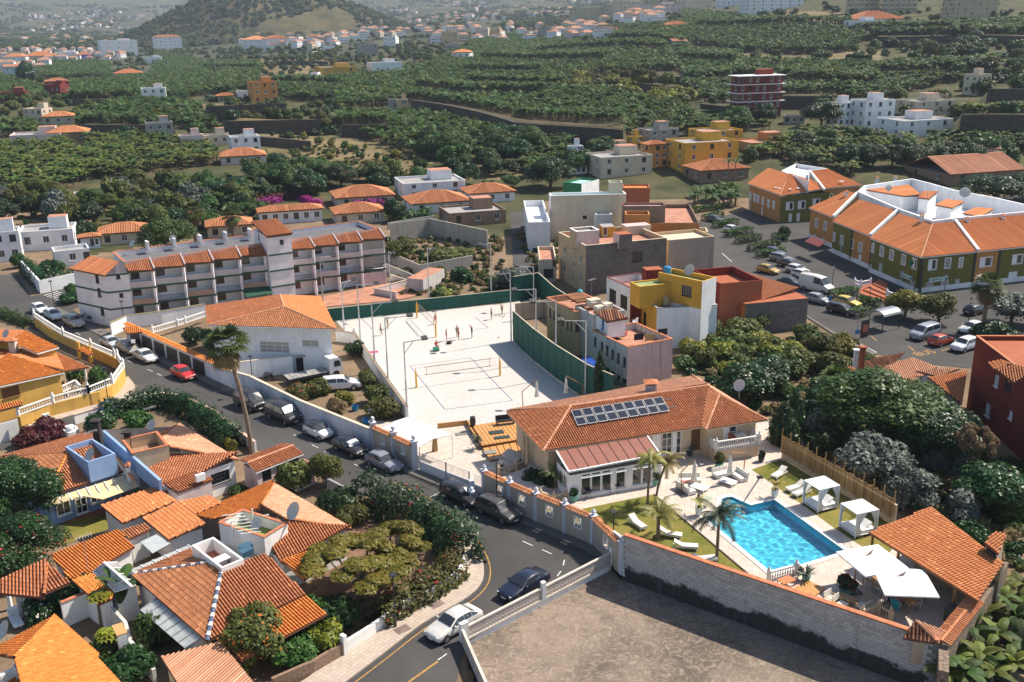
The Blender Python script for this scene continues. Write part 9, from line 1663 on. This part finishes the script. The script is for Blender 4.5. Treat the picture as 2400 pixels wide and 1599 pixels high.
# ---- far woods, hill cover, scrub as masses
def protos_of(*st):return[link('tree_kind',tree_proto(s,v)[0])for s in st for v in(0,1)]
pr=[]
for k,st in enumerate(('bush_dark','bush_mid','bush_olive')):
 o=link('far_tree',tree_proto(st,0)[0],None,G((330,560,1100)[k],(150,125,118)[k]));o.scale=(6,6,7);tag(o,('dark tree standing at the foot of the hill','green tree by the village below the hill','olive tree near the distant houses')[k],'tree');pr.append(o)
hp=[]
for _ in range(2800):
 a,r_=random.random()*6.283,random.random()**.6;i_,j_=int(r_*45),int(a/6.283*96)%96
 if sin(a*2+.6)+.6*sin(r_*9+a*3)>-.75:hp.append((HX[i_,j_]+ru(-3,3),HY[i_,j_],HZ[i_,j_]-.6))
gn_scatter('hill_scrub',hp,rng.random(len(hp))*6.28,rng.uniform(2.5,6.5,len(hp)),pr,'dark scrub and trees covering the cone hill','scrub')
fw=np.concatenate([sample(p,s,cap=c)for p,s,c in(([(0,75),(300,95),(880,95),(1500,40),(2400,20),(2400,60),(1600,100),(1100,165),(800,190),(400,165),(0,190)],17,3500),([(0,10),(2400,-20),(2400,20),(1500,45),(880,95),(300,95),(0,80)],34,4500),([(0,190),(800,190),(800,320),(0,340)],13,900),([(1600,100),(2400,60),(2400,320),(1600,260)],15,500))]);sc_=rng.uniform(1.8,4.2,len(fw))*np.where(fw[:,1]>1500,2.2,1)
gn_scatter('far_woodland',fw,rng.random(len(fw))*6.28,sc_,pr,'trees and bushes dotted over the valley and the far slopes','woodland')
gs=[link('low_scrub',tree_proto(s,0)[0],None,P(*q))for s,q in(('shrub_olive',(1650,850)),('shrub_dark',(2200,1250)),('shrub_dry',(1990,900)))];[tag(o,l_,'shrub')for o,l_ in zip(gs,('small olive shrub behind the pink building','small dark shrub in the overgrown plot near the pavilion','small dry shrub below the derelict house'))]
gp_=np.concatenate([sample(p,s,cap=c)for p,s,c in(([(1600,800),(2010,800),(2150,1000),(2400,1100),(2400,1340),(2250,1290),(1850,1000),(1600,880)],1.1,1300),([(2190,1599),(2270,1440),(2400,1345),(2400,1599)],.8,260),([(0,466),(640,450),(640,520),(0,560)],3.0,900),([(900,560),(1180,560),(1180,700),(930,690)],1.6,420),([(620,320),(1010,380),(1000,420),(720,400)],3.2,700),([(1210,540),(1360,525),(1300,640),(1240,640)],1.5,120))])
gn_scatter('ground_cover',gp_,rng.random(len(gp_))*6.28,rng.uniform(.35,.95,len(gp_)),gs,'weeds and low scrub between the plots','ground cover')
# ================================================================== VEHICLES AND PEOPLE
def hdg(a,b):d=P(*b)-P(*a);return atan2(d.y,d.x)
hA,hB,hC_,hD=hdg((130,722),(250,780)),hdg((250,780),(362,832)),hdg((362,832),(546,915)),hdg((707,987),(975,1104));hE=hdg((1136,1170),(1256,1226));st_g='cars parked along the road'
for lb,kd,c,x,y,h_,kw in(('white hatchback, farthest up the road by the lamp post','hatch',(.7,.71,.72),94,733,hA,{}),('white hatchback second down the upper road','hatch',(.66,.68,.7),126,747,hA,{}),('pale silver off-roader with roof rails on the upper road','suv',(.42,.41,.39),174,764,hA,dict(rails=True,length=4.3)),('pale silver saloon, topmost of the three below the garage wall','sedan',(.5,.52,.55),262,812,hB,dict(length=4.2)),('grey beige estate car in the middle of the three by the garage wall','estate',(.3,.29,.27),301,825,hB,dict(length=4.2)),('silver saloon, lowest of the three by the garage wall','sedan',(.55,.56,.57),342,844,hB,{}),('bright red hatchback with one white front wing','hatch',(.55,.025,.02),431,885,hC_,{}),('black delivery van behind the tall palm trunk','van',(.018,.018,.02),587,954,hD,dict(length=4.4)),('black passenger van with a silver sun shade in the windscreen','van',(.022,.022,.025),665,983,hD,dict(shade=True)),('white small car with a black roof','mini',(.75,.75,.75),747,1022,hD,dict(roof=(.015,.015,.018))),('black hatchback with a sun shade behind the silver one','hatch',(.012,.013,.02),821,1059,hD,dict(shade=True,length=4.2)),('blue grey hatchback in front of the white gate','hatch',(.22,.24,.28),901,1095,hD,dict(length=4.3)),('black estate car parked beside the pedestrian gate','estate',(.015,.015,.018),1081,1172,hE,{}),('dark brown grey off-roader nearest the road bend','suv',(.06,.055,.055),1168,1210,hE,dict(rails=True)),('dark blue saloon beside the pierced block parapet','sedan',(.008,.012,.035),1228,1384,hdg((1424,1300),(1084,1504)),{}),('white saloon at the lower end of the pierced parapet','sedan',(.62,.6,.57),1064,1476,hdg((1424,1300),(1084,1504)),{}),('blue grey car half hidden behind the curved hedge','sedan',(.16,.22,.3),268,962,hdg((230,975),(300,945)),{}),('dark blue car behind the apartment gable','hatch',(.05,.08,.13),193,683,hdg((170,690),(230,672)),{}),('white pick-up car in the truck garden','suv',(.72,.72,.72),798,912,hdg((760,914),(835,908)),dict(length=5.0))):car(lb,kd,c,P(x,y,.012),h_,st_g if y<1300 else None,**kw)
lot='cars in the car park';h0,h1=hdg((1835,640),(1905,655)),hdg((2180,800),(2250,780))
for lb,kd,c,x,y,h_,kw in(('dark blue car, topmost in the shaded bays','hatch',(.03,.04,.07),1815,598,h0,{}),('grey silver estate in the second shaded bay','estate',(.2,.21,.22),1832,613,h0,{}),('black car in the third shaded bay','sedan',(.02,.02,.022),1850,626,h0,{}),('golden brown car behind the old tile roof','hatch',(.4,.26,.04),1800,640,h0,{}),('white car above the camper van, upper','hatch',(.7,.7,.7),1868,640,h0,{}),('white car directly above the camper van','hatch',(.7,.7,.68),1882,652,h0,{}),('cream camper van with a high roof','highvan',(.68,.66,.6),1912,682,h0,{}),('dark blue car left of the camper van','sedan',(.02,.03,.06),1853,670,h0,{}),('grey hatchback by the zebra crossing','hatch',(.28,.29,.3),1917,710,h0,{}),('yellow hatchback in the car park','hatch',(.6,.42,.06),1986,717,h0,{}),('black estate car below the yellow one','estate',(.015,.016,.02),1973,735,h0,{}),('silver people carrier under the yellow green trees','van',(.32,.35,.4),2166,792,h1+3.14,dict(length=4.5)),('orange red hatchback on the square','hatch',(.45,.05,.015),2205,807,h1,{}),('white compact off-roader on the square','suv',(.66,.68,.72),2260,820,h1+3.14,dict(length=4.1)),('white car behind the lamp on the square','hatch',(.68,.68,.68),2275,778,h1+3.14,{}),('dark car in front of the low stone wall','hatch',(.03,.03,.035),2285,735,h1,{}),('white car between the box hedges','hatch',(.66,.68,.7),1718,545,h0,{}),('dark car at the top between the box hedges','sedan',(.04,.045,.05),1675,520,h0,{}),('white off-roader behind the terrace near the box truck','suv',(.7,.7,.7),2130,420,hdg((2110,425),(2150,412)),{}),('bright blue saloon beside the white off-roader behind the terrace','sedan',(.01,.12,.28),2166,413,hdg((2110,425),(2150,412)),{})):car(lb,kd,c,P(x,y,.02),h_,lot,**kw)
def truck(label,loc,h_,bed,L_,cabc,bedc):
 r=thing('lorry',label,'lorry',loc);r.rotation_euler=(0,0,h_);pm_=paint(cabc);c=MB();w=1.0;prof=[(L_/2,.5),(L_/2+.02,1.25),(L_/2-.25,2.2),(L_/2-.5,2.45),(L_/2-1.7,2.45),(L_/2-1.75,.5)];n=len(prof);c.add([(x,s*w,z)for s in(-1,1)for x,z in prof],[tuple(range(n)),tuple(range(n,2*n))[::-1]]+[(i,n+i,n+(i+1)%n,(i+1)%n)for i in range(n)]);c.B('cab',pm_,r,l=1)
 MB().quad((L_/2+.03,-.88,1.3),(L_/2+.03,.88,1.3),(L_/2-.2,.85,2.15),(L_/2-.2,-.85,2.15)).B('windscreen',glass,r,l=1);[MB().quad((L_/2-.2,s*1.015,1.35),(L_/2-1.1,s*1.015,1.35),(L_/2-1.1,s*1.015,2.1),(L_/2-.4,s*1.015,2.1)).B('side_window',glass,r,l=1)for s in(1,-1)]
 b=MB();b.box((-.95,0,.75),(L_-2,2.1,.22));b.B('chassis',trimk,r,l=1)
 if bed:[MB().box((-.95-(L_-2)/2+(L_-2)*(i+.5)/8,0,.9),((L_-2)/8-.05,2.0,.06)).B('bed_plate',flat('bed_grey',(.32,.31,.3),.6,var=.3),r,l=1)for i in range(8)]
 else:MB().box((-.95,0,1.9),(L_-2.1,2.3,2.1)).B('box_body',paint(bedc),r,l=1)
 for x in(L_/2-.9,-L_/2+1.2):
  for s in(1,-1):MB().add([(x+.42*cos(6.2832*j/16),y,.42+.42*sin(6.2832*j/16))for y in(s*.75,s*1.02)for j in range(16)],[(j,(j+1)%16,16+(j+1)%16,16+j)for j in range(16)]+[tuple(range(16)),tuple(range(16,32))[::-1]]).B('wheel',rubber,r,l=1)
truck('white cab flatbed lorry parked in front of the garage',P(735,888),hdg((680,893),(800,868)),True,7.0,(.72,.72,.72),None);truck('white box lorry in the street behind the terrace',P(2065,418),hdg((2110,415),(2030,420)),False,6.4,(.6,.6,.6),(.62,.62,.6))
mo=thing('motorcycle','dark motorcycle leaning by the white wall','motorcycle',P(632,890),hdg((600,888),(650,898)))
for x in(-.65,.65):MB().add([(x+q*cos(6.2832*j/14),y,.31+q*sin(6.2832*j/14))for q,y in((.31,-.05),(.31,.05),(.2,.05),(.2,-.05))for j in range(14)],[(k*14+j,k*14+(j+1)%14,(k+1)%4*14+(j+1)%14,(k+1)%4*14+j)for k in range(4)for j in range(14)]).B('wheel',rubber,mo,l=1)
MB().bar((-.65,0,.31),(-.1,0,.5),.12,.1).bar((.65,0,.31),(.42,0,.95),.09,.09).box((.1,0,.45),(.45,.3,.35)).B('frame',darkp,mo,l=1);MB().box((.2,0,.8),(.5,.28,.22),ry=.1).B('tank',paint((.03,.03,.05)),mo,l=1);MB().box((-.35,0,.78),(.6,.25,.1)).B('seat',rubber,mo,l=1);MB().bar((.42,-.36,1.0),(.42,.36,1.0),.04,.04).B('handlebar',alloy,mo,l=1)
RED,NAVY,BLK=(.42,.02,.02),(.02,.03,.07),(.02,.02,.022)
for lb,x,y,rz,sh,so_,ps in(('bare chested player with white shirt at the left edge of the far court',(1,1,905,1562),None,1.2,(.55,.55,.56),(.55,.5,.45),{}),('bare chested player in black shorts near the left lamp mast',(1,1,1148,1512),None,.3,None,BLK,dict(lkn=(.15,.11,.52),lan=(.2,.12,.09),lto=(.34,.13,.03))),('bare chested player half hidden by the lamp arm',(1,1,1210,1452),None,.5,None,(.5,.3,.2),{}),('player in red shorts running behind the orange post',(1,1,1650,1412),None,-.6,None,RED,dict(lkn=(.2,.11,.55),lan=(.05,.12,.12),lto=(.2,.13,.06),rkn=(-.1,-.11,.5),ran=(-.4,-.12,.2),rto=(-.32,-.13,.1))),('player in red shorts, left of the pair by the net',(1,1,1750,1565),None,.2,None,RED,{}),('player in red shorts turned towards the net, nearer of the pair',(1,1,1860,1553),None,.6,None,RED,dict(lan=(.15,.2,.09),lto=(.3,.22,.03),lha=(.3,.25,1.2),lel=(.1,.28,1.2))),('companion standing close behind the player in red',(1,1,1850,1530),None,2.2,(.3,.2,.15),BLK,{}),('player in black with both arms raised',(1,1,1985,1538),None,2.9,BLK,BLK,dict(lel=(.2,.22,1.65),lha=(.36,.14,1.9),rel=(.2,-.22,1.65),rha=(.36,-.14,1.9))),('bare chested player in navy shorts on the right of the far court',(1,1,2163,1368),None,.3,None,NAVY,dict(lan=(.02,.2,.09),lto=(.18,.22,.03),rha=(.25,-.2,1.1))),('bare chested player in dark shorts stooping by the balls',(1,1,2262,1322),None,2.6,None,BLK,dict(lan=(-.05,.25,.09),lto=(.1,.27,.03),chest=(.12,0,1.26),neck=(.22,0,1.47),head=(.28,0,1.59),top=(.3,0,1.7),lsh=(.12,.19,1.4),rsh=(.12,-.19,1.4)))):person(lb,c_(*x[:2])(x[2],x[3],.02),rz,sh,so_,pose=ps)
bx_=thing('cool_box','green chest used as a seat between the courts','chest',ZP('court',637,725,.02));MB().box(ZP('court',637,725,.27),(.75,.5,.5),.3).B('chest',flat('chest_green',(.02,.14,.08),.6),bx_);MB().box(ZP('court',637,725,.54),(.8,.55,.05),.3).B('lid',flat('chest_green',(.02,.14,.08),.6),bx_)
person('person in a red shirt sitting on the green chest',ZP('court',640,722,.1),-.9,(.5,.02,.02),RED,pose=SEATED);person('person in a blue jacket walking on the road below the parked cars',P(1069,1228),-1.4,(.02,.04,.16),(.3,.28,.25),hair=(.4,.38,.35),pose=dict(lkn=(.18,.11,.5),lan=(.22,.12,.1),lto=(.37,.13,.06),rkn=(-.05,-.11,.5),ran=(-.3,-.12,.12),rto=(-.17,-.13,.04)),trousers=True,group='people walking in the street');person('person in a dark top behind the oleander hedge at the kerb',P(935,1170),.5,(.08,.03,.03),(.06,.05,.05),trousers=True,group='people walking in the street');person('person in a white shirt passing the tile roofed gateway',P(209,829),1.0,(.6,.6,.6),(.2,.2,.22),trousers=True,group='people walking in the street');person('person in white by the balustrade of the villa steps',h2(2260,1220,.1),.8,(.6,.6,.6),BLK,trousers=True,group='people on the villa steps')
t=thing('sun_lounger','reclined garden lounger at the lower left with someone on it','sun lounger',P(38,1465));MB().box(P(38,1455,.35),(1.7,.7,.1),-.9).box(P(30,1432,.6),(.5,.7,.5),-.9).B('cushion',whitef,t);[MB().bar(P(38+dx,1455+dy,.3),P(38+dx,1455+dy,0),.06,.06,(1,0,0)).B('leg',whitep,t)for dx,dy in((-10,-8),(12,14))]
t=thing('table','bright pink table by the left wall of the sand court','table',h2(1050,130));MB().box(h2(1050,100,.7),(2.0,.7,.06),.25).B('top',flat('pink_table',(.6,.05,.16),.6),t);[MB().box(h2(1015+65*i,130-8*i,.35),(.08,.6,.7),.25).B('leg',flat('pink_table',(.6,.05,.16),.6),t)for i in(0,1)]
for lb,x,y in(('blue plastic tub on the bare garden soil',910,635),('blue plastic tub against the road wall',1012,755)):t=thing('tub',lb,'tub',h2(x,y));MB().lathe(h2(x,y),[(.32,0),(.4,.55),(.36,.55),(.3,.08)],14).B('tub',flat('tub_blue',(.01,.15,.35),.5),t)
t=thing('sports_bag','black sports bag lying on the sand near the players','bag',ZP('court',800,655,.02));MB().lathe(ZP('court',800,655,.02),[(.3,0),(.42,.15),(.3,.32),(.1,.36)],10).tube([ZP('court',770,640,.3),ZP('court',800,630,.55),ZP('court',830,640,.3)],.03,5).B('bag',darkp,t)
for i,(x,y)in enumerate(((1415,325),(1455,335),(1475,320),(1232,290),(1408,588))):b=link('ball',MB().lathe((0,0,.11),[(.001,-.11),(.07,-.085),(.11,0),(.07,.085),(.001,.11)],10).mesh('ball',flat('ball',(.6,.45,.35),.6),smooth=True),None,ZP('court',x,y,.02));tag(b,'pale ball lying on the far sand court','ball','balls on the sand')
for lb,x,y,h_,s in(('black lamp post beside the upper road by the cars',128,723,4.3,'flat'),('black lamp post at the foot of the apartment garden',293,770,4.0,'flat'),('black lamp post at the corner of the yellow boundary wall',254,944,4.2,'flat'),('black lamp post in front of the long white road wall',873,1054,4.3,'flat'),('black lamp post by the pedestrian gate',1165,1185,4.6,'flat'),('black lamp post at the end of the street wall',1437,1288,3.4,'flat'),('black lamp post in front of the bougainvillea wall',927,1469,4.2,'flat'),('dark post in front of the white house',595,922,4.6,'flat'),('lantern post on the square in front of the pharmacy',2211,700,3.4,'lantern'),('lantern post at the right of the camper van',1950,672,3.0,'lantern'),('lantern post under the square palm',2266,780,4.4,'lantern'),('lantern post by the zebra crossing',2036,720,2.6,'lantern')):street_lamp(lb,P(x,y,.1),h_,style=s)
t=thing('bus_shelter','shiny round roofed bus shelter in the car park','bus shelter',a3(1080,1400));n=8;b=MB();A,B=a3(1000,1330,2.3),a3(1160,1290,2.3);nn=Vec((-(B-A).y,(B-A).x,0)).normalized();pr_=[nn*(1.2*cos(math.pi*i/n))+U(.7*sin(math.pi*i/n))for i in range(n+1)];[b.quad(A+pr_[i],B+pr_[i],B+pr_[i+1],A+pr_[i+1])for i in range(n)];b.B('roof',flat('shelter_metal',(.5,.5,.5),.25,.8),t);[MB().bar(p+nn*s,p+nn*s-U(2.3),.1,.1,(1,0,0)).B('post',darkp,t)for p in(A,B)for s in(-1.1,1.1)]
t=thing('advert_panel','black advertising panel with a red and white poster','panel',a3(890,1470));c=a3(890,1450,1.3);MB().box(c,(1.3,.2,2.4),.5).B('case',darkp,t);MB().box(c+Vec((.05,-.11,.0)),(1.0,.03,1.0),.5).B('poster',flat('poster_red',(.4,.1,.08),.6,var=.5,scale=6),t)
for lb,x,y,h_ in(('blue road sign beside the zebra crossing',570,1180,2.0),('blue road sign by the black estate car',820,1480,3.4)):t=thing('road_sign',lb,'road sign',a3(x,y));MB().lathe(a3(x,y),[(.035,0),(.035,h_)],6).B('pole',greyp,t);MB().box(a3(x,y,h_-.2),(.6,.05,.6),.4).B('plate',flat('sign_blue',(.03,.15,.45),.5),t)
for i,(x,y)in enumerate(((1345,1082),(1658,850),(1999,537))[:2]):t=tag(MB().box(P(*K(1,3,x,y),.135),(1.1,.8,.02),.7).B('manhole_cover',flat('cover_rust',(.2,.15,.13),.8,var=.3)),('rusty metal cover nearest the lamp post in the curved pavement','grey metal cover in the curved pavement at the road bend','stray cover')[i],'cover','covers in the pavement')
# ---- air
m_hz,nt,bs,L=nodes('haze_air');nt.nodes.remove(bs);pv=nt.nodes.new('ShaderNodeVolumePrincipled');pv.inputs['Color'].default_value=(.72,.84,1,1);pv.inputs['Density'].default_value=.0001;pv.inputs['Anisotropy'].default_value=.1;L(pv.outputs[0],nt.nodes['Material Output'].inputs['Volume'])
tag(MB().box((0,3300,310),(14500,7000,630)).B('haze',m_hz),kind='stuff')
